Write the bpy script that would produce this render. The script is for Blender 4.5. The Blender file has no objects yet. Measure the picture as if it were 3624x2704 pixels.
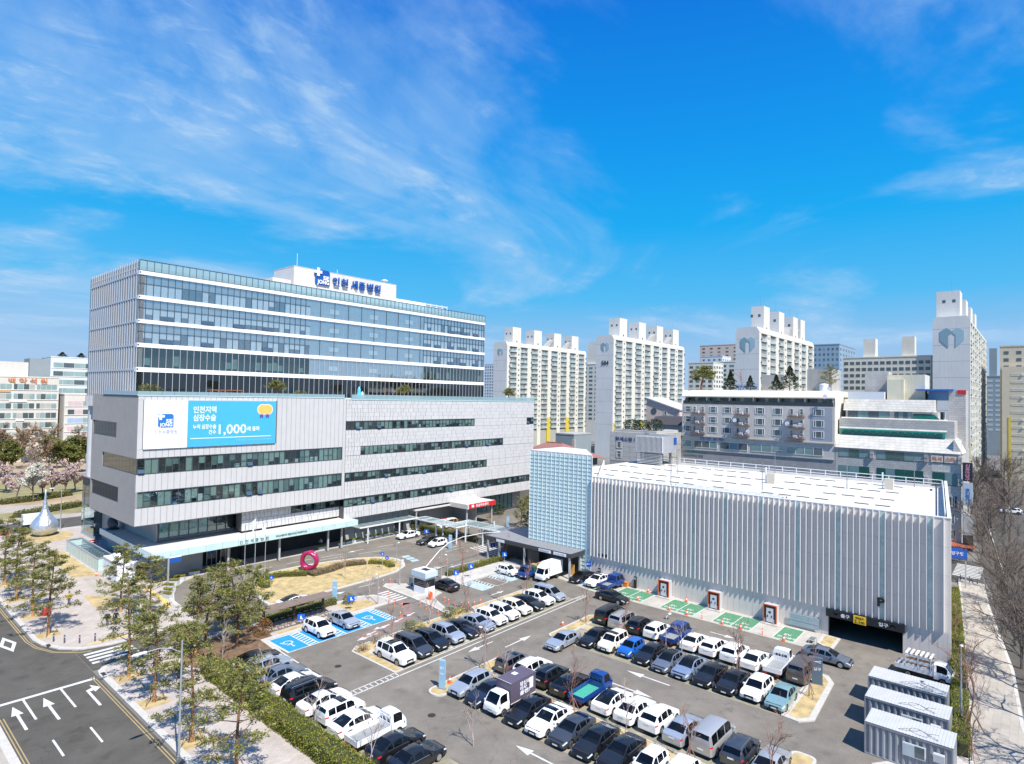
import bpy, bmesh, math, random
from mathutils import Vector, Matrix
random.seed(7)
SC = bpy.context.scene
COL = SC.collection
R = math.radians

# ------------------------------------------------------------------ camera
CAM_H, YAW, PITCH, ROLL, FPX = 28.0, 0.7131, 0.0258, 0.0179, 2143.6
cd = bpy.data.cameras.new('camera'); cam = bpy.data.objects.new('camera', cd); COL.objects.link(cam)
cd.sensor_width = 36.0; cd.lens = FPX / 3624 * 36; cd.clip_start = 0.5; cd.clip_end = 6000
_c, _s, _cp, _sp = math.cos(YAW), math.sin(YAW), math.cos(PITCH), math.sin(PITCH)
_f = Vector((_c * _cp, _s * _cp, _sp)); _r = Vector((_s, -_c, 0)); _u = Vector((-_c * _sp, -_s * _sp, _cp))
_R = _r * math.cos(ROLL) + _u * math.sin(ROLL); _U = _u * math.cos(ROLL) - _r * math.sin(ROLL)
cam.matrix_world = Matrix(((_R.x, _U.x, -_f.x, 0), (_R.y, _U.y, -_f.y, 0), (_R.z, _U.z, -_f.z, CAM_H), (0, 0, 0, 1)))
SC.camera = cam

# ------------------------------------------------------------------ sky and sun
SKY_RAMP = ((0.0, (2.9, 3.8, 5.4, 1)), (0.08, (2.0, 3.6, 5.6, 1)), (0.16, (0.55, 3.3, 6.0, 1)), (0.27, (0.04, 2.7, 6.0, 1)), (0.38, (0.02, 2.1, 5.8, 1)), (0.55, (0.02, 1.3, 5.0, 1)), (1.0, (0.25, 1.2, 3.9, 1)))
CL_VEIL = (-52, 0.8, 1.0, 0.62, 8, 0.56, 0.9, 0.45, 0.62, (13.53, 10.51, 15.27)); CL_BODY = (-52, 0.8, 1.2, 1.3, 10, 0.62, 0.7, 0.46, 0.60, (8.15, 15.64, 3.11)); CL_WISP = (-52, 0.5, 1.4, 1.6, 8, 0.6, 1.1, 0.36, 0.66, (17.21, 18.00, 12.69)); CL_FLEC = (-30, 1.0, 1.6, 6.0, 7, 0.65, 0.6, 0.46, 0.62, (0, 0, 9))
CLOUD_COL = (3.0, 4.4, 6.1, 1)
SUN_EL, SUN_AZ = R(54), R(252)          # azimuth counted from +X, counter-clockwise
w = bpy.data.worlds.new('World'); SC.world = w; w.use_nodes = True
nt = w.node_tree; nt.nodes.clear()
def wn(t, **k):
    n = nt.nodes.new(t)
    for a, b in k.items(): setattr(n, a, b)
    return n
def wl(a, b): nt.links.new(a, b)
out = wn('ShaderNodeOutputWorld'); bg = wn('ShaderNodeBackground'); wl(bg.outputs[0], out.inputs[0])
sky = wn('ShaderNodeTexSky', sky_type='NISHITA', sun_disc=False, sun_elevation=SUN_EL, sun_rotation=R(198), altitude=50,
         air_density=1.0, dust_density=0.3, ozone_density=3.0)
tc = wn('ShaderNodeTexCoord'); sep = wn('ShaderNodeSeparateXYZ'); wl(tc.outputs['Generated'], sep.inputs[0])
# elevation grading of the clear sky (pale at the horizon, saturated blue above), the same all the way round
ramp = wn('ShaderNodeValToRGB'); e = ramp.color_ramp.elements
e[0].position = 0.0; e[0].color = SKY_RAMP[0][1]; e[1].position = SKY_RAMP[-1][0]; e[1].color = SKY_RAMP[-1][1]
for p_, c_ in SKY_RAMP[1:-1]: x = e.new(p_); x.color = c_
wl(sep.outputs['Z'], ramp.inputs[0])
mul = wn('ShaderNodeMixRGB'); mul.inputs[0].default_value = 0.965
wl(sky.outputs[0], mul.inputs[1]); wl(ramp.outputs[0], mul.inputs[2])
# high cirrus: noise on a cloud deck plane (direction.xy / direction.z) drawn out along the wind, warped by a slow noise
za = wn('ShaderNodeMath', operation='ADD'); wl(sep.outputs['Z'], za.inputs[0]); za.inputs[1].default_value = 0.10
zc = wn('ShaderNodeMath', operation='MAXIMUM'); wl(za.outputs[0], zc.inputs[0]); zc.inputs[1].default_value = 0.05
dx = wn('ShaderNodeMath', operation='DIVIDE'); wl(sep.outputs['X'], dx.inputs[0]); wl(zc.outputs[0], dx.inputs[1])
dy = wn('ShaderNodeMath', operation='DIVIDE'); wl(sep.outputs['Y'], dy.inputs[0]); wl(zc.outputs[0], dy.inputs[1])
cmb = wn('ShaderNodeCombineXYZ'); wl(dx.outputs[0], cmb.inputs[0]); wl(dy.outputs[0], cmb.inputs[1])
def cloud(rot, sx, sy, scale, detail, rough, dist, lo, hi, off=(0, 0, 0)):
    mp = wn('ShaderNodeMapping'); mp.inputs['Rotation'].default_value = (0, 0, R(rot)); mp.inputs['Scale'].default_value = (sx, sy, 1)
    mp.inputs['Location'].default_value = off
    wl(cmb.outputs[0], mp.inputs[0])
    n = wn('ShaderNodeTexNoise'); n.inputs['Scale'].default_value = scale; n.inputs['Detail'].default_value = detail
    n.inputs['Roughness'].default_value = rough; n.inputs['Distortion'].default_value = dist
    wl(mp.outputs[0], n.inputs['Vector'])
    m = wn('ShaderNodeMapRange'); m.interpolation_type = 'SMOOTHSTEP'
    m.inputs['From Min'].default_value = lo; m.inputs['From Max'].default_value = hi
    wl(n.outputs['Fac'], m.inputs['Value']); return m.outputs[0]
def wm(op, a, b):
    m = wn('ShaderNodeMath', operation=op)
    for i, v in enumerate((a, b)):
        if isinstance(v, (int, float)): m.inputs[i].default_value = v
        else: wl(v, m.inputs[i])
    return m.outputs[0]
veil = cloud(*CL_VEIL); body = cloud(*CL_BODY); wisp = cloud(*CL_WISP); flec = cloud(*CL_FLEC)
cl = wm('ADD', wm('MULTIPLY', wm('MULTIPLY', veil, 0.58), wm('ADD', wm('MULTIPLY', wisp, 0.5), 0.5)), wm('MULTIPLY', wm('MULTIPLY', body, veil), wm('ADD', wm('MULTIPLY', flec, 0.30), 0.16)))
hz = wn('ShaderNodeMapRange'); hz.inputs['From Min'].default_value = 0.0; hz.inputs['From Max'].default_value = 0.10
wl(sep.outputs['Z'], hz.inputs['Value'])
clf = wm('MINIMUM', wm('MULTIPLY', cl, hz.outputs[0]), 0.85)
mixc = wn('ShaderNodeMixRGB'); wl(clf, mixc.inputs[0]); wl(mul.outputs[0], mixc.inputs[1]); mixc.inputs[2].default_value = CLOUD_COL
wl(mixc.outputs[0], bg.inputs['Color']); bg.inputs['Strength'].default_value = 0.10

sl = bpy.data.lights.new('sun', 'SUN'); sl.energy = 4.6; sl.angle = R(0.53); sl.color = (1.0, 0.955, 0.88)
sun = bpy.data.objects.new('sun', sl); COL.objects.link(sun)
sv = Vector((math.cos(SUN_AZ) * math.cos(SUN_EL), math.sin(SUN_AZ) * math.cos(SUN_EL), math.sin(SUN_EL)))
sun.rotation_euler = sv.to_track_quat('Z', 'Y').to_euler(); sun.location = (0, 0, 120)
SC.view_settings.view_transform = 'Standard'; SC.view_settings.look = 'None'
SC.view_settings.exposure = 0.60; SC.view_settings.gamma = 1.0; SC.view_settings.use_curve_mapping = False
SC.render.engine = 'CYCLES'
SC.cycles.use_denoising = True; SC.cycles.max_bounces = 8; SC.cycles.transparent_max_bounces = 12
SC.cycles.diffuse_bounces = 3; SC.cycles.caustics_reflective = False; SC.cycles.caustics_refractive = False

# ------------------------------------------------------------------ materials
MATS = {}
def mat(name, col, rough=0.6, metal=0.0, var=0.10, scale=1.5, bump=0.0, spec=0.5, coat=0.0, stretch=None, streak=0.0, emit=0):
    """procedural principled material: base colour broken up by two scales of world-space noise, optional rain streaks and bump"""
    if name in MATS: return MATS[name]
    m = bpy.data.materials.new(name); m.use_nodes = True; t = m.node_tree; b = t.nodes['Principled BSDF']
    b.inputs['Roughness'].default_value = rough; b.inputs['Metallic'].default_value = metal
    b.inputs['Specular IOR Level'].default_value = spec; b.inputs['Coat Weight'].default_value = coat
    m.diffuse_color = (*col[:3], 1)
    if emit:
        b.inputs['Emission Color'].default_value = (*col[:3], 1); b.inputs['Emission Strength'].default_value = emit
    if var > 0:
        g = t.nodes.new('ShaderNodeNewGeometry'); mp = t.nodes.new('ShaderNodeMapping')
        t.links.new(g.outputs['Position'], mp.inputs[0])
        if stretch: mp.inputs['Scale'].default_value = stretch
        n = t.nodes.new('ShaderNodeTexNoise'); n.inputs['Scale'].default_value = scale; n.inputs['Detail'].default_value = 6; n.inputs['Roughness'].default_value = 0.65
        t.links.new(mp.outputs[0], n.inputs['Vector'])
        r = t.nodes.new('ShaderNodeMapRange'); r.inputs['From Min'].default_value = 0.3; r.inputs['From Max'].default_value = 0.7
        r.inputs['To Min'].default_value = 1 - var; r.inputs['To Max'].default_value = 1 + var
        t.links.new(n.outputs['Fac'], r.inputs['Value'])
        last = r.outputs[0]
        if streak > 0:
            mp2 = t.nodes.new('ShaderNodeMapping'); mp2.inputs['Scale'].default_value = (2.5, 2.5, 0.12); t.links.new(g.outputs['Position'], mp2.inputs[0])
            n2 = t.nodes.new('ShaderNodeTexNoise'); n2.inputs['Scale'].default_value = 1.0; n2.inputs['Detail'].default_value = 4
            t.links.new(mp2.outputs[0], n2.inputs['Vector'])
            r2 = t.nodes.new('ShaderNodeMapRange'); r2.inputs['From Min'].default_value = 0.5; r2.inputs['From Max'].default_value = 0.75
            r2.inputs['To Min'].default_value = 1.0; r2.inputs['To Max'].default_value = 1 - streak
            t.links.new(n2.outputs['Fac'], r2.inputs['Value'])
            mm = t.nodes.new('ShaderNodeMath'); mm.operation = 'MULTIPLY'; t.links.new(last, mm.inputs[0]); t.links.new(r2.outputs[0], mm.inputs[1]); last = mm.outputs[0]
        mx = t.nodes.new('ShaderNodeVectorMath'); mx.operation = 'SCALE'; mx.inputs[0].default_value = col[:3]
        t.links.new(last, mx.inputs['Scale']); t.links.new(mx.outputs[0], b.inputs['Base Color'])
        if bump > 0:
            n3 = t.nodes.new('ShaderNodeTexNoise'); n3.inputs['Scale'].default_value = scale * 14; n3.inputs['Detail'].default_value = 3
            t.links.new(mp.outputs[0], n3.inputs['Vector'])
            bp = t.nodes.new('ShaderNodeBump'); bp.inputs['Strength'].default_value = bump; bp.inputs['Distance'].default_value = 0.03
            t.links.new(n3.outputs['Fac'], bp.inputs['Height']); t.links.new(bp.outputs[0], b.inputs['Normal'])
    else:
        b.inputs['Base Color'].default_value = (*col[:3], 1)
    MATS[name] = m; return m

def glass(name, tint, refl=0.35, rough=0.02, wav=0.02, see=0.75, body=(0.05, 0.07, 0.08)):
    """window glass: mirror-like reflection by angle over a partly clear, partly tinted body"""
    if name in MATS: return MATS[name]
    m = bpy.data.materials.new(name); m.use_nodes = True; t = m.node_tree; t.nodes.clear()
    o = t.nodes.new('ShaderNodeOutputMaterial'); mx = t.nodes.new('ShaderNodeMixShader'); mi = t.nodes.new('ShaderNodeMixShader')
    tr = t.nodes.new('ShaderNodeBsdfTransparent'); tr.inputs[0].default_value = (*tint, 1)
    df = t.nodes.new('ShaderNodeBsdfDiffuse'); df.inputs[0].default_value = (*body, 1)
    gl = t.nodes.new('ShaderNodeBsdfGlossy'); gl.inputs['Roughness'].default_value = rough; gl.inputs[0].default_value = (0.86, 0.95, 1.0, 1)
    mi.inputs[0].default_value = see; t.links.new(df.outputs[0], mi.inputs[1]); t.links.new(tr.outputs[0], mi.inputs[2])
    lw = t.nodes.new('ShaderNodeLayerWeight'); lw.inputs[0].default_value = 0.5; pw = t.nodes.new('ShaderNodeMath'); pw.operation = 'POWER'; pw.inputs[1].default_value = 4.0; t.links.new(lw.outputs['Facing'], pw.inputs[0])
    ad = t.nodes.new('ShaderNodeMath'); ad.operation = 'MULTIPLY_ADD'; ad.use_clamp = True; ad.inputs[1].default_value = 0.85; ad.inputs[2].default_value = refl * 0.6 + 0.03; t.links.new(pw.outputs[0], ad.inputs[0])
    t.links.new(ad.outputs[0], mx.inputs[0]); t.links.new(mi.outputs[0], mx.inputs[1]); t.links.new(gl.outputs[0], mx.inputs[2]); t.links.new(mx.outputs[0], o.inputs[0])
    g = t.nodes.new('ShaderNodeNewGeometry'); n = t.nodes.new('ShaderNodeTexNoise'); n.inputs['Scale'].default_value = 0.9
    t.links.new(g.outputs['Position'], n.inputs['Vector'])
    bp = t.nodes.new('ShaderNodeBump'); bp.inputs['Strength'].default_value = wav; bp.inputs['Distance'].default_value = 0.15
    t.links.new(n.outputs['Fac'], bp.inputs['Height']); t.links.new(bp.outputs[0], gl.inputs['Normal'])
    m.diffuse_color = (*body, 1); MATS[name] = m; return m

def asphalt(name, col, patch=0.16):
    m = mat(name, col, 0.92, 0, patch, 0.12, 0.0, 0.25)
    t = m.node_tree; b = t.nodes['Principled BSDF']
    g = t.nodes.new('ShaderNodeNewGeometry'); n = t.nodes.new('ShaderNodeTexNoise'); n.inputs['Scale'].default_value = 9; n.inputs['Detail'].default_value = 5
    t.links.new(g.outputs['Position'], n.inputs['Vector'])
    r = t.nodes.new('ShaderNodeMapRange'); r.inputs['To Min'].default_value = 0.72; r.inputs['To Max'].default_value = 1.28; t.links.new(n.outputs['Fac'], r.inputs['Value'])
    src = b.inputs['Base Color'].links[0].from_socket
    # darker tar seams and cracks
    v = t.nodes.new('ShaderNodeTexVoronoi'); v.feature = 'DISTANCE_TO_EDGE'; v.inputs['Scale'].default_value = 0.10
    nd = t.nodes.new('ShaderNodeTexNoise'); nd.inputs['Scale'].default_value = 0.7; t.links.new(g.outputs['Position'], nd.inputs['Vector'])
    va = t.nodes.new('ShaderNodeMixRGB'); va.blend_type = 'LINEAR_LIGHT'; va.inputs[0].default_value = 1.2; t.links.new(g.outputs['Position'], va.inputs[1]); t.links.new(nd.outputs['Color'], va.inputs[2])
    t.links.new(va.outputs[0], v.inputs['Vector'])
    r2 = t.nodes.new('ShaderNodeMapRange'); r2.inputs['From Max'].default_value = 0.006; r2.inputs['To Min'].default_value = 0.80; r2.inputs['To Max'].default_value = 1.0
    t.links.new(v.outputs['Distance'], r2.inputs['Value'])
    m1 = t.nodes.new('ShaderNodeMath'); m1.operation = 'MULTIPLY'; t.links.new(r.outputs[0], m1.inputs[0]); t.links.new(r2.outputs[0], m1.inputs[1])
    s = t.nodes.new('ShaderNodeVectorMath'); s.operation = 'SCALE'; t.links.new(src, s.inputs[0]); t.links.new(m1.outputs[0], s.inputs['Scale'])
    # oil spots and broad darker/lighter patches
    vs = t.nodes.new('ShaderNodeTexVoronoi'); vs.inputs['Scale'].default_value = 0.42; vs.inputs['Randomness'].default_value = 1.0; t.links.new(va.outputs[0], vs.inputs['Vector'])
    r3 = t.nodes.new('ShaderNodeMapRange'); r3.interpolation_type = 'SMOOTHSTEP'; r3.inputs['From Min'].default_value = 0.05; r3.inputs['From Max'].default_value = 0.36; r3.inputs['To Min'].default_value = 0.80; t.links.new(vs.outputs['Distance'], r3.inputs['Value'])
    n4 = t.nodes.new('ShaderNodeTexNoise'); n4.inputs['Scale'].default_value = 0.33; n4.inputs['Detail'].default_value = 8; n4.inputs['Roughness'].default_value = 0.7; t.links.new(g.outputs['Position'], n4.inputs['Vector'])
    r4 = t.nodes.new('ShaderNodeMapRange'); r4.inputs['From Min'].default_value = 0.35; r4.inputs['From Max'].default_value = 0.65; r4.inputs['To Min'].default_value = 0.86; r4.inputs['To Max'].default_value = 1.12; t.links.new(n4.outputs['Fac'], r4.inputs['Value'])
    m2 = t.nodes.new('ShaderNodeMath'); m2.operation = 'MULTIPLY'; t.links.new(r3.outputs[0], m2.inputs[0]); t.links.new(r4.outputs[0], m2.inputs[1])
    s2 = t.nodes.new('ShaderNodeVectorMath'); s2.operation = 'SCALE'; t.links.new(s.outputs[0], s2.inputs[0]); t.links.new(m2.outputs[0], s2.inputs['Scale'])
    t.links.new(s2.outputs[0], b.inputs['Base Color'])
    return m
def worn(name, col, under, amount=0.5, scale=3.0):
    """road paint worn through to the surface below in blotches"""
    m = mat(name, col, 0.75, 0, 0.12, 1.5); t = m.node_tree; b = t.nodes['Principled BSDF']; src = b.inputs['Base Color'].links[0].from_socket
    g = t.nodes.new('ShaderNodeNewGeometry'); n = t.nodes.new('ShaderNodeTexNoise'); n.inputs['Scale'].default_value = scale; n.inputs['Detail'].default_value = 9; n.inputs['Roughness'].default_value = 0.75; t.links.new(g.outputs['Position'], n.inputs['Vector'])
    r = t.nodes.new('ShaderNodeMapRange'); r.inputs['From Min'].default_value = 0.52; r.inputs['From Max'].default_value = 0.70; r.inputs['To Max'].default_value = amount; t.links.new(n.outputs['Fac'], r.inputs['Value'])
    mx = t.nodes.new('ShaderNodeMixRGB'); mx.inputs[2].default_value = (*under, 1); t.links.new(r.outputs[0], mx.inputs[0]); t.links.new(src, mx.inputs[1]); t.links.new(mx.outputs[0], b.inputs['Base Color']); return m

def paving(name, col, sx, sy, joint=0.75, var=0.12, wall=False):
    """small paving units: brick texture in plan for joints and unit-to-unit tone"""
    m = mat(name, col, 0.85, 0, var, 0.5, 0.0, 0.3)
    t = m.node_tree; b = t.nodes['Principled BSDF']; src = b.inputs['Base Color'].links[0].from_socket
    g = t.nodes.new('ShaderNodeNewGeometry'); br = t.nodes.new('ShaderNodeTexBrick')
    br.inputs['Scale'].default_value = 1.0; br.inputs['Brick Width'].default_value = sx; br.inputs['Row Height'].default_value = sy
    br.inputs['Mortar Size'].default_value = 0.012; br.inputs['Color1'].default_value = (0.92, 0.92, 0.92, 1); br.inputs['Color2'].default_value = (1.07, 1.05, 1.05, 1)
    br.inputs['Mortar'].default_value = (joint, joint, joint, 1)
    if wall:     # courses run up the wall: texture plane (x + y, z)
        sp = t.nodes.new('ShaderNodeSeparateXYZ'); cb = t.nodes.new('ShaderNodeCombineXYZ'); ad = t.nodes.new('ShaderNodeMath'); t.links.new(g.outputs['Position'], sp.inputs[0])
        t.links.new(sp.outputs['X'], ad.inputs[0]); t.links.new(sp.outputs['Y'], ad.inputs[1]); t.links.new(ad.outputs[0], cb.inputs[0]); t.links.new(sp.outputs['Z'], cb.inputs[1]); t.links.new(cb.outputs[0], br.inputs['Vector']); br.inputs['Mortar Size'].default_value = 0.03
    else: t.links.new(g.outputs['Position'], br.inputs['Vector'])
    mx = t.nodes.new('ShaderNodeMixRGB'); mx.blend_type = 'MULTIPLY'; mx.inputs[0].default_value = 1; t.links.new(src, mx.inputs[1]); t.links.new(br.outputs['Color'], mx.inputs[2])
    t.links.new(mx.outputs[0], b.inputs['Base Color']); return m

def leafmat(name, cols, rough=0.7, trans=0.25):
    """foliage: tone differs leaf by leaf (random per island) between the given colours"""
    if name in MATS: return MATS[name]
    m = bpy.data.materials.new(name); m.use_nodes = True; t = m.node_tree; b = t.nodes['Principled BSDF']
    g = t.nodes.new('ShaderNodeNewGeometry'); rp = t.nodes.new('ShaderNodeValToRGB'); el = rp.color_ramp.elements
    el[0].color = (*cols[0], 1); el[1].color = (*cols[-1], 1)
    for i, c in enumerate(cols[1:-1]): x = el.new((i + 1) / (len(cols) - 1)); x.color = (*c, 1)
    t.links.new(g.outputs['Random Per Island'], rp.inputs[0]); t.links.new(rp.outputs[0], b.inputs['Base Color'])
    b.inputs['Roughness'].default_value = rough; b.inputs['Specular IOR Level'].default_value = 0.2
    if trans:
        o = t.nodes['Material Output']; tl = t.nodes.new('ShaderNodeBsdfTranslucent'); t.links.new(rp.outputs[0], tl.inputs[0])
        mx = t.nodes.new('ShaderNodeMixShader'); mx.inputs[0].default_value = trans
        t.links.new(b.outputs[0], mx.inputs[1]); t.links.new(tl.outputs[0], mx.inputs[2]); t.links.new(mx.outputs[0], o.inputs[0])
    m.diffuse_color = (*cols[0], 1); MATS[name] = m; return m

# ------------------------------------------------------------------ mesh helpers
ORG = {}
class MB:
    def __init__(s): s.v = []; s.f = []; s.m = []
    def add(s, vs, fs, mi=0):
        n = len(s.v); s.v += [tuple(p) for p in vs]; s.f += [tuple(n + i for i in f) for f in fs]; s.m += [mi] * len(fs); return s
    def box(s, x0, y0, z0, x1, y1, z1, mi=0):
        if x0 > x1: x0, x1 = x1, x0
        if y0 > y1: y0, y1 = y1, y0
        if z0 > z1: z0, z1 = z1, z0
        return s.add([(x0, y0, z0), (x1, y0, z0), (x1, y1, z0), (x0, y1, z0), (x0, y0, z1), (x1, y0, z1), (x1, y1, z1), (x0, y1, z1)],
                     [(0, 3, 2, 1), (4, 5, 6, 7), (0, 1, 5, 4), (1, 2, 6, 5), (2, 3, 7, 6), (3, 0, 4, 7)], mi)
    def prism(s, poly, z0, z1, mi=0, top=True, bottom=True):
        a = sum(poly[i][0] * poly[(i + 1) % len(poly)][1] - poly[(i + 1) % len(poly)][0] * poly[i][1] for i in range(len(poly)))
        if a < 0: poly = poly[::-1]
        n = len(poly); fs = [(i, (i + 1) % n, n + (i + 1) % n, n + i) for i in range(n)]
        if top: fs.append(tuple(range(n, 2 * n)))
        if bottom: fs.append(tuple(range(n - 1, -1, -1)))
        return s.add([(x, y, z0) for x, y in poly] + [(x, y, z1) for x, y in poly], fs, mi)
    def sheet(s, poly, z, mi=0):
        a = sum(poly[i][0] * poly[(i + 1) % len(poly)][1] - poly[(i + 1) % len(poly)][0] * poly[i][1] for i in range(len(poly)))
        if a < 0: poly = poly[::-1]
        return s.add([(x, y, z) for x, y in poly], [tuple(range(len(poly)))], mi)
    def hull_x(s, prof, x0, x1, mi=0):   # profile in (y,z) extruded along x
        n = len(prof); fs = [(i, (i + 1) % n, n + (i + 1) % n, n + i) for i in range(n)] + [tuple(range(n - 1, -1, -1)), tuple(range(n, 2 * n))]
        return s.add([(x0, y, z) for y, z in prof] + [(x1, y, z) for y, z in prof], fs, mi)
    def hull_y(s, prof, y0, y1, mi=0):   # profile in (x,z) extruded along y
        n = len(prof); fs = [(i, (i + 1) % n, n + (i + 1) % n, n + i) for i in range(n)] + [tuple(range(n - 1, -1, -1)), tuple(range(n, 2 * n))]
        return s.add([(x, y0, z) for x, z in prof] + [(x, y1, z) for x, z in prof], fs, mi)
    def tube(s, p, q, r0, r1=None, n=6, mi=0, caps=True):
        p = Vector(p); q = Vector(q); r1 = r0 if r1 is None else r1; d = q - p
        if d.length < 1e-6: return s
        d.normalize(); a = d.orthogonal().normalized(); b = d.cross(a); vs = []
        for c, r in ((p, r0), (q, r1)):
            for i in range(n):
                t = 2 * math.pi * i / n; vs.append(c + (a * math.cos(t) + b * math.sin(t)) * r)
        fs = [(i, (i + 1) % n, n + (i + 1) % n, n + i) for i in range(n)]
        if caps: fs += [tuple(range(n - 1, -1, -1)), tuple(range(n, 2 * n))]
        return s.add(vs, fs, mi)
    def path(s, pts, r, n=6, mi=0):
        for a, b in zip(pts, pts[1:]): s.tube(a, b, r, r, n, mi)
        return s
    def lathe(s, prof, c=(0, 0, 0), n=16, mi=0, axis='z'):
        vs = []; fs = []
        for r, h in prof:
            for i in range(n):
                t = 2 * math.pi * i / n; x, y = r * math.cos(t), r * math.sin(t)
                vs.append((c[0] + x, c[1] + y, c[2] + h) if axis == 'z' else (c[0] + x, c[1] + h, c[2] + y) if axis == 'y' else (c[0] + h, c[1] + x, c[2] + y))
        for k in range(len(prof) - 1):
            for i in range(n):
                q = (k * n + i, k * n + (i + 1) % n, (k + 1) * n + (i + 1) % n, (k + 1) * n + i)
                fs.append(q if axis != 'y' else q[::-1])
        fs.append(tuple(range(n - 1, -1, -1)) if axis != 'y' else tuple(range(n)))
        m = (len(prof) - 1) * n; fs.append(tuple(range(m, m + n)) if axis != 'y' else tuple(range(m + n - 1, m - 1, -1)))
        return s.add(vs, fs, mi)
    def xform(s, fn, start=0):
        s.v[start:] = [tuple(fn(Vector(p))) for p in s.v[start:]]; return s

def mesh_of(name, mb, mats, smooth=None):
    me = bpy.data.meshes.new(name); me.from_pydata(mb.v, [], mb.f)
    if not isinstance(mats, (list, tuple)): mats = [mats]
    for m in mats: me.materials.append(m)
    if len(mats) > 1: me.polygons.foreach_set('material_index', mb.m)
    if smooth is not None:
        me.polygons.foreach_set('use_smooth', [True] * len(me.polygons))
        if smooth < 180: me.set_sharp_from_angle(angle=R(smooth))
    me.update(); return me
def tag(o, label=None, cat=None, group=None, kind=None):
    if label: o['label'] = label
    if cat: o['category'] = cat
    if group: o['group'] = group
    if kind: o['kind'] = kind
    return o
def thing(name, label, cat, loc=(0, 0, 0), group=None, rz=0.0):
    o = bpy.data.objects.new(name, None); COL.objects.link(o); o.empty_display_size = 0.3
    o.location = loc; o.rotation_euler = (0, 0, rz); ORG[o] = Vector(loc); return tag(o, label, cat, group)
def put(name, mb, mats, parent=None, smooth=None, local=False, kind=None):
    """link one mesh object; coordinates are world coordinates unless local"""
    org = ORG[parent] if parent is not None else Vector((0, 0, 0))
    if parent is not None and not local and org.length > 0: mb.v = [(p[0] - org.x, p[1] - org.y, p[2] - org.z) for p in mb.v]
    o = bpy.data.objects.new(name, mesh_of(name, mb, mats, smooth)); COL.objects.link(o)
    if parent is not None: o.parent = parent; ORG[o] = org
    else: ORG[o] = org
    if kind: o['kind'] = kind
    return o
_UNIT = {}
def piece(name, parent, m, x0, y0, z0, x1, y1, z1):
    """box piece that shares one unit-cube mesh per material"""
    if m.name not in _UNIT: _UNIT[m.name] = mesh_of('unit_' + m.name, MB().box(-.5, -.5, -.5, .5, .5, .5), m)
    o = bpy.data.objects.new(name, _UNIT[m.name]); COL.objects.link(o); g = ORG[parent]
    o.parent = parent; o.location = ((x0 + x1) / 2 - g.x, (y0 + y1) / 2 - g.y, (z0 + z1) / 2 - g.z); o.scale = (abs(x1 - x0), abs(y1 - y0), abs(z1 - z0)); return o
KIDS = {}
def kids(o): return [c for c in bpy.data.objects if c.parent is o]
def tree_of(o, cache={}):
    if o.name not in cache: cache[o.name] = [(c, [(d) for d in c.children]) for c in o.children]
    return cache[o.name]
def dup(root, loc, rz=0.0, scale=None, label=None, group=None):
    r = root.copy(); COL.objects.link(r); r.location = loc; r.rotation_euler = (0, 0, rz); ORG[r] = Vector(loc)
    if scale: r.scale = scale if isinstance(scale, tuple) else (scale,) * 3
    if label: r['label'] = label
    if group: r['group'] = group
    KIDS[r] = []
    for c, ds in tree_of(root):
        k = c.copy(); COL.objects.link(k); k.parent = r; KIDS[r].append(k)
        for d in ds: g = d.copy(); COL.objects.link(g); g.parent = k
    return r
def struct(name, mb, mats, smooth=None): return tag(put(name, mb, mats, None, smooth), kind='structure')

def text(name, s, size, m, parent, loc, rot, bold=0.0, depth=0.01, width=None, align='LEFT', flat=True):
    """lettering as a thin solid mesh; loc in world coordinates; width stretches it to fit"""
    cu = bpy.data.curves.new('lettering', 'FONT'); cu.body = s; cu.size = size; cu.extrude = depth; cu.offset = bold; cu.resolution_u = 2
    cu.align_x = align; o = bpy.data.objects.new('lettering', cu); me = bpy.data.meshes.new_from_object(o)
    bpy.data.objects.remove(o); bpy.data.curves.remove(cu)
    me.materials.clear(); me.materials.append(m)
    if width and len(me.vertices):
        xs = [v.co.x for v in me.vertices]; k = width / max(1e-6, max(xs) - min(xs)); x0 = min(xs)
        for v in me.vertices: v.co.x = (v.co.x - x0) * k
    t = bpy.data.objects.new(name, me); COL.objects.link(t)
    g = ORG[parent] if parent is not None else Vector((0, 0, 0))
    t.location = Vector(loc) - g; t.rotation_euler = rot; t.parent = parent; ORG[t] = Vector(loc); return t
FACE_Y = (R(90), 0, 0)              # lettering readable from -Y
FACE_X = (R(90), 0, R(-90))         # lettering readable from -X
# ================================================================== SETTING: ground, roads, pavements
M_ASPH = asphalt('asphalt_lot', (0.190, 0.170, 0.145)); M_ROAD = asphalt('asphalt_road', (0.098, 0.091, 0.080), 0.10)
M_SOIL = mat('ground_soil', (0.17, 0.16, 0.145), 0.95, 0, 0.3, 0.06, 0.2)
M_PINK = paving('pink_paving', (0.455, 0.405, 0.365), 0.40, 0.20, 0.80); M_GREY = paving('grey_paving', (0.50, 0.48, 0.45), 0.60, 0.60, 0.78)
M_SLAB = paving('pale_slab', (0.39, 0.355, 0.305), 1.2, 0.6, 0.75); M_KERB = mat('kerb_granite', (0.50, 0.475, 0.435), 0.8, 0, 0.12, 3, 0.1)
M_CONC = mat('apron_concrete', (0.44, 0.41, 0.36), 0.85, 0, 0.16, 0.5, 0.1, streak=0.0)
M_DRY = mat('dry_grass', (0.44, 0.335, 0.165), 0.95, 0, 0.34, 0.9, 0.6); M_MULCH = mat('brown_mulch', (0.17, 0.105, 0.062), 0.95, 0, 0.35, 1.5, 0.6)
M_STALL = paving('grass_block_paving', (0.27, 0.25, 0.185), 0.5, 0.5, 1.25, 0.3); M_WHITE = worn('white_road_paint', (0.60, 0.60, 0.57), (0.2, 0.19, 0.175), 0.75)
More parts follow.
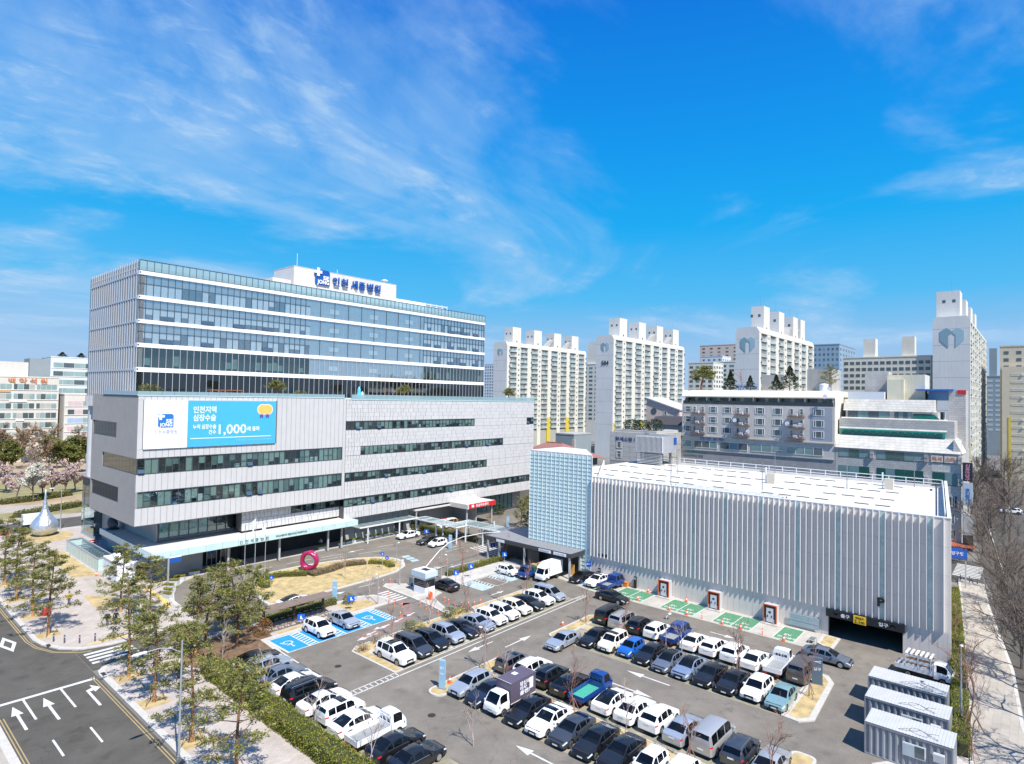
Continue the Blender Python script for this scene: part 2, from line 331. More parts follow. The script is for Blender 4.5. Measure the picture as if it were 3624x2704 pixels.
M_YEL = worn('yellow_road_paint', (0.40, 0.30, 0.14), (0.18, 0.155, 0.12), 0.85); M_BLUEP = worn('blue_bay_paint', (0.012, 0.26, 0.70), (0.10, 0.26, 0.5), 0.5)
M_GREENP = worn('green_bay_paint', (0.075, 0.235, 0.125), (0.26, 0.30, 0.22), 0.7, 2.0); M_TACT = mat('tactile_paving_yellow', (0.72, 0.46, 0.15), 0.8, 0, 0.12, 3)
M_PINKP = mat('faded_pink_lane_paint', (0.24, 0.16, 0.145), 0.85, 0, 0.25, 1.2); M_PBLUE = mat('faded_blue_paint', (0.36, 0.48, 0.56), 0.75, 0, 0.2, 1.5)
M_PARK = mat('park_lawn', (0.36, 0.27, 0.17), 0.95, 0, 0.35, 0.15, 0.4); M_GREEN = mat('mown_green_grass', (0.25, 0.22, 0.10), 0.95, 0, 0.25, 0.4, 0.4)
M_IRON = mat('cast_iron', (0.05, 0.045, 0.04), 0.7, 0.4, 0.2, 6); M_GRAV = mat('pale_gravel', (0.50, 0.46, 0.42), 0.95, 0, 0.25, 4, 0.6)
M_BLACK = mat('black_rubber', (0.015, 0.015, 0.016), 0.8, 0, 0.1, 3)

ground = struct('ground', MB().add([(-2500, -2500, -0.06), (3500, -2500, -0.06), (3500, 3500, -0.06), (-2500, 3500, -0.06)], [(0, 1, 2, 3)]), M_SOIL)
lot = struct('parking_lot', MB().sheet([(27.9, -40), (81.2, -40), (81.2, 7), (81.2, 66), (100, 66), (112, 99.4), (27, 99.4), (27, 71), (27.9, 60)], 0.0), M_ASPH)
drive = struct('entrance_drive', MB().sheet([(19.3, 71.4), (26.9, 71.4), (26.9, 78), (19.3, 78)], 0.0), M_ROAD)
road = struct('main_road', MB().sheet([(-9, -60), (19.2, -60), (19.2, 79.5), (16.8, 84), (16.8, 300), (-9, 300)], 0.004), M_ROAD)

def raised(name, poly, m, z=0.12, kerb=0.22, km=None, base=0.0):
    """pavement or island: a kerb ring (a real step) with the surface sheet a little inside it"""
    cx = sum(p[0] for p in poly) / len(poly); cy = sum(p[1] for p in poly) / len(poly)
    n = len(poly); a = sum(poly[i][0] * poly[(i + 1) % n][1] - poly[(i + 1) % n][0] * poly[i][1] for i in range(n))
    if a < 0: poly = poly[::-1]
    inner = []
    for i in range(n):
        p0, p1, p2 = (Vector(poly[i - 1]), Vector(poly[i]), Vector(poly[(i + 1) % n]))
        d1 = (p1 - p0).normalized(); d2 = (p2 - p1).normalized(); n1 = Vector((-d1.y, d1.x)); n2 = Vector((-d2.y, d2.x))
        b = (n1 + n2); b = b.normalized() if b.length > 1e-4 else n1; k = kerb / max(0.35, b.dot(n1)); inner.append(tuple(p1 + b * k))
    mb = MB(); vs = [(x, y, base - 0.04) for x, y in poly] + [(x, y, z) for x, y in poly] + [(x, y, z) for x, y in inner] + [(x, y, z - 0.03) for x, y in inner]
    fs = []
    for i in range(n):
        j = (i + 1) % n
        fs += [(i, j, n + j, n + i), (n + i, n + j, 2 * n + j, 2 * n + i), (2 * n + i, 2 * n + j, 3 * n + j, 3 * n + i)]
    o = struct(name, MB().sheet(inner, z - 0.012), m)
    k = put('kerb', mb.add(vs, fs), km or M_KERB, o); return o

def arc(cx, cy, r, a0, a1, n=6): return [(cx + r * math.cos(R(a0 + (a1 - a0) * i / n)), cy + r * math.sin(R(a0 + (a1 - a0) * i / n))) for i in range(n + 1)]
def rrect(x0, y0, x1, y1, r): return arc(x1 - r, y0 + r, r, -90, 0) + arc(x1 - r, y1 - r, r, 0, 90) + arc(x0 + r, y1 - r, r, 90, 180) + arc(x0 + r, y0 + r, r, 180, 270)

sidewalk = raised('sidewalk', [(19.35, -60), (19.35, 69.6)] + [(19.5, 70.6), (20.1, 71.4), (21.2, 71.7), (36, 71.6), (50.5, 71.2), (52.3, 70.2), (52.9, 68.4), (52.7, 65.9), (34.6, 65.9), (34.3, 62.2), (28.1, 62.0), (28.1, -60)], M_PINK, kerb=0.55)
plaza = raised('plaza', [(16.95, 148.5), (16.95, 84.5), (17.3, 82.2), (18.3, 79.6), (19.9, 77.8), (22.5, 77.0), (31.2, 76.8), (32.2, 77.6), (32.4, 79), (32.4, 84), (32.6, 87), (33.6, 90), (35.1, 93), (36.9, 95.2), (39.9, 96.8), (44, 97.0), (61, 96.7), (83.8, 97.2), (84, 104), (48, 104), (48, 148.5)], M_PINK, kerb=0.5)
island = raised('grass_island', [(40.3, 76.7), (40.5, 79), (41.5, 83.5), (42.6, 87), (43.9, 89.2), (45.6, 90.2), (47.9, 90.6), (52.8, 90.5), (58.1, 89.4), (62, 88.0), (64.6, 86.4), (66.2, 84.2), (66.6, 82.4), (66.1, 80.4), (64.7, 78.4), (61.7, 76.7), (57.7, 76.2), (50.2, 75.9), (44.9, 76.1), (41.2, 76.2)], M_DRY, kerb=0.45)
raised('booth_island', [(54.2, 57.2), (55.2, 57.6), (56.5, 61.2), (57.6, 63.4), (59.6, 64.0), (59.8, 67.6), (59.0, 70.4), (56.6, 73.0), (55.4, 72.2), (55.2, 66), (54.8, 61)], M_CONC, 0.14, 0.35)
raised('path', [(63.2, 65.0), (80.6, 65.0), (80.6, 69.9), (65.0, 69.9), (63.2, 68.2)], M_GREY)
raised('planting_strip', [(39.3, 48.9), (40.5, 48.9), (40.7, 54.8), (57, 54.8), (57.2, 57.2), (40.4, 57.2), (39.3, 56.4)], M_DRY)
raised('planting_strip', [(57.4, 55.0), (70.6, 55.0), (70.6, 56.6), (58.2, 56.8)], M_DRY)
raised('planting_strip', rrect(38.9, 41.9, 49.8, 43.9, 0.9), M_DRY)
raised('planting_strip', [(44.4, 13.5), (45.9, 13.5), (45.9, 41.8), (44.4, 41.8)], M_DRY, 0.1, 0.12)
raised('planting_strip', rrect(57.6, 42.1, 67.2, 43.8, 0.8), M_DRY)
raised('planting_strip', [(62.2, 17.6), (63.6, 17.6), (63.6, 42.0), (62.2, 42.0)], M_DRY, 0.1, 0.12)
raised('planting_strip', [(57.5, 17.3), (57.4, 15.8), (58.6, 14.8), (67.6, 15.3), (69.0, 16.1), (69.2, 17.0), (68.2, 17.5)], M_DRY, kerb=0.5)
raised('planting_strip', rrect(49.8, 13.0, 52.6, 14.9, 0.6), M_DRY)
raised('planting_strip', [(76.4, 17.5), (80.8, 17.6), (81.0, 19.6), (77.6, 19.4)], M_DRY, kerb=0.35)
struct('stall_paving', MB().sheet([(40.7, 48.9), (70.8, 48.9), (70.8, 54.8), (40.7, 54.8)], 0.006), M_STALL)
struct('stall_paving', MB().sheet([(39.9, 12), (44.4, 12), (44.4, 41.9), (39.9, 41.9)], 0.006), M_STALL)
struct('stall_paving', MB().sheet([(45.9, 12), (50.6, 12), (50.6, 41.9), (45.9, 41.9)], 0.006), M_STALL)
struct('stall_paving', MB().sheet([(57.5, 17.5), (62.2, 17.5), (62.2, 42.1), (57.5, 42.1)], 0.006), M_STALL)
struct('stall_paving', MB().sheet([(63.6, 17.5), (68.3, 17.5), (68.3, 42.1), (63.6, 42.1)], 0.006), M_STALL)
struct('stall_paving', MB().sheet([(28.2, 20), (33.2, 20), (33.2, 61.9), (28.2, 61.9)], 0.006), M_STALL)
apron = struct('charging_apron', MB().prism([(75.4, 19.4), (81.2, 19.4), (81.2, 66), (77.4, 66), (76.9, 55.5), (75.4, 50)], -0.02, 0.02), M_CONC)
struct('container_pad', MB().sheet([(53.4, 3), (57, 2.5), (72, 3.5), (72, 6.5), (60, 6.0), (55.0, 9.8), (53.2, 8)], 0.006), M_GRAV)
struct('mulch_bed', MB().sheet([(28.3, 62.4), (34.0, 62.6), (34.4, 66.2), (35.6, 66.4), (35.6, 71.0), (26.2, 71.0), (26.2, 64.5), (28.3, 63.4)], 0.115), M_MULCH)
struct('dry_lawn', MB().sheet([(36.4, 66.3), (45.2, 66.3), (45.2, 67.1), (36.4, 67.1)], 0.113), M_DRY)
struct('dry_lawn', MB().sheet([(46.2, 66.6), (50.8, 66.6), (50.2, 69.4), (46.4, 70.4)], 0.113), M_DRY)
struct('dry_lawn', MB().sheet([(26.2, 108.2), (29.2, 107.2), (29.4, 127), (27.0, 127.5)], 0.113), M_DRY)
struct('dry_lawn', MB().sheet([(24.6, 90), (27.2, 88.8), (28.6, 93), (25.0, 98.0)], 0.113), M_DRY)
struct('dry_lawn', MB().sheet([(30 + 4.2 * math.cos(t / 16 * 6.283), 142 + 5.6 * math.sin(t / 16 * 6.283)) for t in range(16)], 0.113), M_DRY)
struct('pale_path', MB().sheet([(23.4, 84.5), (26.6, 83.6), (30.3, 100), (31.0, 107), (27.2, 107.2), (26.4, 97)], 0.1125), M_SLAB)
# left roadside, right-hand street, park
raised('pavement', [(11.1, -60), (11.1, 66.2), (10.4, 67.6), (8, 68), (2, 68), (2, -60)], M_SLAB, kerb=0.6)
struct('side_street', MB().sheet([(60, -12), (70, 0.6), (118, 5.2), (124, 6.2), (215, 14), (320, 14), (320, -80), (60, -80)], 0.002), M_ROAD)
struct('back_street', MB().sheet([(121.5, 6.2), (137, 7.5), (137, 110), (121.5, 110)], 0.003), M_ROAD)
right_walk = raised('pavement', [(50, 3.2), (52, -2), (70, 0.8), (84, 1.8), (108, 4.9), (121, 6.2), (122, 9.6), (112, 8.6), (89, 6.6), (74, 5.2), (63, 4.2)], M_SLAB, kerb=0.3)
struct('planting_bed', MB().sheet([(62, 4.4), (74, 5.3), (89, 6.7), (113, 8.8), (113, 10.2), (96, 8.6), (81.4, 6.9), (72.2, 6.9), (60, 6.0)], 0.008), mat('bed_soil', (0.34, 0.24, 0.17), 0.95, 0, 0.35, 1.5, 0.5))
park = struct('park_ground', MB().sheet([(-60, 166), (150, 166), (150, 420), (-60, 420)], -0.03), M_PARK)
struct('cross_street', MB().sheet([(-9, 149), (150, 149), (150, 160), (-9, 160)], -0.01), M_ROAD)
struct('park_path', MB().sheet([(-20, 160.5), (60, 160.5), (62, 163), (40, 165.5), (8, 171), (-20, 174)], -0.012), M_SLAB)
struct('park_path', MB().sheet([(20, 178), (60, 170), (66, 173), (30, 186), (0, 196), (0, 190)], -0.012), M_SLAB)
struct('park_grass', MB().sheet([(30, 168), (60, 163.6), (62, 168.4), (20, 177), (-6, 184), (-10, 178)], -0.016), M_GREEN)
struct('park_grass', MB().sheet([(30, 200), (80, 184), (84, 214), (50, 240), (30, 230)], -0.016), M_GREEN)

# ---------------------------------------------------------------- painted markings (each its own piece of the surface it lies on)
def mark(parent, x0, y0, x1, y1, m=None, z=0.009, name='road_marking'): return put(name, MB().sheet([(x0, y0), (x1, y0), (x1, y1), (x0, y1)], z), m or M_WHITE, parent)
def markp(parent, poly, m=None, z=0.009, name='road_marking'): return put(name, MB().sheet(poly, z), m or M_WHITE, parent)
def seg(parent, a, b, wd, m=None, z=0.009):
    a = Vector(a); b = Vector(b); d = (b - a).normalized(); n = Vector((-d.y, d.x)) * wd / 2
    return markp(parent, [tuple(a - n), tuple(b - n), tuple(b + n), tuple(a + n)], m, z)
mark(road, 11.7, 69.05, 19.0, 69.5)
for x in (13.35, 16.15): mark(road, x - 0.09, 64.2, x + 0.09, 69.05)
for x in (13.5, 16.05):
    for y in (56.3, 48.0, 39.7): mark(road, x - 0.08, y, x + 0.08, y + 3.2)
for x in (12.45, 14.65):
    markp(road, [(x - 0.11, 62.8), (x + 0.11, 62.8), (x + 0.11, 66.2), (x + 0.42, 66.2), (x, 68.2), (x - 0.42, 66.2), (x - 0.11, 66.2)])
markp(road, [(17.6, 63), (17.82, 63), (17.82, 66.6), (18.15, 66.6), (18.15, 66.2), (18.75, 66.9), (18.15, 68.1), (18.15, 67.3), (17.6, 67.0)])
for dx in (0.0, 0.22):
    seg(road, (18.95 - dx, -30), (18.95 - dx, 69.8), 0.08, M_YEL); seg(road, (11.3 + dx, -30), (11.3 + dx, 66.3), 0.08, M_YEL); seg(road, (16.6 - dx, 84.6), (16.6 - dx, 140), 0.1, M_YEL)
    pts = [(16.6 - dx, 84.6), (16.9 - dx, 82.0), (17.9 - dx, 79.2), (19.6, 77.35 - dx), (20.6, 76.9 - dx)]
    for a, b in zip(pts, pts[1:]): seg(road, a, b, 0.1, M_YEL, 0.010)
for y in (76.1, 75.15, 74.2, 73.25): mark(drive, 19.7, y - 0.26, 24.0, y + 0.26)
markp(road, [(14.2, 85.2), (14.95, 82.4), (15.7, 85.2), (14.95, 88.0)]); markp(road, [(14.55, 85.2), (14.95, 83.7), (15.35, 85.2), (14.95, 86.7)], M_ROAD, 0.013, 'road_patch')
mo = [(14.9 + 0.75 * math.cos(t / 20 * 6.283), 95.5 + 3.2 * math.sin(t / 20 * 6.283)) for t in range(20)]; mi_ = [(14.9 + 0.58 * math.cos(t / 20 * 6.283), 95.5 + 2.8 * math.sin(t / 20 * 6.283)) for t in range(20)]
markp(road, mo); markp(road, mi_, M_ROAD, 0.013, 'road_patch')
text('road_marking', '30', 1.1, M_WHITE, road, (14.45, 93.6, 0.016), (0, 0, 0), 0.03, 0.0005).scale = (0.75, 3.4, 1)
# lot lines
seg(lot, (33.7, 48.2), (73, 48.3), 0.15); seg(lot, (34.0, 49.0), (72.6, 49.0), 0.12)
for i in range(9): seg(lot, (34.4 + i * 0.62, 48.2), (34.4 + i * 0.62, 49.0), 0.12)
for i in range(8): seg(lot, (70.9 + i * 0.3, 48.3), (70.9 + i * 0.3, 49.0), 0.1)
seg(lot, (33.75, 49.0), (34.3, 65.6), 0.15); seg(lot, (33.1, 49.4), (33.6, 61.8), 0.12)
for i in range(7): seg(lot, (33.2, 50 + i * 0.9), (33.75, 50 + i * 0.9), 0.1)
for i in range(6): seg(lot, (33.5, 62.4 + i * 0.55), (34.2, 62.4 + i * 0.55), 0.1)
text('road_marking', '병원방문객전용', 0.8, M_WHITE, lot, (54.0, 49.85, 0.012), (0, 0, R(180)), 0.012, 0.0005, 8.4)
def arrow(parent, x, y, ang, ln=3.6, m=None, z=0.009, hw=0.42):
    c, s = math.cos(R(ang)), math.sin(R(ang))
    P = [(0, -0.09), (ln * 0.62, -0.09), (ln * 0.62, -hw), (ln, 0), (ln * 0.62, hw), (ln * 0.62, 0.09), (0, 0.09)]
    return markp(parent, [(x + a * c - b * s, y + a * s + b * c) for a, b in P], m, z)
arrow(lot, 38.0, 27.6, 90, 4.2); arrow(lot, 56.05, 27.3, 90, 4.8); arrow(lot, 52.65, 32.2, -90, 4.8); arrow(lot, 51.8, 45.1, 0, 4.6); arrow(lot, 52.0, 47.2, 180, 4.0); arrow(lot, 72.3, 30, -90, 3.0)
arrow(lot, 33.4, 57.6, 90, 1.8); arrow(lot, 44.5, 58.6, 180, 3.0); arrow(lot, 47.0, 59.9, 180, 2.2); arrow(lot, 47.6, 74.4, 0, 3.0); arrow(lot, 66.5, 92.4, 180, 3.4); arrow(lot, 49.5, 93.4, 180, 3.0)
arrow(lot, 63.5, 58.4, 0, 3.0); arrow(lot, 72.0, 66.8 + 6, 180, 3.0)
for x0, y0, x1, y1 in ((44.5, 93.6, 49, 93.5), (52, 93.3, 56.4, 93.1), (58, 92.7, 62, 92.2), (57, 91.4, 61, 90.9), (64, 90.4, 68, 89.4), (69, 91.8, 72.5, 91.6), (66.5, 74.0, 71, 73.8), (72, 72.6, 76, 72.4), (53, 74.6, 55.6, 74.5), (37, 91.5, 40, 92.8)): seg(lot, (x0, y0), (x1, y1), 0.13)
for a, b, wd in (((42.0, 58.8), (50.5, 60.4), 1.3), ((50.5, 60.4), (53.6, 64.4), 1.2), ((53.2, 64.0), (53.6, 70.4), 1.2)): seg(lot, a, b, wd, M_PINKP, 0.006)
for i in range(4): arrow(lot, 52.0 - i * 2.4, 60.9 - i * 0.5, 192, 1.7, None, 0.010, 0.3)
for i in range(7): mark(lot, 50.6 + i * 0.62, 66.6, 51.0 + i * 0.62, 71.0) if i < 1 else mark(lot, 53.1 + 0.0, 65.2 + i * 0.8, 55.0, 65.6 + i * 0.8)
for i in range(3): markp(lot, [(67.2 + i * 0.3, 79.6 + i * 1.5), (68.6 + i * 0.3, 79.4 + i * 1.5), (68.9 + i * 0.3, 80.5 + i * 1.5), (67.5 + i * 0.3, 80.7 + i * 1.5)], M_PBLUE, 0.009)
text('road_marking', '병원', 1.3, M_WHITE, lot, (68.5, 74.6, 0.012), (0, 0, R(180)), 0.02, 0.0005)
for i in range(9): seg(lot, (75.6, 80.6 + i * 1.55), (80.4, 80.6 + i * 1.55), 0.11)
for i in range(6): seg(lot, (79.8 + i * 0.9, 72.4), (81.0 + i * 0.9, 79.6), 0.4)
# disabled bays: blue with white frame, hatch and wheelchair mark
def wheelchair(parent, x, y, s, ang, m=None, z=0.016):
    c, q = math.cos(R(ang)), math.sin(R(ang)); T = lambda p: (x + s * (p[0] * c - p[1] * q), y + s * (p[0] * q + p[1] * c))
    mb = MB(); ring = [(0.36 * math.cos(R(t)), 0.36 * math.sin(R(t)) - 0.2) for t in range(110, 341, 20)]; rin = [(0.26 * math.cos(R(t)), 0.26 * math.sin(R(t)) - 0.2) for t in range(110, 341, 20)]
    for i in range(len(ring) - 1): mb.add([(*T(ring[i]), z), (*T(ring[i + 1]), z), (*T(rin[i + 1]), z), (*T(rin[i]), z)], [(0, 1, 2, 3)])
    for P in ([(-0.07, 0.45), (0.05, 0.45), (0.07, -0.12), (-0.07, -0.12)], [(-0.07, -0.12), (0.33, -0.12), (0.33, -0.02), (-0.07, -0.02)], [(0.24, -0.12), (0.34, -0.08), (0.48, -0.5), (0.38, -0.54)], [(0.0, 0.24), (0.28, 0.24), (0.28, 0.14), (0.0, 0.14)], [(0.1 * math.cos(t / 8 * 6.283) - 0.01, 0.1 * math.sin(t / 8 * 6.283) + 0.6) for t in range(8)]):
        mb.sheet([T(p) for p in P], z)
    for i, f in enumerate(mb.f):
        v = [mb.v[k] for k in f]; 
        if (v[1][0] - v[0][0]) * (v[2][1] - v[0][1]) - (v[1][1] - v[0][1]) * (v[2][0] - v[0][0]) < 0: mb.f[i] = f[::-1]
    return put('wheelchair_mark', mb, m or M_WHITE, parent)
mark(lot, 34.55, 61.15, 49.2, 65.85, M_WHITE, 0.007)
xs = 34.7
for k in range(4):
    mark(lot, xs + 0.08, 61.3, xs + 2.45, 65.7, M_BLUEP, 0.011, 'parking_bay'); wheelchair(lot, xs + 1.25, 63.4, 1.55, 180)
    mark(lot, xs + 2.57, 61.3, xs + 3.56, 65.7, M_BLUEP, 0.011, 'parking_bay')
    for j in range(8):
        y = 61.35 + j * 0.56; markp(lot, [(xs + 2.57, y), (xs + 3.56, y + 0.28), (xs + 3.56, y + 0.5), (xs + 2.57, y + 0.22)], M_WHITE, 0.015)
    mark(lot, xs + 0.9, 61.16, xs + 1.8, 61.32, M_PBLUE, 0.018)
    xs += 3.62
for k in range(3):
    x = 64.4 + k * 3.1
    mark(lot, x, 60.6, x + 2.3, 64.9, M_WHITE, 0.007); mark(lot, x + 0.1, 60.7, x + 2.2, 64.8, M_PBLUE if k != 1 else M_ASPH, 0.011, 'parking_bay')
    if k != 1: wheelchair(lot, x + 1.15, 62.7, 1.5, 180)
    for j in range(7): markp(lot, [(x + 2.35, 60.7 + j * 0.6), (x + 3.05, 61.0 + j * 0.6), (x + 3.05, 61.2 + j * 0.6), (x + 2.35, 60.9 + j * 0.6)], M_WHITE, 0.009)
# EV bays
for y0, nb in ((41.5, 2), (33.9, 2), (26.6, 2), (21.5, 1), (48.6, 1)):
    mark(apron, 75.9, y0 - 0.08, 80.5, y0 + nb * 2.36 + 0.08, M_WHITE, 0.026)
    for k in range(nb):
        a = y0 + k * 2.36; mark(apron, 76.02, a + 0.06, 80.38, a + 2.30, M_GREENP, 0.030, 'parking_bay')
        text('bay_lettering', 'EV', 0.75, M_WHITE, apron, (77.6, a + 1.62, 0.034), (0, 0, R(-90)), 0.02, 0.0005); text('bay_lettering', '전기충전', 0.62, M_WHITE, apron, (76.6, a + 2.12, 0.034), (0, 0, R(-90)), 0.015, 0.0005)
mark(apron, 77.0, 51.6, 81.0, 54.2, M_WHITE, 0.026); mark(apron, 77.1, 51.7, 80.9, 54.1, M_BLUEP, 0.030, 'parking_bay')
for x, y in ((36.4, 54.5), (36.5, 40.2), (72.7, 36.0), (41.0, 92.5), (67, 88)):
    put('manhole_cover', MB().sheet([(x + 0.36 * math.cos(t / 16 * 6.283), y + 0.36 * math.sin(t / 16 * 6.283)) for t in range(16)], 0.012), M_IRON, lot)
for x, y in ((19.5, 69.0), (17.6, 81.0)): put('drain_grate', MB().sheet([(x, y), (x + 0.35, y), (x + 0.35, y + 0.9), (x, y + 0.9)], 0.125), M_IRON, sidewalk if y < 70 else plaza)
for poly in ([(20.6, 78.6), (24.6, 78.2), (24.6, 78.6), (20.8, 79.0)], [(20.4, 71.0), (24.4, 71.0), (24.4, 71.4), (20.4, 71.4)], [(31.6, 95.6), (32.2, 95.6), (32.0, 88.2), (31.4, 88.2)], [(31.4, 88.2), (32.1, 88.2), (31.2, 84.4), (30.5, 84.6)]):
    markp(plaza if poly[0][1] > 72 else sidewalk, poly, M_TACT, 0.1165, 'tactile_paving')
ss = bpy.data.objects['side_street']
for i in range(9): markp(ss, [(124.2 + i * 1.1, 6.9), (124.8 + i * 1.1, 6.9), (125.2 + i * 1.1, 10.6), (124.6 + i * 1.1, 10.6)], M_WHITE, 0.0065 + 0.006)
seg(ss, (130, 4.0), (205, 10.6), 0.15, M_WHITE)
# tree pits on the pavement (dry grass squares)
PITS = [(18.5, 85.1), (18.7, 93.3), (18.6, 102.0), (18.9, 111.0), (21.1, 67.0), (21.0, 60.0), (20.7, 51.0), (20.8, 43.0)]
for x, y in PITS: put('tree_pit', MB().sheet([(x - 1.1, y - 1.0), (x + 1.1, y - 1.0), (x + 1.1, y + 1.0), (x - 1.1, y + 1.0)], 0.114), M_DRY, sidewalk if y < 70 else plaza)
# ================================================================== HOSPITAL
M_WALLP = mat('pale_grey_metal_panel', (0.545, 0.535, 0.535), 0.45, 0.0, 0.04, 0.6, streak=0.05); M_JOINT = mat('dark_joint', (0.10, 0.10, 0.11), 0.8, 0, 0.05)
M_SPAN = mat('white_spandrel', (0.78, 0.78, 0.80), 0.35, 0, 0.04, 0.8); M_MULL = mat('dark_mullion', (0.10, 0.12, 0.14), 0.4, 0.5, 0.05)
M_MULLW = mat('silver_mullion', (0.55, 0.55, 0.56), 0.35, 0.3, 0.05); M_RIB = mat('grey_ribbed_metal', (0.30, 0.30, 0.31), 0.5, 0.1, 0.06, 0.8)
M_FIN = mat('silver_fin', (0.56, 0.57, 0.60), 0.4, 0.1, 0.06, 0.8); M_TEAL = mat('pale_teal_glass_band', (0.50, 0.66, 0.65), 0.18, 0, 0.08, 0.8)
M_ROOFW = mat('pale_roof_membrane', (0.60, 0.58, 0.55), 0.8, 0, 0.12, 0.5, streak=0); M_STONE = mat('grey_stone_wall', (0.42, 0.42, 0.42), 0.7, 0, 0.1, 0.7)
M_CORE = mat('dark_interior', (0.035, 0.04, 0.045), 0.9, 0, 0.2, 0.8); M_BLIND = mat('pale_blind', (0.50, 0.57, 0.56), 0.8, 0, 0.08, 1.0)
M_CURT = mat('white_curtain', (0.88, 0.90, 0.90), 0.85, 0, 0.08, 2.0); M_DBLIND = mat('grey_green_blind', (0.24, 0.31, 0.32), 0.8, 0, 0.15, 1.0)
M_BLUEL = mat('sign_blue', (0.012, 0.085, 0.36), 0.35, 0, 0.04, 2); M_SKYB = mat('banner_sky_blue', (0.060, 0.42, 0.86), 0.5, 0, 0.03, 1)
M_SIGNW = mat('sign_white', (0.80, 0.81, 0.86), 0.5, 0, 0.02, 1); M_LOGO = mat('logo_blue', (0.020, 0.17, 0.52), 0.5, 0, 0.03, 1); M_GTXT = mat('grey_lettering', (0.36, 0.40, 0.52), 0.6, 0, 0.0)
M_DKTX = mat('dark_green_lettering', (0.03, 0.10, 0.11), 0.5, 0, 0.0); M_GOLD = mat('medal_gold', (0.90, 0.50, 0.12), 0.5, 0, 0.03); M_PURP = mat('ribbon_purple', (0.10, 0.08, 0.36), 0.6, 0, 0.03)
M_WOODD = mat('dark_wood', (0.13, 0.07, 0.045), 0.7, 0, 0.2, 3)
G_UP = glass('curtain_wall_glass', (0.92, 0.97, 0.99), 0.36, 0.012, 0.015, 0.90, (0.40, 0.48, 0.54)); G_LOW = glass('strip_window_glass', (0.82, 0.90, 0.88), 0.13, 0.012, 0.02, 0.92, (0.05, 0.08, 0.08))
G_UPC = glass('ward_room_glass', (0.92, 0.96, 0.98), 0.34, 0.012, 0.015, 0.92, (0.40, 0.48, 0.54)); G_TEALG = glass('teal_glass', (0.60, 0.80, 0.78), 0.10, 0.03, 0.02, 0.55, (0.22, 0.42, 0.42)); G_DARK = glass('dark_glass', (0.30, 0.36, 0.36), 0.10, 0.02, 0.03, 0.55, (0.015, 0.02, 0.022))
G_PAR = glass('parapet_glass', (0.72, 0.86, 0.88), 0.12, 0.02, 0.02, 0.45, (0.40, 0.56, 0.60))

rng = random.Random(11)
hosp = thing('hospital_building', 'large pale grey hospital with glass ward block above a panelled podium and blue rooftop sign', 'hospital', (30.6, 97.0, 0))
YF = 97.0
# ---- podium core and wall bands (front face at Y 97.10; panels stand 0.10 proud)
core = put('podium_core', MB().box(31.6, 98.4, 8.7, 120.0, 118, 26.9).box(38.1, 118.001, 8.7, 120.0, 139, 26.9).box(48, 100.6, 0, 120, 139, 8.699).box(31.6, 98.0, 26.901, 120.3, 118, 27.05).box(38.1, 118.001, 26.901, 120.3, 139, 27.05), [M_CORE], hosp)
put('terrace_floor', MB().box(30.7, 97.15, 27.06, 120.7, 118, 27.2).box(35.3, 118.001, 27.06, 120.7, 139.5, 27.2), M_ROOFW, hosp)
wl_ = MB()   # backing behind the panels, split by the window strips
def band(x0, x1, z0, z1, y=97.10, y2=98.4): wl_.box(x0, y, z0, x1, y2, z1)
XL, XD, XR = 30.62, 65.2, 120.9
for z0, z1 in ((8.7, 11.2), (13.5, 16.0), (18.3, 27.3)): band(XL, XD - 0.02, z0, z1)
band(64.55, XD - 0.02, 11.2, 13.5); band(64.55, XD - 0.02, 16.0, 18.3)
STR = [(55.5, 119.5, 7.1, 8.6), (65.4, 103.6, 11.8, 13.45), (68.6, 109.2, 16.6, 18.25), (65.4, 99.3, 21.4, 23.05)]
zz = [8.7, 11.8, 13.45, 16.6, 18.25, 21.4, 23.05, 27.0]
for a, b in ((8.7, 11.8), (13.45, 16.6), (18.25, 21.4), (23.05, 27.0)): band(XD + 0.02, XR, a, b)
band(103.6, XR, 11.8, 13.45); band(XD + 0.02, 68.6, 16.6, 18.25); band(109.2, XR, 16.6, 18.25); band(99.3, 118.1, 21.4, 23.05)
band(XD + 0.02, XR, 4.9, 7.1); band(119.5, XR, 7.1, 8.7); band(XD + 0.02, 119.5, 8.6, 8.7)
band(46.8, XD, 5.3, 7.1, 98.6, 100.5); band(46.8, 55.5, 7.1, 8.7, 98.6, 100.5); band(46.8, XD, 8.6, 8.7, 98.6, 100.5)
wall = put('podium_wall', wl_, M_JOINT, hosp)
put('podium_side_wall', MB().box(120.9, 97.1, 4.9, 121.0, 139, 27.0), M_WALLP, hosp)
# tall vertical panels, left wing
def bandpanels(x0, x1, pitch, z0, z1, y0, m, gap=0.045, name='wall_panel', tgt=None):
    n = max(1, round((x1 - x0) / pitch)); p = (x1 - x0) / n
    for i in range(n):
        d = rng.uniform(0, 0.012)
        piece(name, wall, m, x0 + i * p + gap / 2, y0 - 0.0 - d, z0, x0 + (i + 1) * p - gap / 2, y0 + 0.10, z1)
for z0, z1 in ((8.7, 11.17), (13.53, 15.97)): bandpanels(XL, XD - 0.65, 0.85, z0 + 0.01, z1, YF, M_WALLP)
bandpanels(XL, 51.6, 0.85, 18.33, 19.55, YF, M_WALLP); bandpanels(XL, 51.6, 0.85, 26.75, 27.3, YF, M_WALLP); bandpanels(51.62, XD - 0.65, 0.88, 18.33, 27.3, YF, M_WALLP)
bandpanels(XD - 0.63, XD - 0.03, 0.6, 8.71, 27.3, YF, M_WALLP); bandpanels(XL, 31.3, 0.7, 19.57, 26.73, YF, M_WALLP)
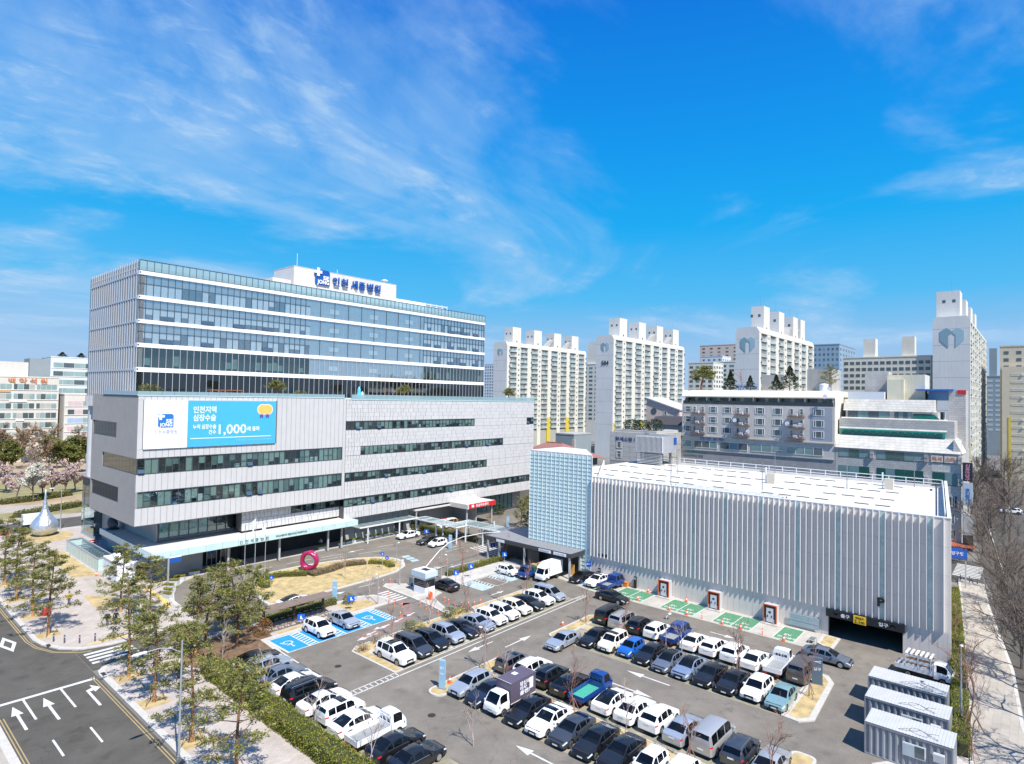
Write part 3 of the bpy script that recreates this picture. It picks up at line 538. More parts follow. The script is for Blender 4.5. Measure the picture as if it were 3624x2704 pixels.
# staggered small panels, right wing: widths vary along the wall, narrow near the joint and wide to the far end
small = []
def stagger(x0, x1, z0, z1, y, rowh=0.87):
    nr = max(1, round((z1 - z0) / rowh)); h = (z1 - z0) / nr
    for r in range(nr):
        x = x0
        while x < x1 - 0.05:
            t = (x - 65) / 55.0
            wd = rng.choice((0.55, 0.62, 0.7, 1.25)) if t < 0.14 else rng.choice((0.7, 1.3, 1.3)) if t < 0.3 else rng.choice((1.3, 2.2)) if t < 0.5 else rng.choice((2.2, 2.2, 3.0))
            e = min(x1, x + wd)
            if x1 - e < 0.4: e = x1
            small.append((x + 0.035, y - rng.uniform(0, 0.01), z0 + r * h + 0.008, e - 0.035, y + 0.10, z0 + (r + 1) * h - 0.012)); x = e
stagger(XD, XR, 23.08, 27.0, YF); stagger(XD, XR, 18.28, 21.37, YF); stagger(XD, XR, 13.48, 16.57, YF); stagger(XD, XR, 8.72, 11.77, YF)
stagger(99.33, 118.07, 21.4, 23.05, YF); stagger(103.63, XR, 11.8, 13.45, YF); stagger(109.23, XR, 16.63, 18.25, YF); stagger(XD, 68.57, 16.63, 18.25, YF)
stagger(XD, XR, 4.9, 7.07, YF); stagger(119.53, XR, 7.1, 8.7, YF); stagger(46.8, XD, 5.3, 7.07, 98.5); stagger(46.8, 55.47, 7.1, 8.7, 98.5)
M_TILEP = [mat('pale_tile_panel', (0.56, 0.55, 0.55), 0.5, 0, 0.03, 0.7, streak=0.04), mat('pale_tile_panel_grey', (0.54, 0.535, 0.535), 0.5, 0, 0.03, 0.7, streak=0.04), mat('pale_tile_panel_light', (0.575, 0.565, 0.565), 0.5, 0, 0.03, 0.7, streak=0.04)]
order = sorted(range(len(small)), key=lambda i: -((small[i][3] - small[i][0]) * (small[i][5] - small[i][2]) / (small[i][0] ** 2 + 97 ** 2)))
big = set(order[:290]); rest = MB()
for i, b in enumerate(small):
    k = rng.choice((0, 0, 0, 1, 2))
    if i in big: piece('tile_panel', wall, M_TILEP[k], *b)
    else: rest.box(*b, mi=k)
put('tile_panels', rest, M_TILEP, wall, kind='stuff')
# ---- strip windows: panes, mullions, blinds, sills
rest_m = MB(); rest_b = MB(); npane = [0]
def strip(x0, x1, z0, z1, y, pitch, mixb=0.55, deep=0.9, gm=None, parent=None, axis='y'):
    n = max(1, round((x1 - x0) / pitch)); p = (x1 - x0) / n
    win = put('window_strip', MB().box(x0, y + 0.02, z0 - 0.0, x1, y + 0.30, z0 + 0.07).box(x0, y + 0.02, z1 - 0.07, x1, y + 0.30, z1), M_MULL, hosp)
    blind = MB()
    for i in range(n):
        a = x0 + i * p; piece('strip_pane', win, gm or G_LOW, a + 0.03, y + 0.09, z0 + 0.08, a + p - 0.03, y + 0.11, z1 - 0.08)
        u = rng.random(); h = z1 - z0
        if u < mixb * 0.55: blind.box(a + 0.05, y + 0.17, z0 + 0.1, a + p - 0.05, y + 0.18, z1 - 0.1, rng.choice((0, 0, 0, 1)))
        elif u < mixb: blind.box(a + 0.05, y + 0.17, z0 + h * rng.uniform(0.25, 0.55), a + p - 0.05, y + 0.18, z1 - 0.1, rng.choice((0, 0, 1)))
        elif u < mixb + 0.2: blind.box(a + 0.05, y + 0.5, z0 + 0.1, a + p - 0.05, y + 0.55, z0 + h * rng.uniform(0.2, 0.5), rng.choice((2, 3)))
    if blind.v: put('blinds', blind, [M_BLIND, M_DBLIND, M_CORE, M_CURT], win, kind='stuff')
    for i in range(n + 1):
        a = x0 + i * p; piece('mullion', win, M_MULL, a - 0.04, y + 0.03, z0 + 0.07, a + 0.04, y + 0.16, z1 - 0.07)
        if i < n and rng.random() < 0.35: piece('transom', win, M_MULL, a + 0.04, y + 0.06, z0 + (z1 - z0) * 0.42, a + p - 0.04, y + 0.15, z0 + (z1 - z0) * 0.42 + 0.05)
    for k in range(max(1, n // 14)):    # vents pushed open
        a = x0 + rng.randrange(n) * p; put('open_sash', MB().add([(a + 0.05, y + 0.1, z0 + 0.75), (a + p - 0.05, y + 0.1, z0 + 0.75), (a + p - 0.05, y - 0.28, z0 + 0.22), (a + 0.05, y - 0.28, z0 + 0.22)], [(0, 1, 2, 3), (3, 2, 1, 0)]), mat('sash_glass_blue', (0.12, 0.20, 0.30), 0.08, 0, 0), win)
strip(30.75, 64.5, 11.2, 13.5, YF, 0.95, 0.75); strip(30.75, 64.5, 16.0, 18.3, YF, 0.95, 0.75)
for x0, x1, z0, z1 in STR[1:]: strip(x0, x1, z0, z1, YF, 0.98, 0.72)
strip(XD, 119.5, 7.1, 8.6, YF, 0.98, 0.65); strip(55.5, XD, 7.1, 8.6, 98.5, 0.98, 0.25); strip(118.1, 120.85, 21.4, 23.0, YF, 0.9, 0.3)
# large lobby glazing over the canopy
lob = put('lobby_window', MB().box(35.0, 101.0, 5.1, 46.8, 101.3, 5.55).box(35.0, 101.0, 8.45, 46.8, 101.3, 8.7).box(35.0, 101.0, 5.5, 35.2, 101.3, 8.5), M_MULL, hosp)
for i in range(8):
    a = 35.3 + i * 1.44; piece('window_pane', lob, G_TEALG if i < 5 else G_LOW, a + 0.04, 101.1, 5.6, a + 1.40, 101.13, 8.42); piece('mullion', lob, M_MULL, a - 0.05, 100.95, 5.5, a + 0.03, 101.2, 8.5)
    if i < 5: piece('blind', lob, M_BLIND, a + 0.1, 101.5, 6.4 if i else 5.6, a + 1.3, 101.53, 8.4)
put('lobby_side_wall', MB().box(34.9, 101.0, 5.1, 35.0, 118, 8.7).box(34.95, 101.3, 4.9, 48, 118, 5.1), M_STONE, hosp)
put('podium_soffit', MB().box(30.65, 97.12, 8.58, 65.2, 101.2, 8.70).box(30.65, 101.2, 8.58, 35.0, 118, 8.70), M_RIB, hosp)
# ---- left end wall of the podium: ribbed metal with three dark strips
LW = [(105.8, 117.6, 20.85, 23.15), (97.0, 112.3, 16.0, 18.3), (104.1, 117.5, 11.2, 13.5)]
ribs = MB(); y = 97.0; st = 0.21
zs = [8.7, 11.2, 13.5, 16.0, 18.3, 20.85, 23.15, 27.42]
ny = int((118.0 - 97.0) / st)
for i in range(ny):
    a = 97.0 + i * (21.0 / ny); b = 97.0 + (i + 1) * (21.0 / ny); c = (a + b) / 2; xo = 30.6 - (0.05 if i % 2 else 0)
    for k in range(len(zs) - 1):
        if any(l[0] - 0.01 <= c <= l[1] + 0.01 and l[2] - 0.01 <= zs[k] < l[3] - 0.01 for l in LW): continue
        ribs.box(xo, a, zs[k], 30.9, b, zs[k + 1])
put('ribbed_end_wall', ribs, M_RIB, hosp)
put('end_wall_backing', MB().box(30.9, 98.4, 8.7, 31.6, 118, 27.0), M_CORE, hosp)
for a, b, z0, z1 in LW:
    win = put('window_strip', MB().box(30.62, a, z0, 30.9, b, z0 + 0.06).box(30.62, a, z1 - 0.06, 30.9, b, z1), M_MULL, hosp); n = round((b - a) / 1.5); p = (b - a) / n
    for i in range(n): piece('strip_pane', win, G_DARK, 30.72, a + i * p + 0.02, z0 + 0.06, 30.74, a + (i + 1) * p - 0.02, z1 - 0.06)
# ---- teal glass parapets on the terrace edge
for x0, x1, z0, z1 in ((30.5, 64.8, 27.32, 28.0), (66.3, 121.1, 27.02, 28.05)):
    pr = put('parapet', MB().box(x0, 96.92, z0, x1, 97.06, z0 + 0.12), M_TEAL, hosp); n = round((x1 - x0) / 1.6); p = (x1 - x0) / n
    for i in range(n): piece('parapet_panel', pr, G_PAR, x0 + i * p + 0.015, 96.95, z0 + 0.12, x0 + (i + 1) * p - 0.015, 96.99, z1)
pr = put('parapet', MB().box(30.48, 97.06, 27.43, 30.62, 112.6, 27.52), M_TEAL, hosp)
for i in range(9): piece('parapet_panel', pr, G_PAR, 30.5, 97.1 + i * 1.7, 27.52, 30.54, 98.78 + i * 1.7, 28.0)
put('parapet_notch', MB().box(64.9, 97.2, 27.05, 66.2, 99, 27.4), M_TEAL, hosp)
# ---- banner board on the podium
ban = put('banner_board', MB().box(31.35, 96.78, 19.62, 51.3, 96.99, 26.72), M_SIGNW, hosp)
put('blue_field', MB().box(37.27, 96.755, 19.66, 51.28, 96.78, 26.68), M_SKYB, ban)
def logo(parent, x, z, w_, y, mb_, mw, d=0.02, k=1.0):
    h = w_ * 0.95; r = w_ * 0.16; P = [(x, z)] + [(x + w_, z)] + [(x + w_ - r + r * math.cos(R(t)), z + h - r + r * math.sin(R(t))) for t in (0, 30, 60, 90)] + [(x + w_ * 0.05, z + h), (x, z + h * 0.95)]
    P = [(x + r * 0.7, z)] + P[1:] + [(x, z + r * 0.7)]
    put('logo_square', MB().hull_y([(a, b) for a, b in P][::-1], y - d, y), mb_, parent)
    cx, cz, s = x + w_ * 0.16, z + h * 0.83, w_ * 0.085
    put('logo_cross', MB().box(cx - 3 * s, y - d * 2, cz - s, cx + 3 * s, y - d, cz + s).box(cx - s, y - d * 2, cz - 3 * s, cx + s, y - d, cz - s).box(cx - s, y - d * 2, cz + s, cx + s, y - d, cz + 3 * s), mw, parent)
    text('logo_lettering', 'SE', w_ * 0.34, mw, parent, (x + w_ * 0.50, y - d * 1.6, z + h * 0.36), FACE_Y, w_ * 0.012, 0.004, w_ * 0.43)
    text('logo_lettering', 'JONG', w_ * 0.34, mw, parent, (x + w_ * 0.10, y - d * 1.6, z + h * 0.08), FACE_Y, w_ * 0.012, 0.004, w_ * 0.83)
logo(ban, 33.2, 22.7, 2.1, 96.78, M_LOGO, M_SIGNW)
text('banner_lettering', '인천세종병원', 0.7, M_GTXT, ban, (32.75, 96.76, 21.8), FACE_Y, 0.004, 0.006, 3.1)
text('banner_lettering', '인천지역', 1.12, M_SIGNW, ban, (38.05, 96.74, 24.9), FACE_Y, 0.022, 0.006, 3.4); text('banner_lettering', '심장수술', 1.12, M_SIGNW, ban, (38.05, 96.74, 23.65), FACE_Y, 0.022, 0.006, 3.4)
text('banner_lettering', '누적 심장수술', 0.78, M_SIGNW, ban, (38.05, 96.74, 22.4), FACE_Y, 0.016, 0.006, 3.45); text('banner_lettering', '건수', 0.76, M_SIGNW, ban, (40.38, 96.74, 21.55), FACE_Y, 0.016, 0.006, 1.15)
text('banner_lettering', '1,000', 2.1, M_SIGNW, ban, (41.9, 96.74, 21.5), FACE_Y, 0.03, 0.006, 4.4); text('banner_lettering', '례 돌파', 0.8, M_SIGNW, ban, (46.45, 96.74, 21.9), FACE_Y, 0.016, 0.006, 2.05)
put('banner_rule', MB().box(37.7, 96.735, 20.87, 50.5, 96.755, 20.98), M_SIGNW, ban)
text('banner_lettering', '인천세종병원 심장혈관센터', 0.36, mat('faint_blue_lettering', (0.22, 0.55, 0.88), 0.6, 0, 0), ban, (44.6, 96.74, 20.25), FACE_Y, 0.003, 0.006, 6.0)
for c in (48.95, 49.8): put('medal', MB().lathe([(0.92, 0), (0.92, 0.012)], (c, 96.742 - (0.0 if c < 49 else 0.004), 25.3), 20, axis='y'), mat('medal_pale_rim', (0.90, 0.66, 0.45), 0.5, 0, 0), ban)
for c in (48.95, 49.8): put('medal', MB().lathe([(0.76, 0), (0.76, 0.01)], (c, 96.728 - (0.0 if c < 49 else 0.003), 25.3), 20, axis='y'), M_GOLD, ban)
for c in (48.75, 49.75): put('ribbon', MB().hull_y([(c - 0.26, 24.5), (c + 0.3, 24.5), (c + 0.3, 23.85), (c + 0.02, 24.02), (c - 0.26, 23.85)][::-1], 96.72, 96.735), M_PURP, ban)

# ---- entrance canopy with pale teal glass fascia
can = put('entrance_canopy', MB().box(32.3, 94.45, 4.25, 66.4, 102, 4.95).box(32.3, 102, 4.25, 34.9, 118.2, 4.95), [M_ROOFW], hosp)
n = 14; p = (66.5 - 32.15) / n
for i in range(n): piece('fascia_panel', can, M_TEAL, 32.15 + i * p + 0.02, 94.3, 4.08, 32.15 + (i + 1) * p - 0.02, 94.44, 5.05)
for i in range(10): piece('fascia_panel', can, M_TEAL, 32.15, 94.5 + i * 2.36, 4.08, 32.29, 94.5 + (i + 1) * 2.36 - 0.04, 5.05)
piece('fascia_panel', can, M_TEAL, 66.41, 94.5, 4.08, 66.52, 99.4, 5.05)
for i, ch in enumerate('인천세종병원'):
    put('letter_plate', MB().box(44.5 + i * 0.84, 94.265, 4.22, 45.2 + i * 0.84, 94.29, 4.92), mat('letter_plate_white', (0.66, 0.78, 0.78), 0.4, 0, 0), can)
    text('fascia_lettering', ch, 0.62, M_DKTX, can, (44.56 + i * 0.84, 94.25, 4.33), FACE_Y, 0.012, 0.006, 0.56)
text('fascia_lettering', 'INCHEON SEJONG HOSPITAL', 0.42, M_DKTX, can, (50.6, 94.27, 4.44), FACE_Y, 0.010, 0.008, 5.6)
for x in (61.2, 64.0, 52, 43.5): piece('column', can, M_MULLW, x - 0.14, 95.6, 0.1, x + 0.14, 95.88, 4.3)
# ---- ground floor: grey stone wall, dark glazed entrance, doors, signs
gf = put('ground_floor_wall', MB().box(33.4, 99.5, 0.05, 41.2, 118.2, 4.25).box(41.2, 101.6, 0.05, 67.2, 102.4, 4.3).box(67.2, 99.5, 0.05, 86.0, 103, 4.9).box(86, 100.4, 0.05, 120, 103, 4.9), M_STONE, hosp)
put('entrance_dark_back', MB().box(41.25, 101.3, 0.06, 67.1, 101.55, 4.2), M_CORE, hosp)
for i, x in enumerate((42.4, 44.6, 48.6, 50.4, 54.2, 56.4, 59.0, 61.6, 64.4)):
    dr = put('entrance_door', MB().box(x, 100.9, 0.1, x + 0.1, 101.1, 3.2).box(x + 1.5, 100.9, 0.1, x + 1.6, 101.1, 3.2).box(x + 0.1, 100.9, 3.0, x + 1.5, 101.1, 3.2).box(x + 0.76, 100.92, 0.1, x + 0.84, 101.08, 3.0), M_MULLW, hosp)
    piece('door_pane', dr, G_DARK, x + 0.1, 100.98, 0.12, x + 0.75, 101.0, 3.0); piece('door_pane', dr, G_DARK, x + 0.85, 100.98, 0.12, x + 1.5, 101.0, 3.0)
for x in (42.6, 51.5, 57.6): put('poster', MB().box(x, 100.84, 1.9, x + (2.2 if x > 50 else 1.2), 100.88, 2.9), M_LOGO, hosp)
for i in range(12): piece('wall_panel_joint', gf, M_JOINT, 67.9 + i * 1.5, 99.485, 0.1, 67.94 + i * 1.5, 99.5, 4.8)
for x in (79.0, 83.4):
    dr = put('entrance_door', MB().box(x, 99.4, 0.1, x + 2.2, 99.48, 3.0), M_MULL, hosp); piece('door_pane', dr, G_LOW, x + 0.1, 99.36, 0.2, x + 2.1, 99.4, 2.9)
gl_ = put('ground_floor_glazing', MB().box(98, 100.25, 4.4, 117, 100.38, 4.8), M_MULL, hosp)
for i in range(12): piece('window_pane', gl_, G_TEALG, 98.1 + i * 1.55, 100.3, 0.4, 99.55 + i * 1.55, 100.33, 4.4); piece('mullion', gl_, M_MULL, 99.57 + i * 1.55, 100.22, 0.3, 99.63 + i * 1.55, 100.36, 4.4)

# ---- ward block: curtain wall
YU, U0, U1, U2 = 112.4, 35.0, 118.4, 140.0
ZB = [(47.4, 48.05), (43.3, 43.95), (39.3, 39.95), (35.3, 36.0), (31.2, 31.95)]
put('ward_core', MB().box(35.9, 113.4, 27.2, 117.9, 139.6, 48.6), M_CORE, hosp); put('ward_roof', MB().box(35.1, 112.6, 48.6, 118.3, 139.9, 48.8), M_ROOFW, hosp)
put('ward_end_backing', MB().box(35.25, 112.5, 27.2, 35.85, 139.9, 48.55).box(117.9, 112.5, 27.2, 118.35, 139.9, 48.55), M_RIB, hosp)
for z0, z1 in ZB: put('spandrel', MB().box(35.0, 112.36, z0, 118.42, 113.4, z1), M_SPAN, hosp)
NP = 74; pp = (U1 - U0) / NP
rows = [(43.95, 47.4, 0), (39.95, 43.3, 1), (36.0, 39.3, 2), (31.95, 35.3, 3), (27.25, 31.2, 4)]
M_UIN = mat('ward_inner_wall', (0.42, 0.48, 0.53), 0.9, 0, 0.1, 0.6)
glazing = put('curtain_wall_frame', MB().box(35.0, 112.40, 49.80, 118.4, 112.46, 49.9).box(35.0, 112.44, 48.05, 118.4, 112.5, 48.12), M_MULL, hosp)
extra = MB()
for z0, z1, r in rows:
    zsplit = z0 + (z1 - z0) * 0.58
    curt = MB(); mull = MB()
    for i in range(NP):
        a = U0 + i * pp; dark = r >= 3; mid = 28 <= i <= 54
        gm = G_UP if (mid and r <= 3) else G_UPC if r < 3 else G_LOW
        if r < 4: piece('window_pane', glazing, gm, a + 0.025, 112.50, z0 + 0.03, a + pp - 0.025, 112.52, z1 - 0.03)
        else: extra.box(a + 0.025, 112.50, z0 + 0.03, a + pp - 0.025, 112.52, z1 - 0.03)
        wide = (not mid) or (i % 3 == 0)
        if wide or dark: mull.box(a - 0.03, 112.42, z0, a + 0.03, 112.56, z1, 1 if dark else 0)
        if r < 3 and not mid: mull.box(a + 0.03, 112.45, zsplit - 0.03, a + pp - 0.03, 112.53, zsplit + 0.03, 0)
        u = rng.random()
        if r < 3 and not mid:
            if u < 0.60: curt.box(a + 0.05, 112.58, z0 + 0.05, a + pp - 0.05, 112.60, zsplit - 0.05, 0)
            elif u < 0.80: curt.box(a + 0.05, 112.58, z0 + 0.9, a + pp - 0.05, 112.60, zsplit - 0.05, 0)
            curt.box(a + 0.0, 112.66, zsplit, a + pp, 112.70, z1, 1)
        elif mid and r < 4:
            if i % 9 in (5, 6): curt.box(a + 0.05, 112.58, z0 + 1.0, a + pp - 0.05, 112.60, zsplit, 0)
            curt.box(a, 112.66, z0, a + pp, 112.70, z1, 1)
        elif u < 0.35: curt.box(a + 0.05, 112.8, z0 + 0.4, a + pp - 0.05, 112.83, z0 + rng.uniform(1.3, 2.3), 2)
    put('curtains', curt, [M_CURT, M_UIN, M_DBLIND], hosp, kind='stuff'); put('mullions', mull, [M_MULL, M_MULLW], glazing, kind='stuff')
    for k in (3, 9, 14, 19, 58, 62, 66, 70):
        if r < 3 and rng.random() < 0.6:
            a = U0 + k * pp; put('open_sash', MB().add([(a + 0.05, 112.45, z0 + 0.8), (a + 2 * pp - 0.05, 112.45, z0 + 0.8), (a + 2 * pp - 0.05, 112.24, z0 + 0.12), (a + 0.05, 112.24, z0 + 0.12)], [(0, 1, 2, 3), (3, 2, 1, 0)]), MATS['sash_glass_blue'], glazing)
put('window_panes', extra, G_DARK, glazing, kind='stuff')
npar = 74
pgl = put('roof_parapet', MB().box(35.0, 112.38, 48.05, 118.4, 112.40, 48.1), M_MULL, hosp); pm = MB()
for i in range(npar): piece('parapet_panel', pgl, G_PAR, U0 + i * pp + 0.03, 112.45, 48.15, U0 + (i + 1) * pp - 0.03, 112.48, 49.8)
for i in range(npar + 1): piece('parapet_post', pgl, M_MULL, U0 + i * pp - 0.04, 112.40, 48.11, U0 + i * pp + 0.04, 112.55, 49.79)
# left end of the ward block: tall silver fins storey by storey, floor bands
for z0, z1 in ZB: put('floor_band', MB().box(35.05, 112.36, z0 + 0.22, 35.25, 139.9, z1 - 0.18), M_FIN, hosp)
finw = put('fin_wall', MB().box(35.15, 112.5, 27.0, 35.24, 139.9, 49.6), mat('fin_wall_glass', (0.10, 0.115, 0.13), 0.25, 0, 0.1, 0.5), hosp)
for (z0, z1) in ((48.05, 49.9), (43.95, 47.5), (39.95, 43.4), (36.0, 39.4), (31.95, 35.4), (26.9, 31.3)):
    for i in range(22):
        y = 112.6 + i * 1.24; piece('fin', finw, M_FIN, 35.07, y, z0 - 0.2, 35.145, y + 0.50, z1 + 0.1)
put('lower_fin_band', MB().box(34.95, 119, 25.0, 35.3, 139.9, 26.9), M_RIB, hosp)
for i in range(24): piece('fin', finw, M_FIN, 34.82, 119.4 + i * 0.85, 25.0, 34.94, 119.66 + i * 0.85, 26.88)
put('corner_column', MB().lathe([(0.95, 0), (0.95, 13.6)], (36.0, 138.2, 11.4), 20), M_FIN, hosp, 60)
gb = put('glass_stair_box', MB().box(35.2, 133.0, 0.1, 40.0, 141.0, 0.3).box(35.2, 133.0, 11.2, 40, 141.0, 11.45), M_MULLW, hosp)
put('stair_core', MB().box(37.0, 133.6, 0.3, 39.8, 140.6, 11.2), M_CORE, hosp)
for i in range(4):
    for k in range(4): piece('glass_panel', gb, G_DARK if k > 1 else G_LOW, 35.25, 133.1 + i * 1.96, 0.3 + k * 2.72, 35.28, 135.0 + i * 1.96, 2.98 + k * 2.72)
for i in range(2):
    for k in range(4): piece('glass_panel', gb, G_DARK if k > 1 else G_LOW, 35.4 + i * 2.3, 133.05, 0.3 + k * 2.72, 37.6 + i * 2.3, 133.08, 2.98 + k * 2.72)
for k in range(3): piece('stair_flight', gb, M_MULLW, 35.5, 133.6 + k * 0.3, 2.4 + k * 2.7, 36.6, 140.4, 2.6 + k * 2.7)
put('rear_podium_wall', MB().box(36.5, 118.2, 0.1, 38.0, 132.8, 25.0), M_RIB, hosp)
# ---- penthouse with sign
pent = put('penthouse', MB().box(65.65, 118, 48.8, 92.6, 126.4, 54.95).box(65.6, 117.95, 54.95, 92.65, 126.45, 55.02), mat('penthouse_panel', (0.64, 0.63, 0.61), 0.6, 0, 0.04, 0.8, streak=0.06), hosp)
for i in range(1, 18): piece('panel_joint', pent, mat('soft_joint', (0.44, 0.44, 0.43), 0.8, 0, 0), 65.65 + i * 1.5, 117.985, 48.9, 65.68 + i * 1.5, 118.0, 54.9)
logo(pent, 70.55, 51.78, 3.5, 117.9, M_BLUEL, M_SIGNW, 0.22)
for i, (ch, x) in enumerate(zip('인천세종병원', (74.8, 77.0, 79.6, 81.7, 83.9, 86.0))): text('sign_letter', ch, 2.2, M_BLUEL, pent, (x, 117.7, 52.25), FACE_Y, 0.022, 0.14, 1.72)
put('roof_plant_room', MB().box(61.5, 119, 48.8, 65.6, 124, 52.0), M_ROOFW, hosp); put('roof_plant_room', MB().box(93.2, 119, 48.8, 103, 126, 51.9), M_SIGNW, hosp)
fr = MB()
for x in (103.5, 105.5, 107.5, 109.5, 111.3):
    fr.box(x, 119.9, 48.8, x + 0.15, 120.05, 52.2)
fr.box(103.5, 119.9, 51.9, 111.4, 120.05, 52.05).box(103.5, 119.9, 50.6, 111.4, 120.05, 50.72).box(104, 120.2, 51.2, 110.5, 121.8, 51.8)
put('roof_pipe_frame', fr, M_SIGNW, hosp)
put('roof_vent', MB().lathe([(0.35, 0), (0.35, 0.8), (0.85, 0.9), (0.85, 1.05), (0.3, 1.3)], (90.6, 120, 54.95), 14), M_ROOFW, hosp, 40)
for x, h in ((68, 3.4), (78, 1.6)): put('aerial', MB().tube((x, 121, 55), (x, 121, 55 + h), 0.04), M_SIGNW, hosp)
# ---- ambulance entrance canopy with red sign
er = put('emergency_canopy', MB().box(92.2, 91.6, 4.0, 101.0, 100.3, 4.25).box(92.2, 91.6, 4.25, 101.0, 91.8, 5.0).box(92.2, 91.8, 4.25, 92.4, 100.3, 5.0).box(100.8, 91.8, 4.25, 101.0, 100.3, 5.0).box(92.4, 91.8, 4.8, 100.8, 100.3, 4.9).box(82.2, 96.8, 4.2, 92.1, 100.3, 4.5), M_ROOFW, hosp)
put('red_sign', MB().box(92.6, 91.5, 4.1, 100.9, 91.58, 5.05), mat('sign_red', (0.62, 0.02, 0.025), 0.45, 0, 0.03), er)
text('sign_lettering', '응급의료센터', 0.62, M_SIGNW, er, (94.6, 91.47, 4.34), FACE_Y, 0.014, 0.008, 3.9); put('sign_cross', MB().box(93.3, 91.46, 4.3, 94.0, 91.49, 4.85), M_SIGNW, er)
for x, y in ((92.6, 92.2), (100.4, 92.2), (82.6, 97.0)): piece('column', er, M_MULLW, x, y, 0.0, x + 0.25, y + 0.25, 4.2)
put('emergency_side_wall', MB().box(96.4, 93.2, 0.0, 96.7, 100.3, 4.0), M_STONE, er)
# ================================================================== PARKING GARAGE
M_GWALL = mat('garage_metal_panel', (0.70, 0.635, 0.585), 0.45, 0.0, 0.05, 0.5, streak=0.05); M_GFIN = mat('garage_fin_white', (0.74, 0.73, 0.72), 0.4, 0, 0.04, 0.8, streak=0.04)
M_DECK = mat('white_deck_coating', (0.64, 0.62, 0.585), 0.7, 0, 0.10, 0.35); M_GBLK = mat('glass_block_teal', (0.46, 0.58, 0.56), 0.15, 0, 0.18, 1.2, spec=0.6)
M_RAIL = mat('white_rail_paint', (0.76, 0.77, 0.78), 0.4, 0, 0.05, 2); M_DARKM = mat('dark_grey_metal', (0.075, 0.08, 0.088), 0.45, 0.3, 0.08, 1); M_ORNG = mat('safety_orange', (0.78, 0.13, 0.03), 0.5, 0, 0.06, 4)
M_GREYM = mat('mid_grey_metal', (0.26, 0.27, 0.28), 0.45, 0.4, 0.06, 1.5); M_YELS = mat('sign_yellow', (0.85, 0.52, 0.02), 0.5, 0, 0.04, 2)
GX, GZ = 81.2, 15.7
gar = thing('parking_garage', 'white parking garage with tall vertical fins, flat roof deck and dark vehicle entrance', 'garage', (GX, 30, 0))
# body: front wall with the vehicle opening (Y 11.4-19), slanting right end, deck
RB = (120.4, 10.9)
gb_ = MB()
gb_.box(GX, 19.05, 0, GX + 0.4, 53.1, GZ).box(GX, 7.0, 0, GX + 0.4, 11.4, GZ).box(GX, 11.4, 2.45, GX + 0.4, 19.05, GZ)
gb_.prism([(GX + 0.41, 7.02), (RB[0], RB[1]), (RB[0], RB[1] + 0.3), (GX + 0.41, 7.32)], 0, GZ)
gb_.prism([(RB[0] - 0.3, RB[1] + 0.31), (RB[0], RB[1] + 0.31), (120.4, 66), (120.1, 66)], 0, GZ - 1.0).prism([(81.7, 65.7), (120.0, 65.7), (120.0, 66), (81.7, 66)], 0, GZ - 1.0)
put('garage_wall', gb_, M_GWALL, gar)
put('roof_deck', MB().prism([(GX + 0.42, 7.4), (RB[0] - 0.32, RB[1] + 0.35), (120.0, 65.6), (GX + 0.42, 65.6)], GZ - 1.5, GZ - 1.1), M_DECK, gar)
put('front_coping', MB().box(GX - 0.05, 6.95, GZ, GX + 0.45, 53.1, GZ + 0.1).prism([(GX + 0.46, 7.0), (RB[0], RB[1] - 0.02), (RB[0], RB[1] + 0.35), (GX + 0.46, 7.36)], GZ, GZ + 0.1), M_RAIL, gar)
put('interior', MB().box(GX + 0.5, 8.0, -0.01, 118, 64, 0.012, 0).box(112, 11.2, 0.02, 112.3, 64, 14, 1).box(GX + 0.5, 19.4, 0.02, 111, 19.7, 14, 1).box(GX + 0.5, 10.9, 2.9, 112, 19.3, 3.1, 1).prism([(GX + 0.5, 11.0), (112, 11.0), (112, 11.3), (GX + 0.5, 11.3)], 0.02, 2.9, 1), [M_ASPH, M_DARKM], gar)
STRIPS = [49.6, 45.13, 40.65, 36.15, 31.65, 27.05, 22.5, 17.95, 13.4, 8.85]
PITCH_F = 4.53 / 7
fins = []
for s in STRIPS:
    gs = put('glass_block_strip', MB().box(GX - 0.03, s - 0.25, 3.4, GX - 0.002, s + 0.25, GZ - 0.05), M_MULLW, gar)
    for k in range(20): piece('glass_block', gs, M_GBLK, GX - 0.06, s - 0.23, 3.42 + k * 0.61, GX - 0.03, s + 0.23, 3.99 + k * 0.61)
ends = [53.2] + STRIPS + [7.0]
for k in range(len(ends) - 1):
    a = ends[k] - (0.31 if k else 0.2); b = ends[k + 1] + (0.31 if k + 1 < len(ends) - 1 else 0.6); n = max(1, round((a - b) / 0.647))
    for i in range(n + 1): fins.append(a - (a - b) * i / n)
for y in fins: piece('fin', gar, M_GFIN, GX - 0.36, y - 0.04, 3.36, GX - 0.001, y + 0.04, GZ - 0.04)
for i in range(56):
    y = 7.3 + i * 0.83
    if 11.2 < y < 19.2: continue
    piece('wall_joint', gar, mat('thin_joint', (0.33, 0.33, 0.35), 0.8, 0, 0), GX - 0.004, y, 0.05, GX - 0.001, y + 0.018, 3.3)
for z in (6.4, 9.5, 12.6): piece('wall_joint', gar, MATS['thin_joint'], GX - 0.003, 7.1, z, GX - 0.0008, 53, z + 0.018)
lin = put('entrance_lintel', MB().box(GX - 0.45, 11.2, 2.42, GX - 0.01, 19.2, 3.32), mat('lintel_black', (0.022, 0.024, 0.03), 0.5, 0.2, 0.05), gar)
text('lintel_lettering', '출구', 0.46, M_SIGNW, lin, (GX - 0.47, 17.6, 2.68), FACE_X, 0.01, 0.006, 0.95); text('lintel_lettering', '입구', 0.46, M_SIGNW, lin, (GX - 0.47, 13.7, 2.68), FACE_X, 0.01, 0.006, 0.95)
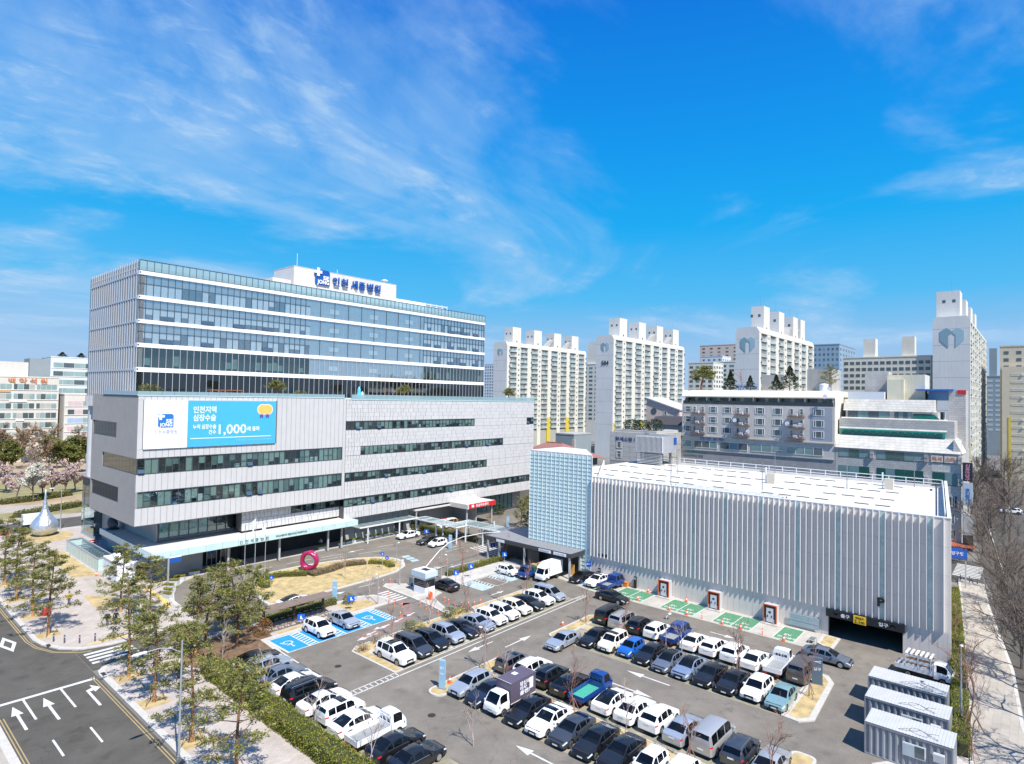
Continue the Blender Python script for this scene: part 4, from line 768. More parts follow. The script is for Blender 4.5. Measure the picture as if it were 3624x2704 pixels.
for y, d in ((18.1, -1), (12.3, 1)): put('chevron', MB().add([(GX - 0.47, y + 0.28, 2.86 - 0.12 * d), (GX - 0.47, y, 2.86 + 0.12 * d), (GX - 0.47, y - 0.28, 2.86 - 0.12 * d), (GX - 0.47, y - 0.28, 2.74 - 0.12 * d), (GX - 0.47, y, 2.98 + 0.02 * d), (GX - 0.47, y + 0.28, 2.74 - 0.12 * d)][:3] + [(GX - 0.47, y - 0.28, 2.98 - 0.12 * d), (GX - 0.47, y, 2.98 + 0.12 * d), (GX - 0.47, y + 0.28, 2.98 - 0.12 * d)], [(0, 1, 4, 5), (1, 2, 3, 4), (5, 4, 1, 0), (4, 3, 2, 1)]), M_SIGNW, lin)
put('height_board', MB().box(GX - 0.52, 14.95, 2.32, GX - 0.455, 16.25, 3.25), M_YELS, lin); text('height_lettering', '2.1m', 0.5, M_BLACK, lin, (GX - 0.53, 16.15, 2.42), FACE_X, 0.012, 0.004, 1.05); text('height_lettering', '제한높이', 0.26, M_BLACK, lin, (GX - 0.53, 16.05, 2.9), FACE_X, 0.004, 0.004, 0.85)
text('garage_letter', 'P', 1.35, M_BLACK, gar, (GX - 0.42, 13.85, 4.9), FACE_X, 0.05, 0.03, 0.78)
for k in range(3): put('wall_opening', MB().box(GX - 0.03, 51.6 - k * 0.75, 3.55, GX - 0.01, 52.0 - k * 0.75, 4.0), M_CORE, gar)
put('loading_board', MB().box(GX - 0.25, 20.0, 0.35, GX - 0.18, 23.4, 1.75).box(GX - 0.27, 20.0, 0.95, GX - 0.25, 23.4, 1.05), mat('pale_blue_board', (0.34, 0.42, 0.45), 0.5, 0, 0.1, 2), gar)
# deck furniture: railings, lamp posts, wheel stops, bay lines
dk = GZ - 1.1
rl = MB()
def rail(a, b, h0, h1, bars, post=2.4):
    a = Vector(a); b = Vector(b); L = (b - a).length; n = max(1, round(L / post)); d = (b - a) / n
    for i in range(n + 1):
        p = a + d * i; rl.box(p.x - 0.06, p.y - 0.06, h0, p.x + 0.06, p.y + 0.06, h1)
    dd = (b - a).normalized(); nn = Vector((-dd.y, dd.x, 0)) * 0.04
    for k in range(bars):
        z = h1 - 0.1 - k * (h1 - h0 - 0.2) / max(1, bars - 1) ; c = [a - nn, b - nn, b + nn, a + nn]; rl.prism([(q.x, q.y) for q in c], z, z + 0.12)
rail((119.8, 11.5, 0), (119.8, 63, 0), dk, dk + 1.35, 3); rail((GX + 1.2, 52.6, 0), (GX + 22, 64.8, 0), dk, dk + 1.35, 3); rail((RB[0] - 0.6, RB[1] + 0.5, 0), (84.5, 7.8, 0), dk, dk + 1.25, 3)
put('deck_railing', rl, M_RAIL, gar)
put('guard_wall', MB().box(119.5, 12, dk + 0.02, 119.7, 63, dk + 0.45), M_DECK, gar)
rl = MB(); rail((GX + 3.2, 25.3, 0), (GX + 3.2, 41.2, 0), dk, dk + 0.9, 2, 1.0); rail((GX + 4.6, 25.3, 0), (GX + 4.6, 41.2, 0), dk, dk + 0.9, 2, 1.0); rail((GX + 3.2, 25.3, 0), (GX + 4.6, 25.3, 0), dk, dk + 0.9, 2, 0.7); rail((GX + 3.2, 41.2, 0), (GX + 4.6, 41.2, 0), dk, dk + 0.9, 2, 0.7); put('stair_railing', rl, M_RAIL, gar)
for x in (86.0, 92.5, 99.0, 107.5, 115.5):
    for i in range(20):
        y = 13.5 + i * 2.45 + (x - 81) * 0.08
        if rng.random() < 0.22 or (x < 88 and 24 < y < 42): continue
        piece('wheel_stop', gar, mat('wheel_stop_rubber', (0.10, 0.095, 0.085), 0.8, 0, 0.2, 4), x, y, dk + 0.002, x + 0.16, y + 1.7, dk + 0.12)
M_DLINE = mat('deck_line_white', (0.78, 0.78, 0.78), 0.5, 0, 0.02)
for x in (83.0, 93.2, 99.8, 110):
    for i in range(18): piece('deck_line', gar, M_DLINE, x, 14 + i * 2.5, dk + 0.002, x + 4.6, 14.12 + i * 2.5, dk + 0.006)
for x, y, h, lw in ((90, 44, 4.4, 'near the stair railing'), (104, 49.5, 4.4, 'in the cyan tower half'), (95, 31.5, 4.6, 'in the middle of the near half'), (107, 22.5, 4.6, 'in front of the beige cabinet'), (118.5, 37, 4.4, 'at the far railing'), (117.5, 56.2, 4.4, 'beside the lift housing'), (118, 15, 4.4, 'at the far right corner')):
    o = thing('lamp_post', 'slim grey lamp post on the garage roof deck ' + lw, 'lamp post', (x, y, dk), 'lamp posts on the garage roof deck')
    put('pole', MB().tube((0, 0, 0), (0, 0, h), 0.07, 0.05, 8), M_GREYM, o, local=True); put('lamp_head', MB().box(-0.08, -1.2, h - 0.05, 0.08, 0.1, h + 0.05), M_GREYM, o, local=True)
for x, y in ((86.8, 8.9),):
    o = thing('camera_pole', 'dark pole with small cameras at the corner of the garage roof', 'camera pole', (x, y, dk))
    put('pole', MB().tube((0, 0, 0), (0, 0, 4.2), 0.06), M_DARKM, o, local=True); put('bracket', MB().box(-0.05, -0.5, 3.9, 0.05, 0.5, 4.0).box(-0.1, 0.35, 3.3, 0.1, 0.6, 3.5), M_DARKM, o, local=True)
for x, y in ((104, 33.0), (111.5, 17.5)):
    o = thing('roof_cabinet', 'beige utility cabinet on the %s of the garage roof' % ('middle' if y > 20 else 'far corner'), 'cabinet', (x, y, dk))
    put('cabinet_body', MB().box(-0.4, -0.6, 0, 0.4, 0.6, 1.7), mat('cabinet_beige', (0.62, 0.56, 0.46), 0.6, 0, 0.06), o, local=True); put('cabinet_post', MB().box(-0.1, 0.8, 0, 0.1, 1.0, 2.6), M_RAIL, o, local=True)
# lift head on the far side of the deck
lh = thing('lift_housing', 'raised lift housing with silver fins on the far edge of the garage deck', 'lift housing', (117, 61, dk))
put('housing', MB().box(113.8, 57.5, dk + 2.6, 119.8, 63.5, dk + 6.0).box(114.4, 58.2, dk, 114.8, 58.6, dk + 2.6).box(114.4, 62.6, dk, 114.8, 63.0, dk + 2.6).box(118.8, 58.2, dk, 119.2, 58.6, dk + 2.6).box(116, 60, dk, 119, 63, dk + 2.6), M_GREYM, lh)
for i in range(22): piece('fin', lh, M_FIN, 113.55, 57.5 + i * 0.28, dk + 2.6, 113.79, 57.6 + i * 0.28, dk + 6.0)
for i in range(21): piece('fin', lh, M_FIN, 113.8 + i * 0.28, 57.25, dk + 2.6, 113.9 + i * 0.28, 57.49, dk + 6.0)
put('blue_sign', MB().box(118.2, 57.15, dk + 4.2, 119.4, 57.22, dk + 5.6), M_BLUEL, lh)
for k in range(7): piece('railing_bar', lh, M_RAIL, 113.9, 57.6, dk + 0.3 + k * 0.3, 113.98, 63.4, dk + 0.38 + k * 0.3)

# ---- glass-clad stair tower
tw = thing('glass_stair_tower', 'pale cyan glass clad stair tower between garage and covered walkway', 'stair tower', (GX, 59.4, 0))
put('tower_core', MB().prism([(GX + 0.35, 53.3), (89.4, 60.0), (90.2, 65.6), (GX + 0.35, 65.6)], 0, 18.7).prism([(GX + 0.2, 53.2), (89.5, 59.9), (90.3, 65.7), (GX + 0.2, 65.7)], 18.701, 18.95), mat('tower_core_pale', (0.66, 0.80, 0.82), 0.8, 0, 0.08, 0.4), tw)
G_TOW = glass('cyan_cladding_glass', (0.80, 0.95, 0.98), 0.04, 0.10, 0.02, 0.10, (0.78, 0.92, 0.90))
put('tower_frame', MB().prism([(GX - 0.02, 53.12), (89.6, 59.9), (90.4, 65.78), (GX - 0.02, 65.78)], 18.98, 19.12).box(GX + 0.08, 53.12, 0.05, GX + 0.12, 65.78, 0.25), M_RAIL, tw)
tp = (65.76 - 53.14) / 14; more = MB(); allp = []
for r in range(30):
    for c in range(14): allp.append((GX + 0.0, 53.14 + c * tp + 0.015, 0.4 + r * 0.619 + 0.012, GX + 0.035, 53.14 + (c + 1) * tp - 0.015, 0.4 + (r + 1) * 0.619 - 0.012))
for i, b in enumerate(allp):
    if i >= len(allp) - 300: piece('glass_panel', tw, G_TOW, *b)
    else: more.box(*b)
put('glass_panels', more, G_TOW, tw, kind='stuff')
M_CYF = mat('pale_cyan_frame', (0.78, 0.88, 0.88), 0.4, 0, 0.03)
for c in range(0, 15): piece('mullion', tw, M_CYF, GX - 0.07, 53.14 + c * tp - 0.03, 0.3, GX - 0.01, 53.14 + c * tp + 0.03, 18.97)
M_CYS = mat('cyan_shadow_joint', (0.50, 0.66, 0.68), 0.4, 0, 0.03)
for r in range(30): piece('transom', tw, M_CYS, GX - 0.055, 53.18, 0.4 + r * 0.619 - 0.022, GX - 0.008, 65.72, 0.4 + r * 0.619 + 0.022)
side = MB()
for r in range(30):
    for c in range(9): side.box(GX + 0.05 + c, 65.75, 0.42 + r * 0.619, GX + 1.02 + c, 65.78, 1.0 + r * 0.619)
put('side_glass_panels', side, G_TOW, tw, kind='stuff')

# ---- dark covered entrance in front of the tower
sh = thing('covered_entrance', 'dark grey flat roofed pavilion on pale posts at foot of the cyan glass tower', 'pavilion', (79.5, 62, 0))
put('roof', MB().prism([(77.5, 54.4), (81.18, 54.4), (81.18, 66.2), (88, 66.2), (88, 72.8), (77.9, 72.8)], 3.55, 3.95), mat('dark_roof_sheet', (0.26, 0.26, 0.27), 0.55, 0.1, 0.08, 0.8), sh)
put('fascia', MB().box(77.38, 54.3, 3.35, 77.49, 72.9, 4.0).box(77.5, 54.28, 3.35, 81.15, 54.39, 4.0), M_DARKM, sh)
for x, y in ((77.8, 54.8), (77.9, 64.0), (80.6, 54.8), (77.9, 69.6), (78.0, 72.3)): piece('post', sh, M_MULLW, x - 0.13, y - 0.13, 0, x + 0.13, y + 0.13, 3.5)
put('back_wall', MB().box(81.9, 66.3, 0.0, 82.1, 72.6, 3.5).box(80.9, 55.0, 0.05, 81.15, 65.6, 3.5), M_DARKM, sh)
put('dark_panel', MB().box(79.5, 62.2, 0.1, 79.65, 64.6, 2.6), M_DARKM, sh)
for y0, y1 in ((55.2, 57.6), (58.2, 60.6), (68.0, 69.8)): put('sign_board', MB().box(77.32, y0, 3.42, 77.37, y1, 3.86), M_SIGNW, sh)
text('sign_lettering', '장례식장', 0.3, M_GTXT, sh, (77.31, 57.4, 3.5), FACE_X, 0.004, 0.004, 1.9); text('sign_lettering', '주차장입구', 0.3, M_GTXT, sh, (77.31, 60.4, 3.5), FACE_X, 0.004, 0.004, 1.9)
put('yellow_stand_board', MB().box(79.9, 55.4, 0.05, 80.0, 56.3, 1.7), mat('board_orange', (0.75, 0.42, 0.10), 0.6, 0, 0.08), sh)

# ---- covered walkway: thin glazed roof on white posts
wk = thing('covered_walkway', 'white steel covered walkway with pale glass roof crossing the forecourt', 'walkway', (80, 85, 0))
M_GRF = glass('walkway_roof_glass', (0.70, 0.82, 0.80), 0.12, 0.05, 0.0, 0.35, (0.42, 0.52, 0.50))
def wroof(poly, z=3.3):
    put('roof_frame', MB().prism(poly, z - 0.16, z - 0.04), M_RAIL, wk)
for x0, y0, x1, y1 in ((67.6, 95.2, 81.6, 98.4), (80.6, 83.0, 83.6, 95.15), (83.4, 72.6, 87.2, 86.2)):
    horiz = (x1 - x0) > (y1 - y0); L = (x1 - x0) if horiz else (y1 - y0); n = round(L / 1.6)
    z = 3.3 if not (x0 > 83) else 3.36
    fr_ = MB()
    for yy in (y0, y1 - 0.14): fr_.box(x0, yy, z - 0.22, x1, yy + 0.14, z)
    for xx in (x0, x1 - 0.14): fr_.box(xx, y0 + 0.141, z - 0.22, xx + 0.14, y1 - 0.141, z)
    put('roof_frame', fr_, M_RAIL, wk)
    for i in range(n):
        if horiz: piece('roof_pane', wk, M_GRF, x0 + i * L / n + 0.15, y0 + 0.145, z - 0.06, x0 + (i + 1) * L / n - 0.05, y1 - 0.145, z - 0.03)
        else: piece('roof_pane', wk, M_GRF, x0 + 0.145, y0 + i * L / n + 0.15, z - 0.06, x1 - 0.145, y0 + (i + 1) * L / n - 0.05, z - 0.03)
for x, y in ((69.5, 95.4), (77.0, 95.4), (81.4, 95.4), (81.4, 89.5), (80.9, 83.2), (83.3, 83.2), (83.3, 89.6), (86.8, 85.8), (83.7, 79), (86.8, 79), (83.7, 73), (86.8, 73)):
    piece('post', wk, M_RAIL, x - 0.1, y - 0.1, 0.0, x + 0.1, y + 0.1, 4.1 if rng.random() < 0.3 else 3.1)
# ================================================================== BACKGROUND BUILDINGS
def ray(px, py):
    """direction of a photograph point (native pixels); used only to read off real positions on known planes"""
    a, b = px - 1812, py - 1352
    x = (a * math.cos(ROLL) + b * math.sin(ROLL)) / FPX; y = -(-a * math.sin(ROLL) + b * math.cos(ROLL)) / FPX
    fw = _cp - y * _sp; up = _sp + y * _cp; return (fw * _c + x * _s, fw * _s - x * _c, up)
def onX(px, py, X): d = ray(px, py); t = X / d[0]; return (X, d[1] * t, 28 + d[2] * t)
def onY(px, py, Y): d = ray(px, py); t = Y / d[1]; return (d[0] * t, Y, 28 + d[2] * t)
def onZ(px, py, z=0.0): d = ray(px, py); t = (z - 28) / d[2]; return (d[0] * t, d[1] * t)

M_CREAM = mat('apartment_cream', (0.72, 0.69, 0.605), 0.75, 0, 0.05, 0.15, streak=0.12); M_AEND = mat('apartment_end_shaded', (0.66, 0.66, 0.64), 0.75, 0, 0.05, 0.12, streak=0.12)  # end walls: cream greyed, shade of the -X faces put into the colour
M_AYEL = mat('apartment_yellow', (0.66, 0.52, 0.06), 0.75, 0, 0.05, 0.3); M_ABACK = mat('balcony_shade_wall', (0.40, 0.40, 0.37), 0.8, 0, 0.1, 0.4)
M_AGL = mat('apartment_window_glass', (0.085, 0.115, 0.125), 0.08, 0, 0.2, 0.3, spec=0.7); M_AGL2 = mat('apartment_window_teal', (0.16, 0.27, 0.27), 0.10, 0, 0.2, 0.3, spec=0.6); M_AFR = mat('white_window_frame', (0.76, 0.77, 0.75), 0.5, 0, 0.03)
M_EMB1 = mat('emblem_teal_dark', (0.22, 0.36, 0.42), 0.6, 0, 0.02); M_EMB2 = mat('emblem_teal_light', (0.34, 0.50, 0.56), 0.6, 0, 0.02); M_CONCD = mat('weathered_concrete', (0.40, 0.39, 0.37), 0.85, 0, 0.12, 0.4, streak=0.15)
def unit_balcony(v):
    """one flat's balcony in a 1 x 1 cell (depth in metres): slab, railing, glazing with frames"""
    r = random.Random(100 + v); mb = MB()
    mb.box(0.0, 0, 0, 1, 0.6, 0.05, 2)
    nb = 5
    cuts = sorted([0.02, 0.98] + [0.02 + 0.96 * k / nb for k in range(1, nb)])
    for k in range(nb):
        a, b = cuts[k] + 0.012, cuts[k + 1] - 0.012; t = r.random()
        mb.box(a, 0.42 if t < 0.6 else 0.55, 0.05, b, 0.58, 0.93, 0 if t < 0.55 else 1 if t < 0.8 else 3 if t < 0.9 else 0)
    for c in cuts: mb.box(c - 0.010, 0.36, 0.05, c + 0.010, 0.5, 0.95, 2)
    if v % 2: mb.box(0, 0.36, 0.93, 1, 0.5, 0.965, 2)
    for z in (0.12, 0.22, 0.33): mb.box(0.0, 0.0, z, 1, 0.03, z + (0.035 if z > 0.3 else 0.02), 2)
    for k in range(11): mb.box(k / 10 * 0.98 + 0.004, 0.005, 0.05, k / 10 * 0.98 + 0.014, 0.025, 0.33, 2)
    if v % 3 == 0: mb.box(0.8, -0.3, 0.06, 0.93, 0.0, 0.26, 2)
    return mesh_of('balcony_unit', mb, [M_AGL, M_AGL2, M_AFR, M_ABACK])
UNITS = [unit_balcony(v) for v in range(7)]
def cell(name, parent, me, loc, sx, sz, rz=0.0):
    o = bpy.data.objects.new(name, me); COL.objects.link(o); g = ORG[parent]; o.parent = parent
    o.location = (loc[0] - g.x, loc[1] - g.y, loc[2] - g.z); o.scale = (sx, 1, sz); o.rotation_euler = (0, 0, rz); return o
def emblem(parent, X, yc, z, s):
    """two mirrored angular leaves on an end wall (faces -X)"""
    for sg in (1, -1):
        P = [(0.03, 0.52), (0.30, 0.72), (0.66, 0.48), (0.66, -0.12), (0.20, -0.62), (0.20, 0.22), (0.03, 0.36)]
        Q = [(X - 0.12, yc + sg * a * s, z + b * s) for a, b in P]; Q2 = [(X - 0.004, y, zz) for _, y, zz in Q]
        n = len(P); f = [tuple(range(n))] + [(i, (i + 1) % n, n + (i + 1) % n, n + i) for i in range(n)]
        put('emblem', MB().add(Q + Q2, f), M_EMB1 if sg > 0 else M_EMB2, parent)
def apartment(label, X0, Y0, X1, Y1, top, ncol, boxes, boxh, number=None, zmin=6.0, fh=2.75, emb=3.6, yellow=()):
    ap = thing('apartment_block', label, 'apartment block', (X0, Y0, 0))
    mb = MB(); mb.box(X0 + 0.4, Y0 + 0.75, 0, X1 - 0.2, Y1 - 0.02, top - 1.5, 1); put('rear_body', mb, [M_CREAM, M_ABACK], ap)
    e = put('end_wall', MB().hull_x([(Y0, 0), (Y1, 0), (Y1, top - 1.6), (Y1 - 0.9, top), (Y0 + 0.9, top), (Y0, top - 1.6)][::-1], X0, X0 + 0.38), M_AEND, ap)
    k = top - 4.2
    while k > zmin: piece('wall_groove', e, mat('groove_grey', (0.44, 0.45, 0.45), 0.8, 0, 0), X0 - 0.01, Y0 + 0.02, k, X0 - 0.002, Y1 - 0.02, k + 0.14); k -= 2 * fh if emb else fh * 2
    put('end_wall', MB().hull_x([(Y0, 0), (Y1, 0), (Y1, top - 1.6), (Y1 - 0.9, top), (Y0 + 0.9, top), (Y0, top - 1.6)][::-1], X1 - 0.19, X1), M_AEND, ap)
    put('roof_edge', MB().hull_x([(Y0 - 0.05, top - 2.2), (Y0 + 0.74, top - 2.2), (Y0 + 2.0, top - 0.02), (Y0 + 0.95, top - 0.02), (Y0 - 0.05, top - 1.6)][::-1], X0 + 0.4, X1 - 0.2).box(X0 + 0.4, Y0 + 2.0, top - 1.6, X1 - 0.2, Y1 - 0.1, top - 0.3), M_CREAM, ap)
    pitch = (X1 - X0 - 1.0) / ncol; ww = pitch * 0.66; nf = int((top - 2.3 - zmin) / fh); z0 = top - 2.25 - nf * fh
    piers = MB(); lowy = MB(); small_ = MB()
    for c in range(ncol + 1):
        a = X0 + 0.5 + c * pitch - (pitch - ww) / 2; b = a + pitch - ww
        a = max(a, X0 + 0.39); b = min(b, X1 - 0.2)
        if c in yellow: piers.box(a, Y0, 17.0, b, Y0 + 0.74, top - 2.2); lowy.box(a, Y0 - 0.01, 0, b, Y0 + 0.74, 17.0)
        else: piers.box(a, Y0, 0, b, Y0 + 0.74, top - 2.2)
        if c % 2 == 1:
            for f in range(nf): small_.box(a + (b - a) * 0.35, Y0 - 0.03, z0 + f * fh + 1.1, a + (b - a) * 0.62, Y0 - 0.01, z0 + f * fh + 2.0)
        else:
            for f in range(nf):
                if random.random() < 0.6: small_.box(b - 0.5, Y0 - 0.35, z0 + f * fh + 0.3, b + 0.2, Y0 - 0.02, z0 + f * fh + 0.9)
    put('pier', piers, M_CREAM, ap)
    if lowy.v: put('yellow_pier_foot', lowy, M_AYEL, ap)
    put('small_windows', small_, M_AGL, ap, kind='stuff')
    for f in range(nf):
        for c in range(ncol):
            cell('balcony', ap, random.choice(UNITS), (X0 + 0.5 + c * pitch + (pitch - ww) / 2, Y0 + 0.08, z0 + f * fh), ww, fh)
    for i, bx in enumerate(boxes):
        wd = (X1 - X0) / 15.0; b = put('lift_tower', MB().box(bx - wd, Y0 + 3.2, top - 0.35, bx + wd * 0.4, Y1 - 0.4, top + boxh), M_CREAM, ap)
        put('lift_tower_shaded_side', MB().box(bx - wd - 0.02, Y0 + 3.25, top - 0.3, bx - wd - 0.005, Y1 - 0.45, top + boxh - 0.05), M_AEND, b)  # thin sheet giving the tower's -X side the shaded tone
        for yy in (Y0 + 4.4, Y0 + 7.2): piece('vent_window', b, M_AGL, bx - wd - 0.06, yy, top + boxh - 4.0, bx - wd - 0.03, yy + 0.9, top + boxh - 3.0)
        piece('side_window', b, M_AGL, bx - wd * 0.4, Y0 + 3.15, top + 0.6, bx - wd * 0.2, Y0 + 3.19, top + 1.6)
        if i >= 2:
            put('roof_brace', MB().add([(bx - wd * 2.6, Y0 + 4, top - 0.2), (bx - wd * 1.1, Y0 + 4, top + 5.2), (bx - wd * 0.9, Y0 + 4, top + 5.0), (bx - wd * 1.8, Y0 + 4, top - 0.2), (bx - wd * 2.6, Y0 + 6.5, top - 0.2), (bx - wd * 1.1, Y0 + 6.5, top + 5.2), (bx - wd * 0.9, Y0 + 6.5, top + 5.0), (bx - wd * 1.8, Y0 + 6.5, top - 0.2)], [(0, 1, 2, 3), (7, 6, 5, 4), (0, 4, 5, 1), (3, 2, 6, 7)]), M_CONCD, ap)
        put('aerial', MB().tube((bx, Y0 + 6, top + boxh), (bx, Y0 + 6, top + boxh + 4.5), 0.05, 0.03, 4), M_GREYM, ap)
    if emb: emblem(ap, X0, (Y0 + Y1) / 2 - 0.2, top - 2.4 - emb, emb)
    if number: text('block_number', number, 2.9, M_BLACK, ap, (X0 - 0.15, (Y0 + Y1) / 2 + 1.6, top - 14.2), FACE_X, 0.03, 0.05, 3.9)
    return ap
apartment('cream apartment block beside the hospital ward block, first of the emblem-bearing slabs', 237.9, 209.5, 311.7, 219.2, 57.3, 8, (250.8, 269.2, 287.8, 305.7), 8.8, zmin=11, yellow=(4, 6), emb=3.0)
apartment('cream apartment block with black number 504 on its shaded end wall', 248.4, 151.5, 325.1, 161.3, 58.7, 8, (264.2, 283.5, 302.9, 322.2), 9.5, '504', zmin=11, yellow=(0, 3), emb=3.4)
apartment('cream apartment block with emblem rising behind the grey shop building roof trees', 219, 74.0, 289.1, 82.4, 54.8, 7, (238.0, 255.8, 274.5, 291.0 - 6), 9.4, zmin=26, emb=4.0)
apartment('tallest cream apartment slab with large emblem beside the right-hand street', 250.3, 16.3, 339.4, 26.6, 58.0, 9, (262, 286, 308, 330), 9.5, zmin=8, yellow=(0,), emb=5.0)
# plain far blocks with window rows (walls face the way given); every window a pane of its own
def farblock(label, x0, y0, x1, y1, top, wm, face='X', cols=8, fh=2.8, zmin=18, wfrac=0.62, hfrac=0.5, gm=None, towers=(), name='apartment_block', cat='apartment block'):
    b = thing(name, label, cat, (x0, y0, 0)); put('wall', MB().box(x0, y0, 0, x1, y1, top), wm, b); put('roof_cap', MB().box(x0 - 0.15, y0 - 0.15, top, x1 + 0.1, y1 + 0.15, top + 0.5), wm, b)
    nf = int((top - 1.0 - zmin) / fh)
    for f in range(nf):
        z = top - 1.0 - (f + 1) * fh + fh * (1 - hfrac) * 0.5
        for c in range(cols if 'Y' not in face or face == 'Y' else 0):
            if face == 'X': p = (y1 - y0) / cols; a = y0 + c * p + p * (1 - wfrac) / 2; piece('window_pane', b, gm or M_AGL, x0 - 0.06, a, z, x0 - 0.01, a + p * wfrac, z + fh * hfrac)
            else: p = (x1 - x0) / cols; a = x0 + c * p + p * (1 - wfrac) / 2; piece('window_pane', b, gm or M_AGL, a, y0 - 0.06, z, a + p * wfrac, y0 - 0.01, z + fh * hfrac)
        if face == 'XY':
            for c in range(cols): p = (y1 - y0) / cols; a = y0 + c * p + p * (1 - wfrac) / 2; piece('window_pane', b, gm or random.choice((M_AGL, M_AGL, M_AGL2)), x0 - 0.06, a, z, x0 - 0.01, a + p * wfrac, z + fh * hfrac)
            for c in range(cols): p = (x1 - x0) / cols; a = x0 + c * p + p * (1 - wfrac) / 2; piece('window_pane', b, gm or random.choice((M_AGL, M_AGL, M_AGL2)), a, y0 - 0.06, z, a + p * wfrac, y0 - 0.01, z + fh * hfrac)
    for tx0, ty0, tx1, ty1, th in towers: put('lift_tower', MB().box(tx0, ty0, top + 0.4, tx1, ty1, top + th), wm, b)
    return b
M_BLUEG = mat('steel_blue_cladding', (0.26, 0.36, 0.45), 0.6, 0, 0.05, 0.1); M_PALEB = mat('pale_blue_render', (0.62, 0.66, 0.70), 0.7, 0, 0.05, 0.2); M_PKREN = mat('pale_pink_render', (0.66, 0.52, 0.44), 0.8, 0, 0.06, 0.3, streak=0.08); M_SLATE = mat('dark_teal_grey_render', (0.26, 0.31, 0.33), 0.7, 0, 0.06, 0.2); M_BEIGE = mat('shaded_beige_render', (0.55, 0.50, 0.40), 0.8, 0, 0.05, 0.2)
farblock('wide cream apartment block with rows of dark windows left of the tallest slab', 306, 33, 316, 66, 48.5, M_CREAM, 'X', 14, 2.75, 20, 0.7, 0.5, None, ((307, 53.5, 312, 58.3, 8.5), (307, 39.0, 312, 43.6, 8.8)))
b6 = farblock('beige apartment tower at the right-hand edge above the bare street trees', 305.5, -20, 330, 10.6, 51.4, M_BEIGE, 'X', 8, 2.8, 14, 0.4, 0.45)
put('lower_wing', MB().box(303, -20, 0, 305.3, 9.9, 43.4), M_BEIGE, b6)
for f in range(12): cell('balcony', b6, UNITS[f % 7], (302.9, 7.2, 42.8 - 2.9 * (f + 1)), 4.0, 2.8, R(-90)); 
put('yellow_pier_foot', MB().box(302.85, 7.25, 0, 302.99, 8.0, 24), M_AYEL, b6)
farblock('dark teal grey apartment tower far off between the tall slab and the beige tower', 444, 14.6, 460, 21.6, 45.0, M_SLATE, 'X', 2, 2.8, 12, 0.7, 0.45, mat('pale_balcony_strip', (0.46, 0.52, 0.53), 0.5, 0, 0.1), ((446, 16.8, 452, 20.3, 16.5),))
farblock('steel blue topped apartment tower behind the emblem block', 380, 84, 420, 97.6, 61.5, M_BLUEG, 'XY', 6, 3.0, 20, 0.4, 0.45)
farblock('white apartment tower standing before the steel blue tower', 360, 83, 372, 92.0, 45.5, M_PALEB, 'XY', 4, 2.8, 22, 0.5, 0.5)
p = onX(2490, 1285, 345); farblock('small cream apartment block with emblem above the roof garden trees', 345, p[1] - 6, 360, p[1] + 9.5, p[2], M_CREAM, 'XY', 4, 2.8, 22, 0.55, 0.5)
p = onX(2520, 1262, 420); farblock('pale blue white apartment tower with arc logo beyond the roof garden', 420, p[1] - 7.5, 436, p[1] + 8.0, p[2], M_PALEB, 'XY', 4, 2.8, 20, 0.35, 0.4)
p = onX(2540, 1222, 480); farblock('pink topped apartment tower far behind the roof garden trees', 480, p[1] - 24, 500, p[1] + 15, p[2], M_PKREN, 'XY', 6, 3.0, 20, 0.35, 0.4)
p = onX(2565, 1282, 380); farblock('cream flat block close left of the roof garden emblem slab', 380, p[1] - 7, 396, p[1] + 8, p[2], M_CREAM, 'XY', 3, 2.8, 22, 0.6, 0.5)
p = onX(2095, 1290, 340); farblock('cream apartment block seen in the gap before block 504', 340, p[1] - 6, 360, p[1] + 12, p[2], M_CREAM, 'XY', 4, 2.8, 12, 0.6, 0.45, None, ((341, p[1] - 4, 350, p[1] + 4, 15),))
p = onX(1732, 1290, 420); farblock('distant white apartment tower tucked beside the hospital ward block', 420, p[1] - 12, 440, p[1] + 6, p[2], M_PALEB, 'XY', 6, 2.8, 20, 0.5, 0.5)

# ---- grey shop and flats building behind the garage
X1_ = 139.0
m1 = thing('shop_building', 'grey five storey building with small balconies and shop windows behind the garage', 'building', (X1_, 48, 0))
M_M1 = mat('shop_building_grey', (0.56, 0.53, 0.49), 0.8, 0, 0.08, 0.3, streak=0.18); M_M1C = mat('shop_building_cream', (0.74, 0.70, 0.60), 0.75, 0, 0.05, 0.3, streak=0.05); M_TILEG = paving('grey_wall_tile', (0.36, 0.36, 0.36), 0.8, 0.4, 0.75, wall=True); M_RUST = mat('rusty_balcony', (0.22, 0.12, 0.09), 0.8, 0.2, 0.2, 3)
Yl, Yr = 65.2, 31.6
put('wall', MB().box(X1_, Yr, 0, X1_ + 16, Yl, 27.3), M_M1, m1); put('side_wall', MB().box(X1_ + 0.1, Yr - 0.14, 0, X1_ + 16, Yr - 0.004, 29.9).box(X1_ + 2.0, Yr, 27.3, X1_ + 16, Yl, 29.0), M_M1C, m1)
put('roof_band', MB().hull_y([(X1_ - 0.3, 29.0), (X1_ + 15.8, 29.0), (X1_ + 15.8, 30.6), (X1_ + 1.2, 30.6), (X1_ - 0.3, 29.25)][::-1], Yr - 0.1, Yl), M_M1C, m1)
put('terrace_rail', MB().box(X1_ - 0.02, Yr + 0.2, 27.3, X1_ + 0.02, Yl - 0.2, 28.1), G_DARK, m1)
for i in range(7): piece('terrace_post', m1, M_M1C, X1_ + 0.05, Yr + 0.2 + i * 5.45, 27.3, X1_ + 1.9, Yr + 0.35 + i * 5.45, 29.0)
